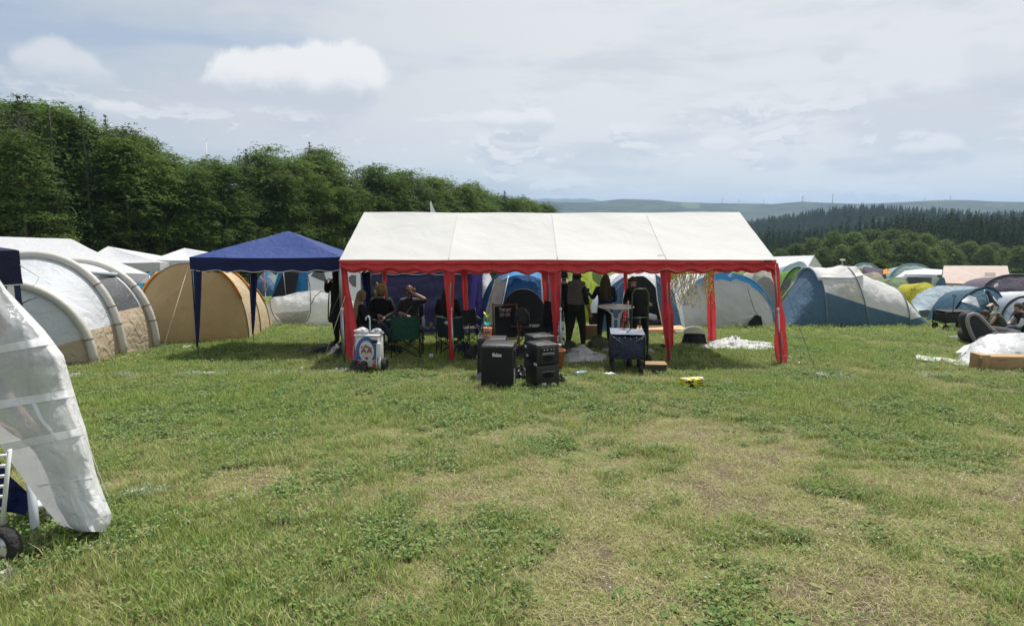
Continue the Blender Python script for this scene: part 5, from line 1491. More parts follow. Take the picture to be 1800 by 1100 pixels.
tt, _ = simple_dome('tunnel_tent', 'pale teal roofed tent right behind the marquee corner', (1366, 540, 1425, 520), 68, 29.5, fab('pale_teal_nylon', (.28, .40, .42), bump=.5, trans=.25), seed=6, e=3.)
sheet(tt, 'navy_side', F_SLATE, [(1366, 481), (1395, 482)], [(1366, 492), (1395, 494)], 29.1, 29.0)
def build_white_marquee():
    Y = 38.
    t = thing('marquee', 'small white gable marquee behind the right end of the red valance', 'marquee', onG(at(1395, 470, Y).x, Y + 2))
    a = [at(1330, 452, Y + 2), at(1431, 449, Y + 2)]; e = [at(1330, 476, Y), at(1418, 476, Y)]
    P = [[e[0].lerp(e[1], i / 10).lerp(a[0].lerp(a[1], i / 10), j / 8) - Vector((0, 0, .03 * math.sin(math.pi * j / 8))) for j in range(9)] for i in range(11)]
    MB().grid(P).build('roof_panel', F_W2, t)
    g = [at(1418, 476, Y), at(1431, 449, Y + 2), at(1444, 467, Y + 4)]
    MB().add([g[0], g[1], g[2]], [(0, 1, 2)]).build('gable', F_W2, t, False)
    b0, b1 = Vector((e[0].x + .3, Y + 4, e[0].z - .3)), g[2]
    MB().add([a[0], a[1], b1, b0], [(0, 1, 2, 3)]).build('roof_panel', F_W2, t, False)
    MB().add([e[0], e[1], onG(e[1].x, Y), onG(e[0].x, Y)], [(0, 1, 2, 3)]).build('side_wall', F_W2, t, False)
    MB().add([g[0], g[2], onG(g[2].x, Y + 4), onG(g[0].x, Y)], [(0, 1, 2, 3)]).build('end_wall', F_W2, t, False)
    gm = mat('grey_frame', (.3, .3, .3), .6)
    MB().tube([g[0], g[1], g[2]], .03, 5).build('gable_edge', gm, t)
build_white_marquee()
simple_dome('dome_tent', 'pale teal dome roof behind the slate blue tent ridge', (1488, 500, 1552, 500), 37, 42, fab('ice_teal_nylon', (.36, .47, .47), bump=.4, trans=.3), seed=2, sleeves=M_TEALS)
def build_purple_orange():
    Y = 40.
    t = thing('tunnel_tent', 'dark purple tunnel tent with orange end below the yellow-green bush', 'tent', onG(at(1540, 490, Y).x, Y + 1))
    F_PU = fab('dusk_purple_nylon', (.10, .085, .13), bump=.5, trans=.15)
    sheet(t, 'canopy', F_PU, [(1513, 476), (1519, 469), (1535, 470), (1553, 473), (1558, 482)], [(1515, 500), (1535, 502), (1560, 502)], Y + .9, Y, n=24, wr=.04, bul=.2)
    sheet(t, 'orange_end', F_ORANGE, [(1553, 474), (1559, 472), (1566, 477)], [(1552, 482), (1558, 481), (1564, 480)], Y + .8, Y + .3)
    sheet(t, 'yellow_patch', fab('sand_yellow', (.6, .42, .2)), [(1508, 474), (1514, 470)], [(1510, 480), (1516, 480)], Y + .8, Y + .7)
build_purple_orange()
simple_dome('dome_tent', 'small olive brown dome between the slate tent ridge and the purple tent', (1520, 505, 1556, 505), 27, 34, fab('olive_brown_nylon', (.30, .27, .20), trans=.2), seed=7)
simple_dome('dome_tent', 'dull green dome top right behind the slate blue tent', (1552, 520, 1602, 520), 33, 32, fab('dull_green_nylon', (.16, .23, .12), trans=.2), seed=8)
simple_dome('dome_tent', 'pale teal high dome behind the white caravan awning', (1560, 505, 1648, 505), 41, 44, fab('ice_teal_nylon', (.36, .47, .47), bump=.4, trans=.3), seed=12, sleeves=M_TEALS)
def build_awning():
    Y = 35.
    t = thing('awning_tent', 'white awning tent with wide grey window strip beside the pink tent', 'tent', onG(at(1615, 500, Y).x, Y + 1.5))
    sheet(t, 'roof_panel', F_W2, [(1554, 500), (1590, 476), (1625, 472), (1657, 474)], [(1552, 503), (1590, 488), (1625, 482), (1655, 483)], Y + 1.8, Y, wr=.02)
    sheet(t, 'front_wall', fab('ice_white_nylon', (.62, .66, .72), trans=.2), [(1590, 482), (1625, 482), (1648, 483)], [(1590, 530), (1625, 530), (1646, 530)], Y - .02, Y - .05, wr=.02)
    sheet(t, 'side_wall', fab('ice_white_nylon', (.62, .66, .72), trans=.2), [(1552, 503), (1590, 484)], [(1552, 530), (1590, 530)], lambda q: Y + 1. - q, lambda q: Y + 1. - q, wr=.02)
    sheet(t, 'window', M_MESH, [(1595, 487), (1638, 488)], [(1594, 499), (1637, 500)], Y - .1, Y - .12, wr=.01)
    sheet(t, 'blue_flap', F_SLATE, [(1653, 486), (1660, 488)], [(1644, 502), (1664, 502)], Y - .1, Y - .2)
build_awning()
def build_pink():
    Y = 40.
    t = thing('ridge_tent', 'long pale pink ridge tent with small grey window beneath the far forest', 'tent', onG(at(1715, 500, Y).x, Y + 2))
    F_P = fab('pale_pink_canvas', (.62, .50, .45), bump=.4, trans=.15)
    sheet(t, 'roof_panel', F_P, [(1659, 467), (1715, 467), (1771, 467)], [(1655, 497), (1715, 499), (1778, 502)], Y + 2.2, Y + .2, n=40, k=16, wr=.04, seed=3)
    sheet(t, 'side_wall', fab('pink_brown_canvas', (.46, .33, .29), bump=.5), [(1656, 497), (1715, 500), (1777, 502)], [(1657, 516), (1715, 520), (1777, 522)], Y + .25, Y + .22, wr=.04)
    sheet(t, 'window', mat('taupe_window', (.30, .26, .24), .7), [(1731, 479), (1750, 479)], [(1731, 486), (1750, 486)], Y + 1.05, Y + .75, wr=0.)
    a, b, c = at(1659, 467, Y + 2.2), at(1655, 497, Y + .2), at(1663, 492, Y + 4.2)
    MB().add([a, b, onG(b.x, b.y), onG(c.x, c.y), c], [(0, 1, 2, 3, 4)]).build('end_wall', F_P, t, False)
    d, e = at(1771, 467, Y + 2.2), at(1778, 502, Y + .2); f = Vector((d.x, Y + 4.2, c.z))
    MB().add([d, e, onG(e.x, e.y), onG(f.x, f.y), f], [(0, 1, 2, 3, 4)]).build('end_wall', F_P, t, False)
    MB().add([a, d, f, c], [(0, 1, 2, 3)]).build('roof_panel', F_P, t, False)
build_pink()
F_PLUM = fab('plum_grey_nylon', (.105, .09, .125), bump=.5, trans=.12)
pt_, _ = simple_dome('tunnel_tent', 'plum grey tunnel tent with black hoops behind the teal dome at the right edge', (1718, 545, 1850, 545), 62, 29.5, F_PLUM, seed=4, sleeves=M_BLACK, e=2.4, depth=3.2)
sheet(pt_, 'vent_window', mat('pale_vent', (.35, .36, .36), .6), [(1748, 500), (1755, 497)], [(1747, 505), (1754, 503)], 29.3, 29.2, wr=0)
simple_dome('tunnel_tent', 'grey mesh fronted hoop of the plum tent standing left of it', (1734, 540, 1785, 540), 52, 31.5, fab('grey_mesh_front', (.17, .18, .18), bump=.5), seed=4, sleeves=M_BLACK, e=2.2)
yt, _ = simple_dome('dome_tent', 'bright yellow dome tent between the slate tent and the ice blue tent', (1594, 545, 1656, 545), 49, 30, fab('bright_yellow_nylon', (.55, .50, .05), bump=.5, trans=.35), seed=9, e=2.0)
txt(yt, 'A3', at(1605, 509, 29.8), .2, M_TEXT, (math.pi / 2, -.3, 0))
def build_ice():
    Y = gp(1660, 560).y
    t = thing('tunnel_tent', 'long ice blue tunnel tent with dark grey skirt behind the black wagon', 'tent', onG(at(1665, 560, Y).x, Y + 1.2))
    F_I = fab('ice_blue_nylon', (.42, .51, .58), bump=.7, bscale=2.5, trans=.2); F_G = fab('asphalt_grey_nylon', (.10, .10, .12), bump=.5)
    top = [(1602, 530), (1612, 518), (1628, 508), (1650, 502), (1680, 502), (1705, 503), (1725, 506)]
    sheet(t, 'canopy', F_I, top, [(1614, 548), (1640, 550), (1672, 555), (1700, 556), (1725, 556)], Y + 1.0, Y + .1, n=50, k=22, wr=.05, seed=4, bul=.18)
    sheet(t, 'skirt', F_G, [(1614, 546), (1630, 544), (1655, 550), (1690, 556), (1720, 556)], [(1622, 556), (1640, 559), (1670, 560), (1700, 560), (1720, 560)], Y + .02, Y - .02, wr=.02)
    sheet(t, 'rear_canopy', F_I, top, [(1606, 545), (1650, 540), (1725, 540)], Y + 1.0, Y + 2.6, n=20, k=6)
build_ice()
def build_teal():
    Y = gp(1700, 574).y
    t = thing('dome_tent', 'dark teal dome tent with white side window and open door, near the right edge', 'tent', onG(at(1720, 570, Y).x, Y + 1))
    F_T = fab('deep_teal_nylon', (.035, .10, .155), bump=.6, trans=.2)
    out = [(1668, 560), (1676, 548), (1686, 532), (1698, 519), (1714, 509), (1732, 504), (1746, 506), (1757, 516), (1766, 530), (1776, 546), (1786, 562)]
    sheet(t, 'canopy', F_T, out, [(1668, 570), (1700, 574), (1740, 574), (1786, 572)], Y + .7, Y, n=60, k=22, wr=.05, seed=6, bul=.3)
    MB().tube([at(u, v, Y + .66) for u, v in out], .022, 6).build('pole_sleeve', mat('black_teal', (.01, .025, .035), .6), t)
    sheet(t, 'window', fab('white_window', (.6, .62, .64), bump=.5), [(1692, 527), (1703, 519), (1716, 523)], [(1690, 530), (1706, 534), (1722, 540)], Y + .12, Y - .08, wr=.01)
    sheet(t, 'door_shade', F_DKIN, [(1731, 511), (1738, 511), (1745, 521)], [(1737, 538), (1750, 538), (1762, 540)], Y + .15, Y - .12, wr=0.)  # dark sheet standing for shade behind the door opening
    MB().tube([at(1730, 509, Y + .2), at(1736, 525, Y + .02), at(1741, 545, Y - .2)], .02, 6).build('door_edge', mat('mint_edge', (.15, .38, .42), .6), t)
    MB().tube([at(1745, 522, Y + .1), at(1755, 535, Y - .08), at(1768, 550, Y - .2)], .018, 6).build('door_edge', M_WP, t)
    A = [at(u, v, Y + .7) for u, v in out]; c = (A[0] + A[-1]) / 2
    loft(t, [('rear_canopy', F_T)], [A, [Vector((c.x + (p.x - c.x) * .8, p.y + 1.6, p.z - .3)) for p in A]], sub=6)
build_teal()
nt_, _ = simple_dome('dome_tent', 'pale and charcoal grey dome tent at the right picture edge', (1758, 575, 1850, 575), 54, gp(1780, 578).y, fab('blue_grey_nylon', (.26, .31, .36), bump=.5, trans=.15), seed=3, sleeves=mat('black_teal', (.01, .025, .035), .6), e=2.2)
Yn = gp(1780, 578).y
sheet(nt_, 'charcoal_wall', fab('charcoal_nylon', (.07, .07, .08), bump=.5), [(1776, 556), (1790, 535), (1812, 526)], [(1770, 578), (1790, 580), (1815, 580)], Yn - .02, Yn - .25, wr=.02)
simple_dome('dome_tent', 'white tent corner above the charcoal dome at the right edge', (1776, 545, 1850, 545), 34, 26, F_W2, seed=13)
def build_mast():
    p = onG(at(1481, 460, 60).x, 60); top = at(1481, 457, 60)
    t = thing('lamp_mast', 'thin lamp mast with a white lamp head above the slate tent', 'lamp', p)
    MB().tube([p, top], .05, 6).build('pole', M_STEEL, t)
    MB().box(top, (.42, .22, .14), bev=.04).build('lamp_head', M_WP, t)
    Y = 24.; p = onG(at(761, 400, Y).x, Y)
    t = thing('feather_flag', 'white pennant flag poking up behind the marquee ridge', 'flag', p)
    MB().tube([p, at(757, 354, Y)], .015, 6).build('pole', M_STEEL, t)
    sheet(t, 'pennant', F_W2, [(756, 354), (758, 356)], [(757, 385), (771, 385)], Y, Y, wr=.01)
build_mast()
# left tents' neighbour colours glimpsed between the white gazebos
simple_dome('dome_tent', 'bright green tent glimpsed between the two white gazebos', (268, 520, 300, 520), 54, 24.5, fab('signal_green', (.14, .42, .05), trans=.3), seed=3)
simple_dome('dome_tent', 'bright blue tent glimpsed left of the green one between the white gazebos', (228, 520, 262, 520), 50, 24.0, fab('signal_blue', (.03, .25, .5), trans=.3), seed=4)

# ------------------------------------------------------------------ people
SKIN = mat('skin', (.52, .33, .25), .6, var=.08, bscale=20); SKIN_T = mat('tattooed_skin', (.36, .24, .19), .6, var=.45, bscale=60)
C_BLK = mat('black_cloth', (.014, .014, .016), .85, bump=.5, bscale=16); C_DKG = mat('charcoal_cloth', (.045, .045, .05), .85, bump=.5, bscale=16)
C_VEST = mat('grey_brown_quilt', (.15, .135, .125), .75, bump=.3, bscale=14); C_JEAN = mat('dark_jeans', (.035, .06, .10), .85, bump=.4, bscale=18)
C_GREEN = mat('camo_green_cloth', (.07, .085, .05), .85, bump=.4, bscale=12, var=.5); C_SHOE = mat('black_shoe', (.015, .015, .015), .6); C_WHITE = mat('white_cloth', (.6, .6, .6), .85, bump=.4)
C_NAVY = mat('navy_cloth', (.02, .03, .075), .85, bump=.4, bscale=14)
H_BLOND = mat('blond_hair', (.36, .25, .12), .6, bump=.8, bscale=6, stretch=(6, 6, .6), var=.35); H_BRN = mat('brown_hair', (.075, .04, .025), .6, bump=.8, bscale=6, stretch=(6, 6, .6), var=.3)
H_DARK = mat('dark_hair', (.018, .013, .011), .55, bump=.8, bscale=6, stretch=(6, 6, .6), var=.3); H_RED = mat('reddish_hair', (.22, .08, .035), .6, bump=.8, bscale=8, var=.3)
M_EYE = mat('eye_dark', (.02, .015, .012), .3); M_LIP = mat('lip', (.35, .13, .11), .5)

def stand(**k):
    J = dict(pelvis=(0, 0, .95), spine=(0, .01, 1.13), chest=(0, 0, 1.32), neck=(0, 0, 1.47), head=(0, .015, 1.60))
    for s, n in ((1, 'r'), (-1, 'l')):
        J.update({'sh' + n: (s * .19, 0, 1.41), 'el' + n: (s * .235, -.02, 1.14), 'wr' + n: (s * .24, .06, .90), 'hip' + n: (s * .10, 0, .90), 'kn' + n: (s * .115, .02, .50), 'an' + n: (s * .12, -.02, .09), 'to' + n: (s * .13, .13, .035)})
    J.update(k); return J
def sit(**k):
    J = dict(pelvis=(0, 0, .46), spine=(0, -.03, .64), chest=(0, -.02, .84), neck=(0, .0, 1.0), head=(0, .03, 1.13))
    for s, n in ((1, 'r'), (-1, 'l')):
        J.update({'sh' + n: (s * .19, 0, .93), 'el' + n: (s * .25, .06, .67), 'wr' + n: (s * .17, .28, .62), 'hip' + n: (s * .11, .04, .46), 'kn' + n: (s * .14, .46, .50), 'an' + n: (s * .14, .48, .09), 'to' + n: (s * .15, .64, .035)})
    J.update(k); return J
BONES = [('pelvis', 'spine', 'torso'), ('spine', 'chest', 'torso'), ('chest', 'neck', 'torso'), ('neck', 'head', 'head')]
for n in 'rl':
    BONES += [('chest', 'sh' + n, 'torso'), ('sh' + n, 'el' + n, 'uarm'), ('el' + n, 'wr' + n, 'farm'), ('pelvis', 'hip' + n, 'thigh'), ('hip' + n, 'kn' + n, 'thigh'), ('kn' + n, 'an' + n, 'shin'), ('an' + n, 'to' + n, 'foot')]
RAD = dict(pelvis=.150, spine=.132, chest=.155, neck=.058, head=.05, sh=.068, el=.048, wr=.030, hip=.098, kn=.066, an=.046, to=.038)
def head_mesh(mb, c, yaw, pitch, s=1., roll=0.):
    """shaped head: skull, jaw, nose, ears, eyes, mouth; face towards local +Y"""
    M = Matrix.Rotation(yaw, 3, 'Z') @ Matrix.Rotation(pitch, 3, 'X') @ Matrix.Rotation(roll, 3, 'Y')
    nu, nv = 20, 16; vs = []; fs = []; mi = []
    for i in range(nv + 1):
        ph = math.pi * i / nv
        for j in range(nu):
            th = 2 * math.pi * j / nu; x, y, z = math.sin(ph) * math.sin(th), math.sin(ph) * math.cos(th), math.cos(ph)
            X, Y_, Z = x * .078, y * .096, z * .118
            if z < 0: X *= 1 + .30 * z; Y_ *= 1 + .12 * z + (.10 * -z if y > 0 else -.25 * -z)
            if y > .8 and -.35 < z < .12: Y_ += .018 * (1 - abs(x) / .35) * (1 - abs(z + .18) / .35) if abs(x) < .3 else 0
            if y > .6 and .0 < z < .3 and .15 < abs(x) < .55: Y_ -= .008
            vs.append(Vector((X, Y_, Z)))
    for i in range(nv):
        for j in range(nu):
            a, b = i * nu + j, i * nu + (j + 1) % nu; fs.append((a, b, b + nu, a + nu))
    k0 = mb.cur
    mb.cur = 0; mb.add([M @ v * s + c for v in vs], fs)
    for sx in (-1, 1):
        mb.cur = 1; mb.box(c + M @ Vector((sx * .031, .088, .012)) * s, (.022 * s, .012 * s, .009 * s), M)
        mb.cur = 0; mb.box(c + M @ Vector((sx * .080, -.005, -.005)) * s, (.014 * s, .034 * s, .055 * s), M, bev=.006 * s)
    mb.cur = 2; mb.box(c + M @ Vector((0, .093, -.062)) * s, (.044 * s, .012 * s, .010 * s), M)
    mb.cur = k0
    return M
def person(label, loc, rz, J, clothes, hair=None, hairkind='short', look=(0, 0), height=1., thick=1., hands=True, extra=None, cat='person', skin=SKIN, roll=0.):
    t = thing('person', label, cat, loc, rz)
    names = []; idx = {}; ed = []; rad = []
    def add(n, p, r, par=None):
        idx[n] = len(names); names.append(Vector(p) * height); rad.append(r)
        if par is not None: ed.append((idx[par], idx[n]))
    add('pelvis', J['pelvis'], RAD['pelvis'] * thick)
    add('spine', J['spine'], RAD['spine'] * thick, 'pelvis'); add('chest', J['chest'], RAD['chest'] * thick, 'spine'); add('neck', J['neck'], RAD['neck'], 'chest'); add('head', J['head'], RAD['head'], 'neck')
    for n in 'rl':
        add('sh' + n, J['sh' + n], RAD['sh'] * thick, 'chest'); add('el' + n, J['el' + n], RAD['el'] * thick, 'sh' + n); add('wr' + n, J['wr' + n], RAD['wr'], 'el' + n)
        add('hip' + n, J['hip' + n], RAD['hip'] * thick, 'pelvis'); add('kn' + n, J['kn' + n], RAD['kn'] * thick, 'hip' + n); add('an' + n, J['an' + n], RAD['an'], 'kn' + n); add('to' + n, J['to' + n], RAD['to'], 'an' + n)
        if hands:
            w = Vector(J['wr' + n]); d = (w - Vector(J['el' + n])).normalized()
            side = d.cross(Vector((0, 0, 1))); side = side.normalized() if side.length > .1 else Vector((1, 0, 0)); dn = d.cross(side).normalized()
            if dn.z > 0 and abs(d.z) < .7: dn = -dn
            add('palm' + n, w + d * .075, .022, 'wr' + n)
            for f in range(4):
                o = side * (f - 1.5) * .021; L = (.060, .072, .068, .052)[f]
                add('f%d%s' % (f, n), w + d * (.095) + o, .0095, 'palm' + n); add('g%d%s' % (f, n), w + d * (.095 + L * .55) + o + dn * .012, .0085, 'f%d%s' % (f, n)); add('h%d%s' % (f, n), w + d * (.095 + L * .8) + o + dn * .032, .007, 'g%d%s' % (f, n))
            sg = 1 if n == 'r' else -1
            add('t0' + n, w + d * .05 - side * .036 * sg, .011, 'wr' + n); add('t1' + n, w + d * .088 - side * .046 * sg + dn * .012, .009, 't0' + n)
    me = bpy.data.meshes.new('tmp'); me.from_pydata(names, ed, []); o = bpy.data.objects.new('tmp', me); COL.objects.link(o)
    o.modifiers.new('s', 'SKIN'); sub = o.modifiers.new('u', 'SUBSURF'); sub.levels = 2; sub.render_levels = 2
    if not me.skin_vertices: raise RuntimeError('skin layer missing')
    for i, sv in enumerate(me.skin_vertices[0].data):
        r = rad[i] * height * 1.16; sv.radius = (r, r); sv.use_root = (i == 0)
        if names[i] is not None and i in (idx['pelvis'], idx['spine'], idx['chest']): sv.radius = (r * 1.12, r * .82)
    bpy.context.view_layer.update()
    dg = bpy.context.evaluated_depsgraph_get(); nm = bpy.data.meshes.new_from_object(o.evaluated_get(dg)); bpy.data.objects.remove(o)
    V = [v.co.copy() for v in nm.vertices]; F = [tuple(p.vertices) for p in nm.polygons]; bpy.data.meshes.remove(nm)
    mats = [skin, M_EYE, M_LIP]; slot = {}
    for kk in ('torso', 'uarm', 'farm', 'thigh', 'shin', 'foot'):
        m = clothes.get(kk, skin)
        if m not in mats: mats.append(m)
        slot[kk] = mats.index(m)
    slot['head'] = 0; slot['hand'] = 0
    seg = [(names[idx[a]], names[idx[b]], k, (rad[idx[a]] + rad[idx[b]]) / 2) for a, b, k in BONES]
    for n in 'rl':
        if hands: seg.append((names[idx['wr' + n]] + (names[idx['palm' + n]] - names[idx['wr' + n]]) * .3, names[idx['h1' + n]], 'hand', .03))
    mb = MB(); mb.v = [tuple(v) for v in V]; mb.f = F
    nk = names[idx['neck']]
    for f in F:
        c = sum((V[i] for i in f), Vector()) / len(f); best = None
        for a, b, k, rr in seg:
            ab = b - a; q = max(0, min(1, (c - a).dot(ab) / max(1e-9, ab.length_squared))); dd = (c - a - ab * q).length / rr
            if best is None or dd < best[0]: best = (dd, k, q)
        k = best[1]
        if k == 'torso' and c.z > nk.z + .0 and (c - nk).length < .09: k = 'head'
        mb.mi.append(slot[k])
    hc = names[idx['head']] + Vector((0, 0, .035)) * height
    M = head_mesh(mb, hc, look[0], look[1], height * .98, roll)
    body = link_mesh('body', mb.v, mb.f, mats, t, True, True, mb.mi)
    if hair is not None:
        h = MB(); nu, nv = 22, 14
        def hv(ph, th, s=1.0):
            x, y, z = math.sin(ph) * math.sin(th), math.sin(ph) * math.cos(th), math.cos(ph)
            return hc + M @ Vector((x * .091 * s, y * .108 * s - .008, z * .130 * s + .004)) * height
        P = []
        for j in range(nu + 1):
            th = 2 * math.pi * j / nu; fr = math.cos(th)
            end = 1.05 if fr > .55 else (1.75 if hairkind == 'short' else 2.2)
            P.append([hv(end * i / nv, th, 1 + .03 * nz(j * .8, i * .8, 3)) for i in range(nv + 1)])
        h.grid(P)
        if hairkind == 'long':
            back = M @ Vector((0, -1, 0)); sd = M @ Vector((1, 0, 0)); rows = []
            sh = names[idx['chest']]
            for i in range(12):
                q = i / 11; w = (.098 + .05 * math.sin(q * 2.4)) * height * (1 - .35 * q ** 3)
                c = hc + Vector((0, 0, .03 - .52 * q)) * height + Vector((back.x, back.y, 0)) * (.055 + .085 * math.sin(min(1, q * 1.3) * 1.6)) * height
                rows.append([c + Vector((sd.x, sd.y, 0)).normalized() * w * math.cos(a) * (1 + .06 * nz(i, a * 3)) + Vector((back.x, back.y, 0)).normalized() * .045 * height * math.sin(a) for a in np.linspace(0, 2 * math.pi, 17)])
            h.grid(rows)
        if hairkind == 'bun': h.lathe([(.001, .05), (.03, .04), (.045, 0), (.03, -.04), (.001, -.05)], tuple(hc + M @ Vector((-.11, -.03, .03))), 12)
        h.build('hair', hair, t, True, True)
    if extra: extra(t, names, idx, hc, M)
    return t
def garment(t, name, m, rows, n=24, thick=.0):
    """loose clothing: rings (centre, rx, ry)"""
    P = []
    for (c, rx, ry) in rows:
        P.append([Vector(c) + Vector((rx * math.cos(a) * (1 + .04 * nz(a * 2, c[2] * 4)), ry * math.sin(a) * (1 + .05 * nz(a * 2, c[2] * 4, 4)), 0)) for a in np.linspace(0, 2 * math.pi, n + 1)])
    return MB().grid(P).build(name, m, t, True, True)
def ploc(u, v): return gpt(u, v)

def build_people():
    # man in the quilted vest, seen from behind, turned to the right
    def vest(t, N_, ix, hc, M):
        for k in range(7):
            z = 1.02 + k * .068; w = .205 + .012 * math.sin(k)
            garment(t, 'quilted_vest', C_VEST, [((0, .0, z - .004), w - .014, .150), ((0, .0, z + .015), w, .168), ((0, 0, z + .05), w, .166), ((0, 0, z + .072), w - .014, .150)])
        garment(t, 'collar', C_VEST, [((0, -.01, 1.46), .13, .11), ((0, -.01, 1.53), .10, .095), ((0, -.01, 1.56), .095, .09)])
        P = [(hc + M @ Vector((.1 * math.cos(a), .118 * math.sin(a), .045))) for a in np.linspace(0, 6.283, 20)]
        MB().lathe([(.1, .03), (.102, .07), (.085, .115), (.04, .137), (.001, .14)], tuple(hc + Vector((0, -.005, 0))), 18, M).box(hc + M @ Vector((0, .13, .045)), (.13, .09, .012), M, bev=.005).build('cap', C_NAVY, t, True, True)
    person('man in a grey quilted vest and dark trousers standing with his back to the camera', ploc(1012, 615), -.55,
           stand(elr=(.27, -.02, 1.13), wrr=(.29, .10, .90), ell=(-.24, .10, 1.15), wrl=(-.16, .28, 1.10), knl=(-.13, -.03, .5), anl=(-.15, -.14, .09), tol=(-.17, -.02, .035), knr=(.13, .08, .5), anr=(.15, .08, .09), tor=(.17, .22, .035)),
           dict(torso=C_BLK, uarm=C_BLK, farm=SKIN_T, thigh=C_BLK, shin=C_BLK, foot=C_SHOE), H_DARK, 'short', (-.2, 0), .955, 1.12, extra=vest)
    person('man with dark hair half hidden behind the man in the quilted vest', ploc(990, 606), -.2, stand(), dict(torso=C_BLK, uarm=C_BLK, farm=C_BLK, thigh=C_BLK, shin=C_BLK, foot=C_SHOE), H_DARK, 'short', (.2, 0), .985, 1.05)
    # long haired woman at the white table, holding something up
    def cup(t, N_, ix, hc, M):
        w = N_[ix['palml']]
        MB().lathe([(.028, -.05), (.036, .06), (.037, .065), (.03, .05)], tuple(w + Vector((0, .02, .03))), 14).build('cup', mat('blue_cup', (.03, .05, .22), .4), t, True, True)
    person('woman with very long dark hair standing by the white bar table', ploc(1062, 611), -.25,
           stand(ell=(-.30, .10, 1.17), wrl=(-.42, .27, 1.25), elr=(.24, .04, 1.14), wrr=(.10, .22, 1.10)), dict(torso=C_NAVY, uarm=C_NAVY, farm=C_NAVY, thigh=C_BLK, shin=C_BLK, foot=C_SHOE), H_BRN, 'long', (.1, 0), .945, .95, extra=cup)
    # person bending behind the hand truck
    person('person in black bending forward behind the green hand truck', ploc(1122, 611), .35,
           stand(pelvis=(0, -.05, .93), spine=(0, .05, 1.10), chest=(0, .16, 1.27), neck=(0, .28, 1.38), head=(.02, .36, 1.47), shr=(.19, .17, 1.32), shl=(-.19, .17, 1.32), elr=(.27, .10, 1.08), wrr=(.20, -.10, 1.05), ell=(-.25, .22, 1.10), wrl=(-.2, .35, 1.0), hipr=(.1, -.05, .88), hipl=(-.1, -.05, .88), knr=(.16, -.02, .48), knl=(-.15, .0, .48), anr=(.2, -.04, .09), anl=(-.19, -.02, .09), tor=(.22, .11, .035), tol=(-.21, .13, .035)),
           dict(torso=C_BLK, uarm=C_BLK, farm=C_BLK, thigh=C_BLK, shin=C_BLK, foot=C_SHOE), H_BRN, 'short', (-.2, -.4), .97, 1.1)
    # figure in a long black coat at the left post, arms raised to the face
    def coat(t, N_, ix, hc, M):
        garment(t, 'coat', C_BLK, [((0, 0, 1.44), .16, .10), ((0, 0, 1.36), .22, .15), ((0, 0, 1.15), .19, .15), ((0, 0, .98), .20, .16), ((0, 0, .75), .25, .20), ((0, -.01, .56), .29, .23)])
        P = MB().lathe([(.112, -.16), (.125, -.05), (.118, .07), (.07, .135), (.001, .15)], tuple(hc + Vector((0, -.015, 0))), 18, M); P.build('hood', C_BLK, t, True, True)
        MB().tube([(.12, .16, 1.3), (.13, .19, .95), (.12, .22, .62)], .03, 8, flat=.4).build('lapel', C_DKG, t, True, True)
    person('person in a long black hooded coat standing at the left front post of the marquee', ploc(598, 607), math.pi * .78,
           stand(elr=(.36, .06, 1.17), wrr=(.15, .21, 1.40), ell=(-.36, .06, 1.17), wrl=(-.15, .21, 1.42)), dict(torso=C_BLK, uarm=C_BLK, farm=C_BLK, thigh=C_BLK, shin=C_BLK, foot=C_SHOE), H_DARK, 'short', (0, 0), 1.05, 1.05, extra=coat)
    # seated blond woman with phone, jeans and bare ankles
    def phone(t, N_, ix, hc, M):
        w = N_[ix['palmr']]; MB().box(w + Vector((0, .02, .05)), (.07, .01, .14), Matrix.Rotation(.5, 3, 'X'), bev=.004).build('phone', mat('pale_phone', (.5, .5, .52), .3), t, True, True)
    person('seated woman with long blond hair looking at a phone beside the coolers', ploc(636, 616), -1.1,
           sit(knr=(.14, .44, .56), anr=(.10, .62, .22), tor=(.10, .76, .16)), dict(torso=C_BLK, uarm=C_BLK, farm=C_BLK, thigh=C_JEAN, shin=C_JEAN, foot=C_SHOE), H_BLOND, 'long', (0, -.35), 1.02, .95, extra=phone)
    # seated figure with a yellow brown animal hood
    def hood(t, N_, ix, hc, M):
        m = mat('tan_plush', (.50, .34, .13), .95, bump=.8, bscale=40, var=.2); dk = mat('dark_plush', (.06, .045, .035), .95)
        mb = MB().lathe([(.118, -.06), (.135, .0), (.128, .08), (.08, .145), (.001, .16)], tuple(hc + M @ Vector((0, -.02, .01))), 18, M); mb.build('plush_hood', m, t, True, True)
        for s in (-1, 1):
            MB().lathe([(.035, 0), (.028, .035), (.001, .085)], tuple(hc + M @ Vector((s * .085, -.01, .125))), 10, M).build('hood_ear', m, t, True, True)
            MB().tube([hc + M @ Vector((s * .115, .05, .0)), hc + M @ Vector((s * .13, .07, -.10)), hc + M @ Vector((s * .11, .07, -.19))], [.035, .032, .04], 8).build('hood_flap', m, t, True, True)
            MB().box(hc + M @ Vector((s * .05, .115, .085)), (.02, .015, .02), M, bev=.006).build('hood_eye', dk, t, True, True)
    person('seated person in black wearing a tan animal-ear plush hood', ploc(672, 603), math.pi + .25, sit(wrr=(.1, .25, .66), wrl=(-.06, .27, .60)),
           dict(torso=C_BLK, uarm=C_BLK, farm=C_BLK, thigh=C_BLK, shin=C_BLK, foot=C_SHOE), H_BRN, 'short', (0, .15), 1.10, 1.1, extra=hood)
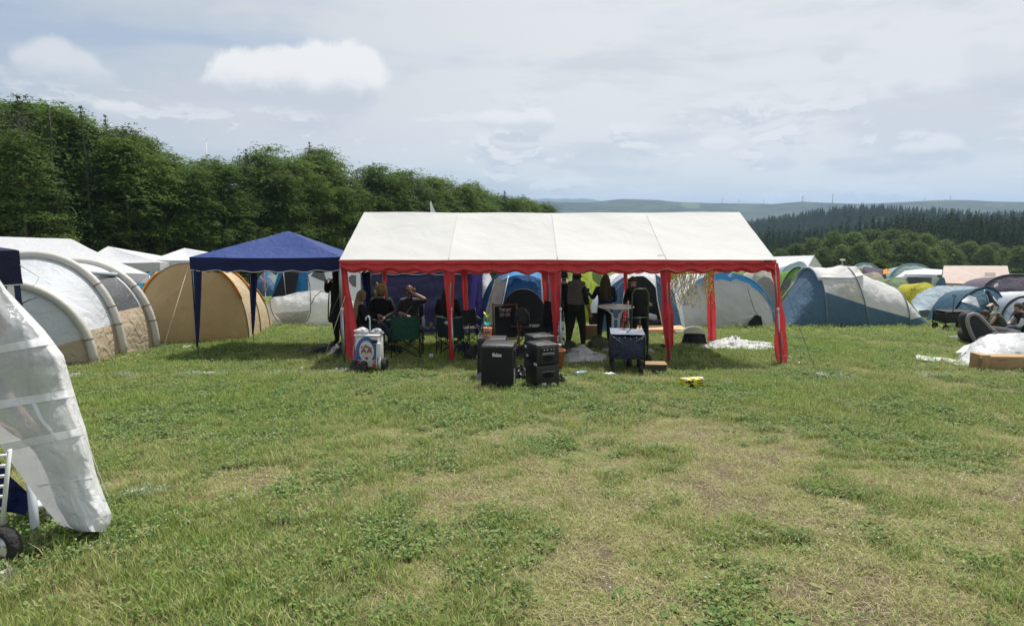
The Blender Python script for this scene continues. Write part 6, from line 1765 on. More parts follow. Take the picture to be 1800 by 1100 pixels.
    # drinker facing the camera
    def drink(t, N_, ix, hc, M):
        w = N_[ix['palml']]; MB().tube([w + Vector((.03, .0, -.02)), w + Vector((.10, .02, .03))], .032, 12).build('can', mat('dark_can', (.05, .03, .04), .35, .6), t, True, True)
        MB().box(hc + M @ Vector((0, .105, .015)), (.135, .02, .035), M, bev=.008).build('sunglasses', mat('black_glass', (.01, .01, .012), .15), t, True, True)
        MB().tube([(-.14, .05, .98), (0, .15, .82), (.13, .16, .62)], .008, 6).build('bag_strap', mat('pale_strap', (.4, .36, .3), .7), t, True, True)
        MB().tube([N_[ix['wrl']] - Vector((0, .012, 0)), N_[ix['wrl']] + Vector((0, .012, 0))], .034, 10).build('wristband', C_WHITE, t, True, True)
    person('person with reddish hair in a bun drinking, seated behind the green camping chair', ploc(722, 602), math.pi - .1,
           sit(ell=(-.40, .12, .98), wrl=(-.17, .19, 1.12), elr=(.25, .08, .68), wrr=(.04, .24, .66), pelvis=(0, 0, .5)), dict(torso=C_DKG, uarm=C_DKG, farm=SKIN, thigh=C_BLK, shin=C_BLK, foot=C_SHOE), H_RED, 'bun', (0, .1), 1.08, 1.08, extra=drink)
    # dark figure in the chair right of the second post
    person('person in black sitting with the back to the camera behind the second red curtain', ploc(788, 606), -.15, sit(), dict(torso=C_BLK, uarm=C_BLK, farm=C_BLK, thigh=C_BLK, shin=C_BLK, foot=C_SHOE), H_DARK, 'long', (0, 0), 1.08, 1.15)
    # lounging person at the right edge, arms folded over the head
    def fan(t, N_, ix, hc, M):
        MB().tube([N_[ix['wrl']] + Vector((0, -.012, 0)), N_[ix['wrl']] + Vector((0, .012, 0))], .036, 10).build('wristwatch', M_BLACK, t, True, True)
    p = gpt(1752, 598)
    person('person in a camouflage shirt slumped on the black inflatable lounger, arms over the head', p, .9,
           dict(pelvis=(.10, -.10, .30), spine=(.04, -.02, .44), chest=(-.02, .06, .58), neck=(-.05, .16, .64), head=(-.05, .27, .60), shr=(.15, .10, .66), shl=(-.20, .08, .66), elr=(.34, .18, .86), wrr=(.12, .22, .86),
                ell=(-.36, .20, .36), wrl=(-.28, .06, .62), hipr=(.22, -.05, .28), hipl=(.0, -.16, .28), knr=(.55, .1, .42), knl=(.35, -.5, .38), anr=(.72, .34, .10), anl=(.62, -.75, .1), tor=(.86, .42, .05), tol=(.76, -.8, .05)),
           dict(torso=C_GREEN, uarm=C_GREEN, farm=SKIN, thigh=C_BLK, shin=C_BLK, foot=C_SHOE), H_BRN, 'short', (.2, -.7), 1.0, 1., extra=fan)
    person('person in black and white sitting lower right of the camouflage shirt at the picture edge', gpt(1797, 600), 1.3,
           sit(pelvis=(0, 0, .22), spine=(0, .0, .40), chest=(0, .04, .58), neck=(0, .1, .72), head=(0, .16, .80), shr=(.19, .06, .67), shl=(-.19, .06, .67), elr=(.26, .18, .42), wrr=(.12, .36, .34), ell=(-.26, .18, .42), wrl=(-.1, .36, .34), hipr=(.1, .02, .2), hipl=(-.1, .02, .2), knr=(.2, .4, .38), knl=(-.2, .4, .38), anr=(.2, .58, .08), anl=(-.2, .58, .08), tor=(.2, .72, .04), tol=(-.2, .72, .04)),
           dict(torso=C_BLK, uarm=C_WHITE, farm=SKIN, thigh=C_JEAN, shin=C_JEAN, foot=C_SHOE), H_BRN, 'short', (.4, -.4), 1., 1.)
    # head and shoulders between the far white gazebos
    person('person in a white shirt standing between the white gazebos on the left', onG(at(257, 470, 21.5).x, 21.5), 2.2, stand(), dict(torso=C_WHITE, uarm=C_WHITE, thigh=C_JEAN, shin=C_JEAN, foot=C_SHOE), H_DARK, 'short', (0, 0), 1.08, 1.)
build_people()

# ------------------------------------------------------------------ things in and around the marquee
M_SPK = mat('black_speaker_paint', (.013, .014, .016), .42, bump=.25, bscale=90, spec=.5)
M_GRILLE = mat('black_grille', (.020, .022, .024), .6, bump=.9, bscale=220)
M_SIL = mat('silver_print', (.55, .56, .58), .4, .3); M_WST = mat('white_sticker', (.72, .72, .72), .5)
def speaker(label, u, v, w, d, h, rz, kind):
    p = gpt(u, v); t = thing('speaker', label, 'loudspeaker', p, rz, 'party loudspeakers in front of the marquee')
    if kind == 'grille':
        MB().box((0, 0, h / 2), (w, d, h), bev=.018).build('cabinet', M_SPK, t, True, True)
        MB().box((0, -d / 2 - .008, h * .53), (w * .93, .02, h * .88), bev=.008).build('grille', M_GRILLE, t, True, True)
        txt(t, 'ibiza', (0, -d / 2 - .022, h * .80), .075, M_WST, local=True, bold=.002); txt(t, 'sound', (0, -d / 2 - .022, h * .755), .022, mat('blue_print', (.1, .12, .4), .5), local=True)
        MB().box((0, -d / 2 - .012, h * .13), (.16, .02, .06), bev=.01).build('port', mat('recess_shade', (.003, .003, .003), .9), t, True, True)  # near-black block painted as the shade inside the port
        MB().box((w / 2 + .004, 0, h * .82), (.012, .20, .09), bev=.005).build('handle', M_BLACK, t, True, True)
        for z, s, y in ((h * .42, .05, -.12), (h * .30, .075, -.10), (h * .14, .085, -.12), (h * .22, .05, -.13)):
            MB().box((w / 2 + .003, y, z), (.004, s * .6, s)).build('sticker', M_WST, t, False, True)
        MB().tube([(-w * .3, -d / 2 + .03, h + .004), (w * .3, -d / 2 + .03, h + .004)], .008, 6).build('edge_strip', M_GREY, t, True, True)
    else:
        hb = h * .54
        MB().box((0, 0, hb / 2), (w, d, hb - .006), bev=.018).build('lower_cabinet', M_SPK, t, True, True)
        MB().box((0, 0, hb + (h - hb) / 2), (w * .97, d * .97, h - hb - .006), bev=.018).build('upper_cabinet', M_SPK, t, True, True)
        f = -d / 2 - .002
        for (zc, s) in ((hb + .10, 1), (hb - .15, 1)):                     # flat near-black patches painted as the shade in the grips
            P = [[(x * .085, f + .002 + .0 * j, zc + (-.045 + .09 * j / 6) * (1 - .8 * abs(x) ** 2.5)) for j in range(7)] for x in np.linspace(-1, 1, 13)]
            MB().grid(P).build('grip_shade', mat('recess_shade', (.003, .003, .003), .9), t, True, True)
            MB().tube([(-.10, f - .006, zc + .055), (.10, f - .006, zc + .055)], .006, 6).build('grip_edge', mat('grey_plastic', (.16, .17, .17), .4), t, True, True)
        MB().box((0, f + .001, h - .085), (.24, .008, .10), bev=.003).build('control_panel', M_BLACK, t, True, True)
        for x in (-.07, -.02, .04, .085): MB().lathe([(.011, 0), (.009, .014), (.001, .015)], (x, f - .003, h - .075), 10, Matrix.Rotation(math.pi / 2, 3, 'X')).build('knob', mat('grey_knob', (.3, .31, .32), .4), t, True, True)
        MB().box((0, f - .005, h - .125), (.19, .004, .010)).build('silver_bar', M_SIL, t, False, True)
        MB().box((-.07, f - .003, hb - .30), (.075, .004, .085)).build('sticker', M_WST, t, False, True)
        MB().prism([(-.095, hb - .355), (-.045, hb - .355), (-.07, hb - .385)], f - .004, f - .002).build('sticker', M_WST, t, False, True)
        mb = MB(); mb.lathe([(.042, 0), (.042, .003), (.022, .003), (.022, 0)], (.085, f - .001, hb - .31), 24, Matrix.Rotation(math.pi / 2, 3, 'X'), False); mb.build('round_sticker', M_WST, t, False, True)
        for (y, z, s) in ((-.16, hb + .02, .10), (.12, hb + .10, .06), (.18, h - .08, .05)): MB().box((-w / 2 - .003, y, z), (.004, s, .035)).build('sticker', M_WST, t, False, True)
        MB().tube([(-w * .45, -d * .3, h + .002), (0, -d * .1, h + .003)], .02, 6, flat=.15).build('top_sheen', mat('sheen_grey', (.35, .36, .38), .2), t, True, True)  # pale streak painted as light reflected off the cabinet top
        txt(t, 'J', (-.07, f - .007, hb - .30), .05, M_TEXT, local=True, bold=.002)
    return t
speaker('wide black loudspeaker with white brand lettering, front left of the group', 877, 680, .47, .42, .655, -.10, 'grille')
speaker('stacked black loudspeaker with white stickers and silver bar, front right of the group', 953, 678, .37, .40, .655, .40, 'stack')
speaker('black loudspeaker behind the lettered one, with the vase standing on its top', 866, 664, .46, .40, .66, -.05, 'plain')
speaker('black loudspeaker behind the stickered stack, tops of bags leaning on it', 948, 656, .40, .40, .66, .38, 'plain')

# vase of bright artificial flowers on a small patterned pot
def build_vase():
    p = at(857, 590, gp(866, 664).y + .0); p.z = gpt(866, 664).z + .662
    t = thing('flower_pot', 'small orange patterned pot with green and yellow artificial flowers on a black loudspeaker', 'flower pot', p)
    M_O = mat('orange_pot', (.60, .24, .12), .6, var=.3, bscale=60)
    MB().lathe([(.055, 0), (.062, .02), (.068, .13), (.07, .15), (.058, .15), (.05, .02)], (0, 0, 0), 18).build('pot', M_O, t, True, True)
    MB().tube([(-.04, -.066, .07), (-.02, -.07, .10), (0, -.07, .075), (.02, -.07, .10), (.04, -.066, .07)], .008, 6).build('pot_pattern', M_BLACK, t, True, True)
    r = random.Random(3)
    for col, z0, z1, n in ((('turquoise_leaf', (.05, .42, .48)), .16, .25, 5), (('green_leaf', (.05, .40, .12)), .22, .33, 6), (('yellow_petal', (.72, .68, .05)), .31, .40, 7)):
        m = mat(col[0], col[1], .6)
        for k in range(n):
            a = r.random() * 6.28; L = .055; b = Vector((.015 * math.cos(a), .015 * math.sin(a), z0 + r.random() * .03))
            e = b + Vector((math.cos(a) * L, math.sin(a) * L, (z1 - z0) * .7)); s = Vector((-math.sin(a), math.cos(a), 0)) * .024
            MB().add([b, (b + e) / 2 + s, e, (b + e) / 2 - s, (b + e) / 2 + Vector((0, 0, .01))], [(0, 1, 4), (1, 2, 4), (2, 3, 4), (3, 0, 4)]).build('petal', m, t, True, True)
    MB().tube([(0, 0, .02), (.01, 0, .2), (0, 0, .33)], .005, 5).build('stem', mat('green_leaf', (.05, .40, .12), .6), t, True, True)
build_vase()

# folding trolley wagon
def wheel(t, c, r, w, axis, name='wheel', rimc=(.35, .35, .33), spokes=True, local=True):
    M = Matrix.Rotation(math.pi / 2, 3, 'Y') if axis == 'x' else Matrix.Rotation(math.pi / 2, 3, 'X')
    prof = [(r * .62, -w * .42), (r * .80, -w * .5), (r * .94, -w * .42), (r, -w * .2), (r, w * .2), (r * .94, w * .42), (r * .80, w * .5), (r * .62, w * .42), (r * .62, -w * .42)]
    o = MB().lathe(prof, c, 28, M, False).build(name, mat('rubber_tyre', (.022, .022, .022), .8, bump=.5, bscale=60), t, True, local)
    q = MB().lathe([(r * .62, -w * .34), (r * .50, -w * .2), (r * .2, -w * .25), (.012, -w * .3), (.012, w * .3), (r * .2, w * .25), (r * .50, w * .2), (r * .62, w * .34)], c, 20, M, True).build('rim', mat('rim_%d' % int(rimc[0] * 100), rimc, .4, .4), t, True, local)
    q.parent = o
    return o
def wagon(label, p, rz, col, W=.50, L=.86, H=.34, z0=.26, handle='folded', colrim=(.10, .10, .09)):
    t = thing('folding_wagon', label, 'wagon', p, rz)
    m = mat(col[0], col[1], .75, bump=.6, bscale=9); fr = mat('black_frame', (.02, .02, .022), .45, .3)
    # fabric tub, slightly sagging
    def side(a, b, nrm):
        P = []
        for i in range(17):
            q = i / 16; e = Vector(a).lerp(Vector(b), q)
            P.append([e + Vector(nrm) * (.03 * math.sin(math.pi * q) * math.sin(math.pi * j / 10) + .008 * nz(q * 5, j * .5, a[0])) - Vector((0, 0, H * j / 10 + .03 * math.sin(math.pi * q) * (1 - j / 10))) for j in range(11)])
        MB().grid(P).build('side_panel', m, t, True, True)
    x, y, z = W / 2, L / 2, z0 + H
    side((-x, -y, z), (x, -y, z), (0, -1, 0)); side((x, -y, z), (x, y, z), (1, 0, 0)); side((x, y, z), (-x, y, z), (0, 1, 0)); side((-x, y, z), (-x, -y, z), (-1, 0, 0))
    MB().box((0, 0, z0 + .01), (W, L, .02)).build('floor_panel', m, t, False, True)
    for (a, b) in (((-x, -y - .012), (x, -y - .012)), ((-x, y + .012), (x, y + .012))):
        for s in (0, 1):
            pa, pb = (a, b) if s == 0 else (b, a)
            MB().tube([(pa[0], pa[1], z0), (pb[0], pb[1], z)], .009, 6).build('cross_brace', fr, t, True, True)
    for sx in (-1, 1):
        for sy in (-1, 1): MB().tube([(sx * x, sy * (y + .01), z0 - .08), (sx * x, sy * (y + .01), z + .03)], .012, 6).build('frame_post', fr, t, True, True)
    # top cover with rivets
    P = [[(-x + W * i / 12, -y + L * j / 12, z + .015 - .035 * math.sin(math.pi * i / 12) * math.sin(math.pi * j / 12) + .006 * nz(i * .6, j * .6)) for j in range(13)] for i in range(13)]
    MB().grid(P).build('top_cover', mat('grey_blue_cover', (.16, .19, .25), .5, bump=.5) if col[0].startswith('navy') else m, t, True, True)
    for k in range(6):
        MB().lathe([(.009, 0), (.006, .007), (.001, .008)], (-x + .05 + (W - .1) * k / 5, -y - .016, z - .03 - .02 * (k % 2)), 8, Matrix.Rotation(math.pi / 2, 3, 'X')).build('rivet', M_SIL, t, True, True)
    for sx in (-1, 1):
        for sy in (-1, 1):
            wheel(t, (sx * (x - .05), sy * (y - .04), .095), .095, .065, 'x', 'wheel', (.28, .26, .24))
            MB().tube([(sx * (x - .05), sy * (y - .04), .095), (sx * (x - .03), sy * (y - .01), z0 - .04)], .02, 6).build('caster_fork', fr, t, True, True)
    if handle == 'folded':
        MB().tube([(-.02, y + .05, z0), (-.02, y + .06, z + .12), (-.02, y + .02, z + .16)], .012, 6).tube([(-.02 + .065 * math.cos(a), y + .02, z + .17 + .035 * math.sin(a)) for a in np.linspace(0, 6.283, 15)], .011, 6).build('pull_handle', fr, t, True, True)
    else:
        h = handle
        MB().tube([(h[0], h[1], z0 - .05), (h[0], h[1], h[2] - .05)], .012, 6).tube([(h[0] + .065 * math.cos(a), h[1], h[2] + .032 * math.sin(a)) for a in np.linspace(0, 6.283, 15)], .012, 6).build('pull_handle', fr, t, True, True)
    return t
wagon('dark blue folding trolley with grey cover and black wheels before the white table', gpt(1104, 656) + Vector((0, .2, 0)), -.12, ('navy_wagon_cloth', (.022, .03, .065)), .56, .62, .40, .26)
wagon('black folding wagon with raised pull handle near the teal tent', gpt(1677, 580) + Vector((0, .1, 0)), .1 + math.pi / 2, ('black_wagon_cloth', (.016, .016, .018)), .55, .85, .32, .24, (.0, .02, 1.02))

# white bar table
def build_bar_table():
    p = gpt(1081, 618); t = thing('bar_table', 'white round plastic bar table behind the dark blue trolley', 'table', p)
    M_P = mat('white_plastic_table', (.80, .80, .79), .4)
    h = at(1081, 538, p.y).z - p.z; r = .385
    MB().lathe([(.02, h - .05), (r * .9, h - .035), (r, h - .02), (r, h - .004), (r * .98, h)], (0, 0, 0), 40).build('table_top', M_P, t, True, True)
    for s in (-1, 1):
        MB().tube([(s * .24, 0, h - .05), (s * .16, 0, h - .09), (s * .075, 0, h - .17), (s * .062, 0, h - .3), (s * .062, 0, .06)], .024, 8).build('leg', M_P, t, True, True)
    for z in (h * .72, h * .4): MB().tube([(-.06, 0, z), (.06, 0, z)], .018, 6).build('rung', M_P, t, True, True)
    MB().tube([(-.26, 0, .03), (0, -.02, .06), (.26, 0, .03)], .025, 8).tube([(0, -.26, .03), (0, 0, .06), (0, .26, .03)], .025, 8).build('foot', M_P, t, True, True)
build_bar_table()

# green hand truck
def build_truck():
    p = gpt(1123, 648); t = thing('hand_truck', 'tall dark green tubular hand truck standing behind the blue trolley', 'hand truck', p, .1)
    m = mat('dark_green_tube', (.045, .075, .04), .45, .3)
    w, h = .145, 1.40
    MB().tube([(-w, 0, .05), (-w, .02, h - .08), (-w + .05, .02, h), (w - .05, .02, h), (w, .02, h - .08), (w, 0, .05)], .014, 8).build('frame', m, t, True, True)
    for z in (.25, .55, .90): MB().tube([(-w, .01, z), (w, .01, z)], .010, 6).build('rung', m, t, True, True)
    MB().tube([(0, .01, .55), (0, .01, .9)], .008, 6).build('centre_bar', m, t, True, True)
    MB().box((0, -.08, .03), (.34, .2, .012)).build('toe_plate', m, t, False, True)
    for s in (-1, 1): wheel(t, (s * (w + .05), .09, .12), .12, .06, 'x', 'wheel', (.5, .5, .5))
build_truck()

# beer cart with round emblem
def build_cart():
    p = gpt(648, 655); t = thing('party_cart', 'white, red and blue handcart with a round two-lobed emblem and black wheels', 'cart', p + Vector((0, .12, 0)), -.10)
    W, H, D = .46, .66, .34; z0 = .12
    M_W = mat('white_cart', (.66, .66, .66), .45); M_B = mat('blue_cart_print', (.05, .10, .40), .5); M_R = mat('red_cart_print', (.52, .05, .05), .5)
    MB().box((0, 0, z0 + H / 2 - .04), (W, D, H - .08), bev=.02).build('box', M_W, t, True, True)
    f = -D / 2
    mb = MB(); a = np.linspace(0, math.pi, 25)                          # blue arch print
    out = [(.225 * math.cos(x), z0 + .22 + .36 * math.sin(x)) for x in a]
    mb.prism([(out[0][0], z0 + .14)] + out + [(out[-1][0], z0 + .14)], f - .006, f + .002).build('blue_panel', M_B, t, False, True)
    for k in range(9):
        x = -.20 + .05 * k; zt = z0 + .22 + .34 * math.sqrt(max(0, 1 - (x / .225) ** 2)); MB().box((x, f - .008, (zt + z0 + .2) / 2), (.006, .003, zt - z0 - .2)).build('stripe', mat('pale_blue_stripe', (.2, .28, .55), .5), t, False, True)
    for s in (-1, 1): MB().prism([(s * .225, z0 + .15), (s * .225, z0 + .02), (s * .10, z0 - .0), (s * .12, z0 + .11)][::s], f - .010, f - .004).build('red_banner', M_R, t, False, True)
    for s in (-1, 1): MB().box((s * .17, f - .012, z0 + .075), (.09, .002, .012), Matrix.Rotation(s * .12, 3, 'Y')).build('banner_stripe', M_W, t, False, True)
    M_C = mat('cream_emblem', (.66, .64, .58), .5)
    mb = MB(); mb.prism([(.14 * math.cos(x), z0 + .30 + .205 * math.sin(x)) for x in np.linspace(0, 2 * math.pi, 32, endpoint=False)], f - .014, f - .008).build('emblem_disc', M_C, t, False, True)
    for s in (-1, 1):
        MB().prism([(s * .056 + .052 * math.cos(x), z0 + .275 + .082 * math.sin(x)) for x in np.linspace(0, 2 * math.pi, 24, endpoint=False)], f - .018, f - .012).build('emblem_lobe', mat('plum_emblem', (.30, .06, .10), .5), t, False, True)
        MB().prism([(s * .054 + .048 * math.cos(x), z0 + .235 + .055 * math.sin(x)) for x in np.linspace(0, 2 * math.pi, 24, endpoint=False)], f - .021, f - .015).build('emblem_lobe', mat('grey_cream_emblem', (.52, .50, .46), .5), t, False, True)
    MB().prism([(-.04, z0 + .17), (0, z0 + .205), (.04, z0 + .17), (.0, z0 + .135)], f - .018, f - .012).build('emblem_foot', mat('plum_emblem', (.30, .06, .10), .5), t, False, True)
    txt(t, 'Puff', (-.052, f - .02, z0 + .385), .075, M_TEXT, (math.pi / 2, -.35, 0), local=True, shear=.2, bold=.001)
    txt(t, 'Jam', (.058, f - .02, z0 + .380), .075, M_TEXT, (math.pi / 2, .40, 0), local=True, shear=.2, bold=.001)
    MB().box((.0, .0, z0 + H - .06), (W + .02, D + .02, .03), bev=.01).build('lid', M_W, t, True, True)
    MB().box((.235, f - .03, z0 + .33), (.075, .07, .30), Matrix.Rotation(.06, 3, 'Y'), bev=.02).build('side_rail', M_W, t, True, True)
    for x in (.195, .235, .262): MB().box((x, f - .03, z0 + .09), (.018, .02, .22)).build('side_rail', M_W, t, True, True)
    MB().box((.16, f - .02, z0 + .50), (.12, .06, .06), bev=.02).build('latch', M_BLACK, t, True, True)
    MB().tube([(-.25, f, .1), (-.27, f, .4), (-.2, f, z0 + H - .1)], .010, 6).build('handle_tube', mat('teal_tube', (.2, .33, .33), .4), t, True, True)
    wheel(t, (.30, -.02, .135), .135, .09, 'x', 'wheel', (.05, .05, .05)); wheel(t, (-.30, .05, .135), .12, .08, 'x', 'wheel', (.05, .05, .05))
    o = wheel(t, (-.02, f - .14, .135), .135, .085, 'x', 'wheel', (.14, .08, .04)); o.location = (0, 0, 0)
    wheel(t, (-.22, f - .10, .135), .13, .085, 'x', 'wheel', (.14, .08, .04))
    MB().tube([(-.3, f - .12, .135), (.1, f - .12, .135)], .014, 6).build('axle', M_BLACK, t, True, True)
    # crumpled white bag and cane on top
    r = random.Random(2)
    def crumple(name, label, c, dims, m, seed, cat='plastic bag', n=18):
        P = []
        for i in range(n + 1):
            row = []
            for j in range(n + 1):
                th = 2 * math.pi * i / n; ph = math.pi * .5 * j / n
                k = 1 + .45 * nz(math.cos(th) * 2 + seed, math.sin(th) * 2, ph * 2.5)
                row.append(Vector((dims[0] * math.cos(th) * math.cos(ph) * k, dims[1] * math.sin(th) * math.cos(ph) * k, dims[2] * (math.sin(ph) * (1 + .4 * nz(math.cos(th) * 3, math.sin(th) * 3, seed))))) + Vector(c))
            P.append(row)
        o = MB().grid(P).build(name, m); recenter(o); tag(o, label, cat); return o
    build_cart.crumple = crumple
    t.scale = (.88, .88, .88)
    top = t.location + Vector((0, 0, (z0 + H - .045) * .88))
    crumple('carrier_bag', 'crumpled white carrier bag on the handcart, left end', top + Vector((-.12, -.02, 0)), (.13, .10, .10), mat('white_bag', (.62, .62, .62), .5, bump=.7, trans=.2), 3)
    crumple('carrier_bag', 'crumpled grey and white bag on the handcart, right end', top + Vector((.13, .02, 0)), (.11, .09, .08), mat('grey_bag', (.35, .36, .38), .5, bump=.7), 8)
    o = MB().tube([top + Vector((.02, .0, 0)), top + Vector((.02, 0, .24)), top + Vector((.0, 0, .30)), top + Vector((-.04, 0, .27)), top + Vector((-.045, 0, .23))], .013, 8).build('cane', mat('pale_blue_plastic', (.45, .55, .62), .4)); recenter(o); tag(o, 'pale blue cane handle sticking up from the handcart', 'cane')
build_cart(); crumple = build_cart.crumple
M_TL0 = mat('dark_teal_heap', (.014, .035, .045), .7, bump=.5, bscale=12)
M_BIN = mat('black_bin_bag', (.014, .014, .016), .28, bump=1., bscale=14, spec=.6)
crumple('bin_bag', 'glossy black bin bag in front of the handcart wheels', gpt(628, 657), (.17, .14, .17), M_BIN, 1, 'bin bag')
crumple('bin_bag', 'small black bin bag at the foot of the left marquee post', gpt(597, 652), (.11, .09, .08), M_BIN, 5, 'bin bag')
crumple('bin_bag', 'black and silver crumpled foil bag between the two front loudspeakers', gpt(915, 668), (.14, .12, .20), mat('foil_bag', (.05, .05, .055), .2, .3, bump=1., bscale=14), 6, 'bin bag')
crumple('bin_bag', 'small grey-silver bag left of the lettered loudspeaker foot', gpt(843, 670), (.08, .07, .12), mat('silver_bag', (.25, .26, .28), .3, .3, bump=1., bscale=14), 7, 'bin bag')
crumple('cable_bundle', 'black cable bundle lying right of the stickered loudspeaker', gpt(986, 675), (.09, .09, .12), C_BLK, 9, 'cable')
crumple('dark_tarp', 'dark folded tarpaulin on the grass behind the left marquee post', gpt(582, 622), (.55, .40, .16), mat('black_tarp', (.015, .016, .02), .6, bump=.9), 11, 'tarpaulin')
crumple('flag_cloth', 'navy and white patterned cloth lying under the blue gazebo', gpt(537, 619), (.24, .14, .05), mat('navy_patterned', (.05, .07, .14), .7, bump=.8, var=.8, bscale=14), 12, 'cloth')
crumple('duffel_bag', 'olive canvas bag on the ground between the standing people', gpt(1053, 614), (.26, .22, .30), mat('olive_canvas', (.10, .105, .06), .85, bump=.8), 13, 'bag')
crumple('duffel_bag', 'olive and black bag left of the man in the quilted vest', gpt(984, 610), (.16, .14, .26), mat('olive_canvas2', (.12, .12, .07), .85, bump=.8), 14, 'bag')
crumple('black_shoe', 'black boot lying in the grass left of the fourth curtain', gpt(1166, 614), (.13, .09, .11), C_BLK, 15, 'shoe')
crumple('glass_jar', 'pale green plastic bag by the hand truck wheel', gpt(1142, 622), (.09, .07, .12), mat('pale_green_bag', (.35, .42, .38), .4, bump=.6), 16, 'bag')
crumple('can_cluster', 'crumpled silver can in the grass right of the right front post', gpt(1404, 641), (.045, .035, .05), mat('crushed_can', (.35, .36, .38), .3, .8), 17, 'can')
crumple('litter', 'scrap of pinkish paper on the grass in front of the loudspeakers', gpt(967, 715), (.075, .03, .015), mat('paper_scrap', (.62, .50, .42), .8), 18, 'litter')
crumple('paper_ball', 'small pink-white paper ball in the grass before the blue gazebo', gpt(531, 650), (.035, .035, .05), mat('pink_paper', (.50, .38, .36), .8), 19, 'litter')
o = MB().tube([gpt(545, 648) + Vector((0, 0, .01)), gpt(548, 640) + Vector((0, 0, .05)), gpt(575, 638) + Vector((0, 0, .03)), gpt(600, 626) + Vector((0, 0, .06))], .012, 6).build('hose', M_BLACK); recenter(o); tag(o, 'black hose curving through the grass by the left post', 'hose')

crumple('bin_bag', 'black bin bag heaped behind the loudspeaker with the vase', gpt(838, 634), (.24, .18, .26), C_BLK, 31, 'bin bag')
crumple('jacket_heap', 'dark jackets heaped between deckchair and third red curtain', gpt(930, 630), (.30, .20, .30), mat('dark_mixed_cloth', (.03, .03, .036), .85, bump=.8, var=.6, bscale=10), 33, 'jacket')
crumple('jacket_heap', 'dark teal clothes piled under the right camping chair', gpt(815, 622), (.22, .16, .22), M_TL0, 35, 'clothes')
crumple('duffel_bag', 'black holdall on the grass beside the seated person at the left', gpt(690, 622), (.26, .16, .18), C_BLK, 37, 'bag')
crumple('duffel_bag', 'dark holdall at the feet of the man in the quilted vest', gpt(1000, 618), (.20, .16, .22), mat('dark_olive_cloth', (.045, .045, .03), .85, bump=.8), 39, 'bag')

# cardboard boxes, boards, bottles, patterned can pack
M_CARD = mat('cardboard', (.40, .26, .13), .85, bump=.15, bscale=12, var=.1); M_CARDD = mat('cardboard_dark', (.24, .15, .075), .85)
def carton(label, u, v, w, d, h, rz, open_=False, band=None, m=None):
    p = gpt(u, v) + Vector((0, d / 2, 0)); t = thing('cardboard_box', label, 'box', p, rz); m = m or M_CARD
    MB().box((0, 0, h / 2), (w, d, h), bev=.004).build('box_body', m, t, True, True)
    if band: MB().box((0, -d / 2 - .003, h * .5), (w * .96, .004, h * .9)).build('print_panel', band, t, False, True)
    MB().box((0, -.002, h + .002), (w * .99, .05, .003)).build('tape', mat('brown_tape', (.30, .19, .09), .35), t, False, True)
    return t
carton('small cardboard carton with dark front right of the dark blue trolley', 1154, 658, .36, .25, .17, -.05, band=mat('dark_print', (.04, .03, .03), .6))
carton('brown cardboard box standing behind the man in the quilted vest', 1040, 600, .36, .3, .40, .1, m=mat('brown_card', (.17, .11, .07), .85))
def build_board():
    p = gpt(1165, 588) + Vector((-.1, .35, 0)); 
    o = MB().box(p + Vector((0, 0, .08)), (1.55, .7, .14), Matrix.Rotation(.03, 3, 'Z'), bev=.03).build('foam_mattress', mat('tan_foam', (.62, .36, .18), .8, bump=.2)); recenter(o); tag(o, 'orange tan foam mattress on the grass in front of the blue tent', 'mattress')
    a, b = gpt(1187, 588) + Vector((0, 0, .06)), gpt(1226, 587) + Vector((0, 0, .06))
    o = MB().tube([a, b], .05, 10).build('white_roll', M_WP); recenter(o); tag(o, 'short white roll lying between foam mattress and black stool', 'roll')
build_board()
def bottle(label, u, v, col, rz):
    p = gpt(u, v); t = thing('plastic_bottle', label, 'bottle', p + Vector((0, 0, .035)), rz, ry=math.pi / 2)
    MB().lathe([(.001, -.11), (.033, -.105), (.036, -.06), (.032, -.0), (.036, .04), (.03, .08), (.014, .11), (.013, .125)], (0, 0, 0), 16).build('bottle_body', mat('bottle_' + label[:4], col, .15, alpha=.75, spec=.8), t, True, True)
    MB().lathe([(.016, .122), (.016, .14), (.001, .141)], (0, 0, 0), 12).build('cap', mat('blue_cap', (.05, .2, .5), .4), t, True, True)
bottle('crushed pale blue plastic bottle in the grass right of the loudspeakers', 1021, 659, (.45, .62, .72), .5)
bottle('clear plastic bottle lying in front of the trolley wheel', 1071, 662, (.60, .64, .66), .1)
def build_canpack():
    p = gpt(1219, 683); t = thing('drinks_carton', 'bright yellow and black torn drinks pack lying alone on the grass', 'drinks pack', p + Vector((0, .1, 0)), .22)
    Y_, K, W_ = mat('yellow_print', (.72, .60, .04), .5), mat('black_print', (.02, .02, .02), .6), M_WST
    MB().box((0, 0, .065), (.31, .16, .13), bev=.008).build('pack_body', Y_, t, True, True)
    r = random.Random(6)
    for k in range(16):
        x, z = r.uniform(-.14, .0), r.uniform(.02, .115); s = r.uniform(.008, .018)
        MB().prism([(x + s * math.cos(a) * 1.3, z + s * math.sin(a)) for a in np.linspace(0, 6.28, 6, endpoint=False)], -.083, -.080).build('print_spot', K, t, False, True)
    for z in (.035, .075, .11): MB().box((.09, -.082, z), (.10, .003, .014)).build('print_bar', K, t, False, True)
    for x in (-.13, -.01, .12): MB().lathe([(.001, .0), (.036, .002), (.036, .018), (.030, .024), (.001, .024)], (x, -.04, .125), 16).build('can_lid', W_, t, True, True)
build_canpack()

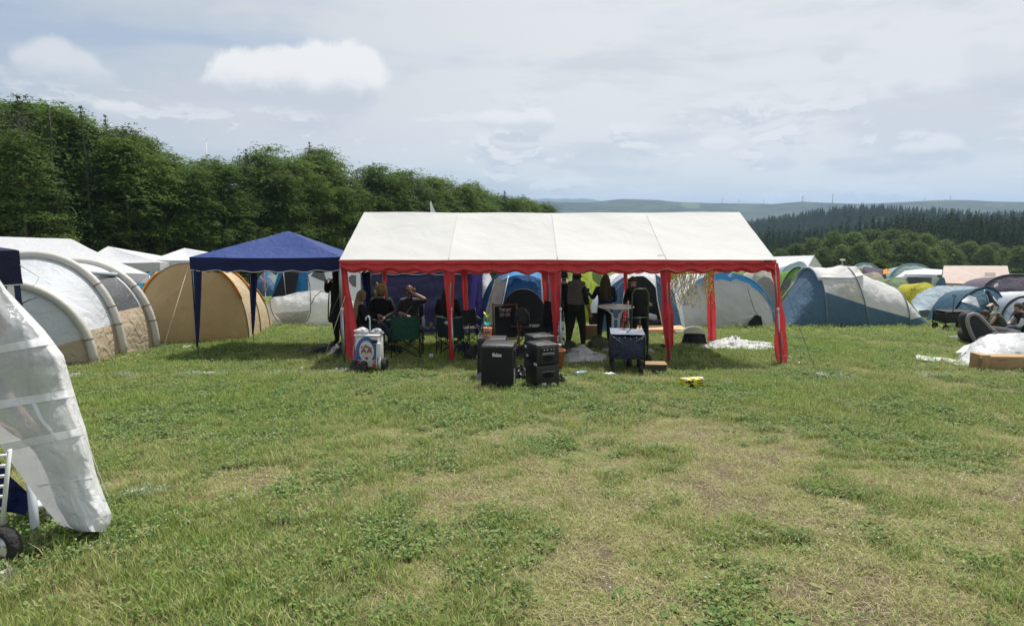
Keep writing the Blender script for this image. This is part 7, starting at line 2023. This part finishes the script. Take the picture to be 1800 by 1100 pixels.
# black stool with cushion
def build_stool():
    p = gpt(1220, 606); t = thing('stool', 'black fabric stool with a folding skirt between the two right curtains', 'stool', p)
    P = [[(w * math.cos(a), w * .8 * math.sin(a), z) for a in np.linspace(0, 2 * math.pi, 25)] for (w, z) in ((.30, .02), (.27, .15), (.235, .27), (.23, .30))]
    MB().grid(P).build('seat_skirt', C_BLK, t, True, True)
    for k in range(4):
        a = .785 + k * 1.571; MB().tube([(.24 * math.cos(a), .2 * math.sin(a), .29), (.36 * math.cos(a), .27 * math.sin(a), 0)], .011, 6).build('leg', M_BLACK, t, True, True)
    P = []
    for i in range(25):
        u = -1 + 2 * i / 24; P.append([(u * .30 + .0, (-1 + 2 * j / 16) * .22, .31 + .13 * (1 - abs(u) ** 3) * math.sin(math.pi * j / 16) ** .6 * (1 if 1 else 0) - .06 * max(0, u) ** 2) for j in range(17)])
    o = MB().grid(P).build('cushion', mat('sage_cushion', (.36, .38, .29), .85, bump=.4)); 
    o.location = p; tag(o, 'sage green cushion lying on the black stool', 'cushion')
build_stool()

# plastic film heaps
def film(label, corners, amp, m, seed, n=46, cat='plastic sheet', prof=None):
    """crumpled sheet over the ground quad given by four picture points"""
    A = [gpt(*c) for c in corners]; P = []
    for i in range(n + 1):
        row = []
        for j in range(n + 1):
            a, b = i / n, j / n; p = A[0].lerp(A[1], a).lerp(A[3].lerp(A[2], a), b)
            e = min(1, 7 * min(a, 1 - a, b, 1 - b)) 
            w = abs(nz(p.x * 2.2, p.y * 2.2, seed)) + .5 * abs(nz(p.x * 5.5, p.y * 5, seed + 3)) + .3 * abs(nz(p.x * 13, p.y * 12, seed + 5))
            hump = prof(a, b) if prof else 1.
            jit = Vector((nz(a * 6, b * 6, seed + 8), nz(a * 6, b * 6, seed + 12), 0)) * .16
            q = p + jit; q.z = G1(q.x, q.y) + .025 + (w * amp + .01) * e * hump + (hump - 1) * amp * .5 * e * (hump > 1)
            row.append(q)
        P.append(row)
    o = MB().grid(P).build('plastic_sheet', m, None, True); recenter(o); return tag(o, label, cat)
M_FILM = mat('white_film', (.66, .66, .67), .3, bump=.9, bscale=9, trans=.25, spec=.6)
M_FILMC = mat('clear_film', (.74, .75, .76), .3, bump=.9, bscale=9, trans=.3, spec=.7)
film('crumpled white plastic film heap on the grass inside the right marquee bay', [(1222, 614), (1352, 617), (1366, 605), (1240, 600)], .13, M_FILM, 2, prof=lambda a, b: .6 + 1.0 * math.exp(-((a - .42) / .25) ** 2))
film('crumpled translucent plastic film on the ground behind the loudspeakers', [(988, 638), (1068, 638), (1062, 624), (996, 620)], .13, M_FILMC, 5, prof=lambda a, b: .6 + 1.1 * math.exp(-((a - .45) / .25) ** 2))

# chairs
def camp_chair(label, u, v, rz, m_fab, m_frame, back_h=.90, w=.56, badge=None, trim=None):
    p = gpt(u, v); t = thing('camping_chair', label, 'camping chair', p, rz)
    # back towards -Y: the sitter faces +Y
    x = w / 2; z0 = .42
    P = [[(-x * .86 + w * .86 * i / 16, -.20 - .12 * (j / 14) - .05 * math.sin(math.pi * i / 16), z0 - .02 + (back_h - z0) * j / 14 - .025 * math.sin(math.pi * i / 16) * (j / 14) + .004 * nz(i * .7, j * .7)) for j in range(15)] for i in range(17)]
    MB().grid(P).build('backrest', m_fab, t, True, True)
    P = [[(-x * .9 + w * .9 * i / 12, -.20 + .44 * j / 12, z0 + .02 - .07 * math.sin(math.pi * i / 12) * math.sin(math.pi * (j + 1) / 14)) for j in range(13)] for i in range(13)]
    MB().grid(P).build('seat', m_fab, t, True, True)
    for s in (-1, 1):
        MB().tube([(s * x * .95, -.24, .0), (s * x * .92, -.24, z0), (s * x * .90, -.34, back_h)], .010, 6).build('back_post', m_frame, t, True, True)
        MB().tube([(s * x, .27, .0), (s * x, .27, .60)], .010, 6).build('leg', m_frame, t, True, True)
        MB().tube([(s * x, .28, .61), (s * x, .0, .615), (s * x * .95, -.28, .63)], .022, 8, flat=.4).build('armrest', m_fab, t, True, True)
    for (a, b) in (((-x, -.25, .03), (x, -.25, z0)), ((x, -.25, .03), (-x, -.25, z0)), ((-x, .27, .03), (x, .27, z0)), ((x, .27, .03), (-x, .27, z0)), ((-x, -.25, .03), (-x, .27, z0)), ((-x, .27, .03), (-x, -.25, z0)), ((x, -.25, .03), (x, .27, z0)), ((x, .27, .03), (x, -.25, z0))):
        MB().tube([a, b], .009, 6).build('cross_tube', m_frame, t, True, True)
    if badge: MB().prism([(-.02 + .07 * math.cos(a), back_h - .13 + .035 * math.sin(a)) for a in np.linspace(0, 6.283, 20, endpoint=False)], -.372, -.366).build('badge', badge, t, False, True)
    if trim: MB().tube([(-x * .86, -.33, back_h - .02), (0, -.375, back_h - .045), (x * .86, -.33, back_h - .02)], .008, 6).build('top_trim', trim, t, True, True)
    return t
M_GRN = mat('bottle_green_polyester', (.012, .075, .048), .7, bump=.5, bscale=12); M_BF = mat('black_tube', (.015, .015, .016), .4, .3); M_TL = mat('dark_teal_polyester', (.014, .035, .045), .7, bump=.5, bscale=12)
camp_chair('empty green camping chair with its back to the camera, left of the second curtain', 716, 629, .03, M_GRN, M_BF, .92, .58)
camp_chair('dark teal camping chair with a pale oval badge behind the second red curtain', 796, 624, -.12, M_TL, M_BF, .86, .60, badge=mat('pale_badge', (.5, .5, .42), .6), trim=mat('pale_trim', (.3, .38, .4), .6))
camp_chair('dark blue camping chair under the blond woman at the left', 636, 616, -1.0, mat('night_blue_polyester', (.015, .025, .045), .7, bump=.5), M_BF, .80, .56)
camp_chair('black camping chair of the drinker beneath the blue side wall', 722, 603, math.pi - .1, C_BLK, M_BF, .9, .58)
camp_chair('black camping chair of the person in the animal hood', 673, 603, math.pi + .2, C_BLK, M_BF, .85, .58)
camp_chair('black high-backed camping chair right of the deckchair by the third curtain', 962, 612, math.pi - .5, C_BLK, M_BF, 1.05, .52)
camp_chair('black empty camping chair beneath the third row of the violet wall', 826, 606, math.pi + .3, mat('grey_black_polyester', (.03, .03, .032), .8), M_BF, .82, .5)
def build_deckchair():
    p = gpt(889, 612); t = thing('deckchair', 'black deckchair with wooden frame and pale two-lobed emblem facing the camera', 'deckchair', p, math.pi + .08)
    # in this frame the sitter faces +Y (towards the camera), back leans to -Y
    M_WD = mat('red_brown_wood', (.20, .075, .045), .55, var=.2, bscale=20)
    x = .27
    P = [[(-.23 + .46 * i / 10, .25 - .62 * (j / 20) - .10 * math.sin(math.pi * j / 20), .28 + .62 * (j / 20) ** 1.2 - .10 * math.sin(math.pi * j / 20)) for j in range(21)] for i in range(11)]
    MB().grid(P).build('sling', mat('black_sling', (.016, .018, .024), .8, bump=.2), t, True, True)
    for s in (-1, 1):
        MB().tube([(s * x, .48, .02), (s * x, -.40, .95)], .02, 6).build('side_rail', M_WD, t, True, True)
        MB().tube([(s * (x + .03), -.45, .02), (s * (x + .03), .32, .50)], .018, 6).build('leg', M_WD, t, True, True)
        MB().box((s * (x + .06), .0, .52), (.05, .5, .022)).build('armrest', M_WD, t, True, True)
    MB().tube([(-x, -.38, .93), (x, -.38, .93)], .016, 6).build('cross_rail', M_WD, t, True, True); MB().tube([(-x, .28, .26), (x, .28, .26)], .016, 6).build('cross_rail', M_WD, t, True, True)
    Mp = mat('pale_pink_print', (.55, .42, .40), .7); tilt = Matrix.Rotation(math.radians(-38), 3, 'X')
    for s in (-1, 1):
        mb = MB(); pts = [(s * .065 + .062 * math.cos(a), .075 * math.sin(a) - .01 * abs(math.cos(a))) for a in np.linspace(0, 6.283, 22, endpoint=False)]
        vs = [tilt @ Vector((-q[0], 0, q[1])) + Vector((0, -.255, .725)) for q in pts]
        mb.add(vs, [tuple(range(22))]).build('emblem_lobe', Mp, t, False, True)
        MB().tube([tilt @ Vector((-s * .13 * k, -.0, .10 + .02 * math.sin(k * 3.1))) + Vector((0, -.255, .725)) for k in (0, .3, .6, .95)], .007, 5).build('emblem_arc', Mp, t, True, True)
    for s_, x_, r_ in (('Puff', .075, .25), ('Jam', -.075, -.25)):
        o = txt(t, s_, tilt @ Vector((x_, 0, .165)) + Vector((0, -.25, .73)), .085, Mp, (0, 0, 0), local=True, bold=.002)
        o.rotation_euler = (Matrix.Rotation(math.pi, 3, 'Z') @ Matrix.Rotation(math.radians(90 - 38 + 0), 3, 'X') @ Matrix.Rotation(-r_, 3, 'Z')).to_euler()
build_deckchair()
def build_inner_props():
    # folding camp table with bottles and snack bag
    p = gpt(762, 610); t = thing('camp_table', 'low black camp table with bottles beside the green chair', 'table', p)
    MB().box((0, .1, .42), (.62, .42, .02), bev=.005).build('table_top', M_BLACK, t, True, True)
    for sx in (-1, 1):
        for sy in (-1, 1): MB().tube([(sx * .28, .1 + sy * .18, .41), (sx * .30, .1 + sy * .2, 0)], .01, 6).build('leg', M_BF, t, True, True)
    z = p.z + .43
    o = MB().lathe([(.035, 0), (.04, .02), (.04, .16), (.034, .19), (.015, .24), (.014, .27)], (0, 0, 0), 14).build('water_bottle', mat('clear_blue_pet', (.5, .58, .66), .15, alpha=.8)); o.location = (p.x - .23, p.y + .1, z); tag(o, 'tall clear water bottle on the camp table by the green chair', 'bottle')
    o = MB().lathe([(.03, 0), (.034, .02), (.034, .12), (.02, .13)], (0, 0, 0), 14).build('drink_can', mat('olive_can', (.25, .25, .06), .35, .5)); o.location = (p.x - .05, p.y + .02, z); tag(o, 'small green-gold drink can on the camp table', 'can')
    o = MB().box((0, 0, .14), (.2, .07, .28), bev=.03).build('snack_bag', mat('green_snack_bag', (.22, .25, .09), .35, bump=.8, var=.6, bscale=20)); o.location = (p.x + .13, p.y + .12, z); o.rotation_euler = (0, 0, .2); tag(o, 'upright green and beige snack bag on the camp table', 'snack bag')
    o = MB().lathe([(.035, 0), (.042, .01), (.045, .10), (.04, .11)], (0, 0, 0), 14).build('paper_cup', C_WHITE); o.location = gpt(758, 632) ; tag(o, 'white cup on the grass between the two camping chairs', 'cup')
    # rucksack on the chair and tray table in front of the black doorway
    p = gpt(924, 612); t = thing('camp_table', 'dark folding table with crossed legs between deckchair and third curtain', 'table', p + Vector((0, .2, 0)), -.2)
    MB().box((0, 0, .48), (.62, .4, .02), bev=.005).build('table_top', mat('grey_top', (.10, .105, .11), .4), t, True, True)
    for sy in (-1, 1):
        for s in (-1, 1): MB().tube([(s * .28, sy * .16, 0), (-s * .28, sy * .16, .47)], .012, 6).build('leg', M_BF, t, True, True)
    b = thing('rucksack', 'grey rucksack standing on the dark folding table before the doorway', 'rucksack', p + Vector((-.08, .2, .49)), .2)
    P = [[(w * math.cos(a), w * .65 * math.sin(a), z) for a in np.linspace(0, 2 * math.pi, 23)] for (w, z) in ((.02, 0), (.17, .01), (.185, .12), (.175, .26), (.13, .36), (.05, .40), (.005, .405))]
    MB().grid(P).build('pack', mat('grey_pack', (.055, .055, .06), .75, bump=.7, bscale=12), b, True, True)
    MB().tube([(.03, -.12, .38), (.13, -.15, .27), (.15, -.13, .08)], .014, 6, flat=.5).build('strap', mat('pale_strap2', (.3, .3, .32), .7), b, True, True)
    MB().box((-.02, -.125, .13), (.2, .05, .16), bev=.02).build('front_pocket', mat('grey_pack', (.055, .055, .06), .75), b, True, True)
    # terracotta planter-like bin
    p = gpt(982, 652); t = thing('plastic_planter', 'tall terracotta plastic planter right of the stickered loudspeaker', 'planter', p)
    MB().lathe([(.075, 0), (.10, .34), (.112, .345), (.112, .375), (.10, .375), (.095, .345), (.07, .02)], (0, 0, 0), 20).build('planter_body', mat('terracotta_plastic', (.42, .13, .07), .6), t, True, True)
    MB().tube([(-.03, -.02, .37), (-.02, 0, .46), (.03, .02, .44)], .03, 8).build('rag', C_WHITE, t, True, True)
    # white rags on the third curtain
    P = [[at(980 + 10 * (i / 8) + 3 * math.sin(j * 1.1), 565 + 42 * j / 14, YF + .35) + Vector((0, .03 * math.sin(i + j), 0)) for i in range(9)] for j in range(15)]
    o = MB().grid(P).build('hanging_cloth', C_WHITE); recenter(o); tag(o, 'white cloth hanging beside the third red curtain', 'cloth')
    c = at(1063, 560, gp(1070, 610).y); o = MB().box((0, 0, .1), (.22, .12, .26), bev=.03).build('shoulder_bag', mat('grey_bag_cloth', (.06, .065, .07), .8, bump=.6)); o.location = c - Vector((.25, 0, .1)); tag(o, 'grey shoulder bag hanging at the hip of the long-haired woman', 'bag')
build_inner_props()

# ------------------------------------------------------------------ right side: lounger, sheet, box
def build_lounger():
    p = gpt(1726, 606); t = thing('inflatable_lounger', 'black inflatable armchair with pale grey rim beside the white sheet', 'inflatable chair', p)
    M1, M2 = mat('black_flock', (.028, .027, .032), .8, bump=.2), mat('grey_rim_flock', (.27, .25, .26), .7)
    Y = p.y
    spine = [(1722, 604), (1712, 596), (1703, 583), (1700, 568), (1704, 556), (1713, 551)]
    prof = [(1734, 618), (1716, 608), (1706, 590), (1699, 572), (1697, 560), (1701, 552), (1709, 549), (1718, 552), (1728, 562), (1742, 578), (1756, 588), (1764, 594), (1758, 606)]
    # thick padded back: slab between front and rear outline
    A = [at(u, v, Y - .12) for u, v in prof]; c = sum(A, Vector()) / len(A)
    P = []
    for i, a in enumerate(A + [A[0]]):
        row = []
        for j in range(9):
            q = j / 8; s = .80 + .20 * math.sin(math.pi * q) ** .6
            pt = c + (a - c) * s; pt.y = Y - .12 + .36 * q; row.append(pt)
        P.append(row)
    mb = MB().grid(P); mb.build('shell', M1, t)
    MB().tube([c + (a - c) * .93 + Vector((0, -.02, 0)) for a in A[:11]], .045, 10).build('rim', M2, t)
    f = [c + (a - c) * .86 for a in A]
    cap = [q + Vector((0, -.02, 0)) for q in f]; ctr = c + Vector((0, -.13, 0)); ctr.y = Y - .20
    MB().add([ctr] + cap, [(0, i + 1, (i + 1) % len(cap) + 1) for i in range(len(cap))]).build('side_pad', M1, t)
    f2 = [Vector((c.x + (a.x - c.x) * .8, Y + .24, c.z + (a.z - c.z) * .8)) for a in A]; ct2 = Vector((c.x, Y + .32, c.z))
    MB().add([ct2] + f2, [(0, (i + 1) % len(f2) + 1, i + 1) for i in range(len(f2))]).build('side_pad', M1, t)
    MB().tube([p + Vector((.9 * math.cos(a) * .55 + .35, .25 + .5 * math.sin(a), .18)) for a in np.linspace(0, 6.283, 26)], .17, 12).build('base_ring', M1, t)
build_lounger()
def build_sheet_right():
    m = mat('white_tarp', (.62, .63, .64), .42, bump=.55, bscale=5, trans=.12)
    t = thing('white_tarpaulin', 'large white plastic tarpaulin heaped over gear at the right picture edge', 'tarpaulin', gpt(1770, 640))
    Y0 = gp(1760, 645).y
    top = [(1682, 634), (1694, 622), (1706, 606), (1722, 592), (1740, 587), (1762, 586), (1785, 584), (1810, 585), (1860, 590)]
    bot = [(1676, 640), (1694, 642), (1710, 645), (1728, 646), (1748, 645), (1775, 643), (1800, 643), (1830, 642), (1860, 642)]
    sheet(t, 'sheet', m, top, bot, Y0 + .75, Y0 + .05, n=70, k=34, wr=.07, seed=21, bul=.20)
    sheet(t, 'sheet_back', m, top, [(1690, 620), (1740, 606), (1860, 606)], Y0 + .75, Y0 + 1.7, n=40, k=10, wr=.03, seed=22)
    P = []
    for (u, v, w) in ((1609, 629, 9), (1620, 631, 8), (1640, 633, 8), (1660, 634, 7), (1678, 638, 8), (1700, 640, 9)):
        a = gpt(u, v + w / 2); b = gpt(u, v - w / 2); P.append([a + Vector((0, 0, .03)), a.lerp(b, .35) + Vector((0, 0, .07)), a.lerp(b, .7) + Vector((0, 0, .045)), b + Vector((0, 0, .03))])
    MB().grid(P).build('sheet_tail', m, t)
    sheet(t, 'sheet_corner', m, [(1681, 618), (1694, 608), (1708, 603)], [(1680, 620), (1698, 618), (1704, 625)], Y0 + 1.0, Y0 + .7, wr=.03)
build_sheet_right()
def build_right_box():
    p = gpt(1768, 652); t = thing('cardboard_box', 'long opened cardboard box lying in front of the white tarpaulin', 'box', p + Vector((.02, .12, 0)), -.05)
    w, d, h = .86, .26, .27
    MB().box((.06, 0, h / 2 - .01), (w, d, h - .02), bev=.006).build('box_body', M_CARD, t, True, True)
    MB().box((-.40, -.02, h / 2 + .01), (.16, d + .03, h), Matrix.Rotation(.04, 3, 'Z'), bev=.004).build('end_flap', M_CARD, t, True, True)
    MB().box((-.475, -.13, h * .62), (.02, .26, h * .6), Matrix.Rotation(-.3, 3, 'Z')).build('inner_flap', M_CARDD, t, False, True)
    MB().box((.40, -d / 2 - .004, .09), (.14, .004, .09)).build('paper_label', M_WST, t, False, True)
    MB().box((-.1, -d / 2 - .004, h * .72), (.15, .003, .01)).build('slot', M_CARDD, t, False, True)
build_right_box()
crumple('folded_mat', 'grey and blue folded mat on the grass before the black inflatable chair', gpt(1690, 596), (.34, .16, .09), mat('grey_blue_mat', (.20, .23, .28), .5, bump=.8, var=.5, bscale=14), 24, 'mat')

# ------------------------------------------------------------------ left foreground: plastic sheet, cart, pole, hand
def build_foreground():
    Y = 4.05
    M_CL = mat('clear_pvc', (.56, .575, .60), .24, bump=.22, bscale=14, trans=.35, alpha=.84, spec=.8)
    M_LW = mat('white_vinyl', (.72, .73, .74), .52, bump=.35, bscale=7, trans=.22, spec=.5)
    M_SEAM = mat('white_seam_tape', (.84, .85, .86), .45, bump=.2, trans=.2)
    t = thing('plastic_curtain', 'big sheet of clear and white plastic with welded bands hanging in the left foreground', 'plastic sheet', gpt(110, 930))
    # rows: v_left_u, right edge
    Rr = [(505, -30, -2), (525, -60, 12), (560, -70, 45), (595, -80, 78), (640, -80, 112), (690, -75, 126), (740, -40, 141), (765, 0, 150), (800, 22, 158), (840, 48, 168), (880, 74, 184), (905, 92, 196), (922, 105, 194), (934, 130, 188)]
    vs = [r[0] for r in Rr]
    def pt(v, q, dy=0.):
        a = np.interp(v, vs, [r[1] for r in Rr]); b = np.interp(v, vs, [r[2] for r in Rr])
        u = a + (b - a) * q
        vv = v - 34 * (q - .5) * (1 if v < 800 else max(0., (934 - v) / 134)) * .9 + 14 * (.5 - q) * 0
        dep = Y - .16 * math.sin(math.pi * q) + .04 * math.sin(q * 5.0 + v * .008) + .05 * nz(q * 2.6, v * .010, 4) + .018 * nz(q * 6 + v * .01, v * .022, 8) + (.012 if v > 775 else .006) * abs(nz(q * 9 + v * .01, v * .04 + q * 4, 9)) + dy
        if q > .93: dep += (q - .93) * 2.0
        return at(u, vv, dep)
    def strip(name, v0, v1, q0, q1, m, n=40, k=40, dy=0., parent=t):
        P = [[pt(v0 + (v1 - v0) * i / k, q0 + (q1 - q0) * j / n, dy) for j in range(n + 1)] for i in range(k + 1)]
        return MB().grid(P).build(name, m, parent)
    strip('clear_panel', 505, 775, 0, .90, M_CL, 70, 80)
    strip('white_edge', 505, 775, .90, 1.0, M_LW, 8, 80)
    strip('white_panel', 775, 934, 0, 1.0, M_LW, 90, 70)
    for v in (612, 705, 771): strip('welded_band', v - 6, v + 7, 0, 1., M_SEAM, 60, 4, -.010)
    for q in (.62,): strip('upright_seam', 705, 775, q - .02, q + .02, M_SEAM, 3, 24, -.006)
    strip('upright_seam', 520, 620, .30, .34, M_SEAM, 3, 24, -.006)
    strip('crease', 845, 848, .12, .95, M_SEAM, 40, 2, -.004)
    # bottom hem rounding to the tip at the right
    P = []
    for i in range(31):
        q = i / 30; a = pt(934, q); b = at(110 + 80 * q, 936 + 0 * q - 26 * (1 - q) ** 2, Y - .02 + .1 * q)
        P.append([a.lerp(b, j / 5) for j in range(6)])
    MB().grid(P).build('hem', M_LW, t)
    # second layer behind
    P = []
    for i in range(26):
        v = 790 + 132 * i / 25; u0 = np.interp(v, [790, 850, 880, 922], [40, 52, 80, 82]); u1 = np.interp(v, [790, 860, 900, 922], [80, 112, 130, 118])
        P.append([at(u0 + (u1 - u0) * j / 14, v, Y + .28 + .05 * nz(j * .4, i * .3)) for j in range(15)])
    MB().grid(P).build('inner_layer', M_LW, t)
    rope('guy_rope', 'thin white cord running down the right edge of the plastic sheet', [at(138, 735, Y - .02), at(168, 815, Y), at(186, 862, Y), gpt(199, 893)], .0025, M_WP, 'cord')
    # white ladder-like frame and wheel of a handcart
    p = gpt(8, 985); t = thing('handcart', 'white slatted handcart with black pneumatic wheel at the lower left corner', 'cart', p)
    Yc = p.y - .02; M_WF = mat('white_frame_paint', (.66, .68, .66), .4)
    MB().tube([at(17, 790, Yc), at(10, 860, Yc), at(3, 938, Yc)], .017, 8, flat=.5).build('upright', M_WF, t)
    MB().tube([at(-50, 790, Yc), at(-55, 860, Yc), at(-62, 938, Yc)], .017, 8, flat=.5).build('upright', M_WF, t)
    for v in (800, 818, 836, 854, 872, 893): MB().tube([at(-52, v + 6, Yc), at(13 - (v - 800) * .09, v, Yc)], .010, 8).build('slat', M_WF, t)
    M_T = mat('rubber_tyre', (.022, .022, .022), .8)
    c = at(4, 958, Yc - .03); r = .112; M = Matrix.Rotation(math.pi / 2 - .05, 3, 'X') @ Matrix.Rotation(0, 3, 'Y'); M = Matrix.Rotation(-.25, 3, 'Z') @ M
    o = MB().lathe([(r * .60, -.03), (r * .78, -.042), (r * .93, -.036), (r, -.015), (r, .015), (r * .93, .036), (r * .78, .042), (r * .60, .03), (r * .60, -.03)], c, 36, M, False).build('wheel', M_T, t)
    q = MB().lathe([(r * .60, .030), (r * .54, .014), (r * .30, .018), (r * .22, .034), (.012, .036), (.012, -.03), (r * .60, -.03)], c, 30, M, True).build('rim', mat('zinc_rim', (.42, .44, .45), .3, .8), t); q.parent = o; q.location = (0, 0, 0)
    q = MB().box(c + Vector((.045, -.05, -.015)), (.05, .004, .05), Matrix.Rotation(.6, 3, 'Y')).build('paper_tag', mat('cream_tag', (.60, .56, .46), .7), t, False); q.parent = o; q.location = (0, 0, 0)
    o = MB().lathe([(.10, 0), (.105, .012), (.10, .03), (.02, .035)], gpt(28, 925) + Vector((0, .2, .06)), 24).build('plastic_disc', M_WF); recenter(o); tag(o, 'round white plastic disc behind the handcart wheel', 'lid')
    # navy cloth and white leg
    P = []
    for i in range(17):
        q = i / 16; P.append([at(-20 + 72 * q + (3 * math.sin(j)), np.interp(q, [0, .5, 1], [780, 835, 868]) + (np.interp(q, [0, .35, .8, .97, 1], [896, 898, 903, 908, 880]) - np.interp(q, [0, .5, 1], [780, 835, 868])) * j / 12, Y + .22 + .04 * math.sin(q * 8 + j * .2)) for j in range(13)])
    o = MB().grid(P).build('navy_cloth', F_NAVY); recenter(o); tag(o, 'dark navy cloth hanging behind the white handcart frame', 'cloth')
    a, b = at(56, 866, Y + .12), gpt(63, 944); 
    t2 = thing('table_leg', 'white enamelled tube leg standing in the grass under the plastic sheet', 'pole', b)
    MB().tube([b - Vector((0, 0, .03)), a, a + (a - b) * .35], .026, 14).build('tube', mat('white_blue_enamel', (.58, .62, .68), .35, var=.1), t2)
    MB().tube([a - Vector((0, 0, .05)), a - Vector((0, 0, .025))], .030, 14).build('black_band', M_BLACK, t2)
    # helper holding the cart: mostly outside the frame
    x0 = at(-95, 950, 4.2); 
    person('person at the left edge whose forearm and hand rest on the white handcart', onG(x0.x, 4.25), -1.35,
           stand(pelvis=(0, -.12, .88), spine=(0, .02, 1.02), chest=(0, .16, 1.14), neck=(0, .28, 1.24), head=(0, .36, 1.33), shr=(.19, .16, 1.12), shl=(-.19, .16, 1.12), elr=(.26, .26, .84), wrr=(.19, .44, .70), ell=(-.26, .25, .84), wrl=(-.22, .40, .66), hipr=(.1, -.12, .83), hipl=(-.1, -.12, .83), knr=(.12, .0, .47), knl=(-.12, .0, .47), anr=(.13, -.1, .09), anl=(-.13, -.1, .09), tor=(.13, .06, .035), tol=(-.13, .06, .035)),
           dict(torso=C_NAVY, uarm=C_NAVY, farm=SKIN, thigh=C_NAVY, shin=C_NAVY, foot=C_SHOE), H_BRN, 'short', (0, -.4), .98, 1.)
build_foreground()
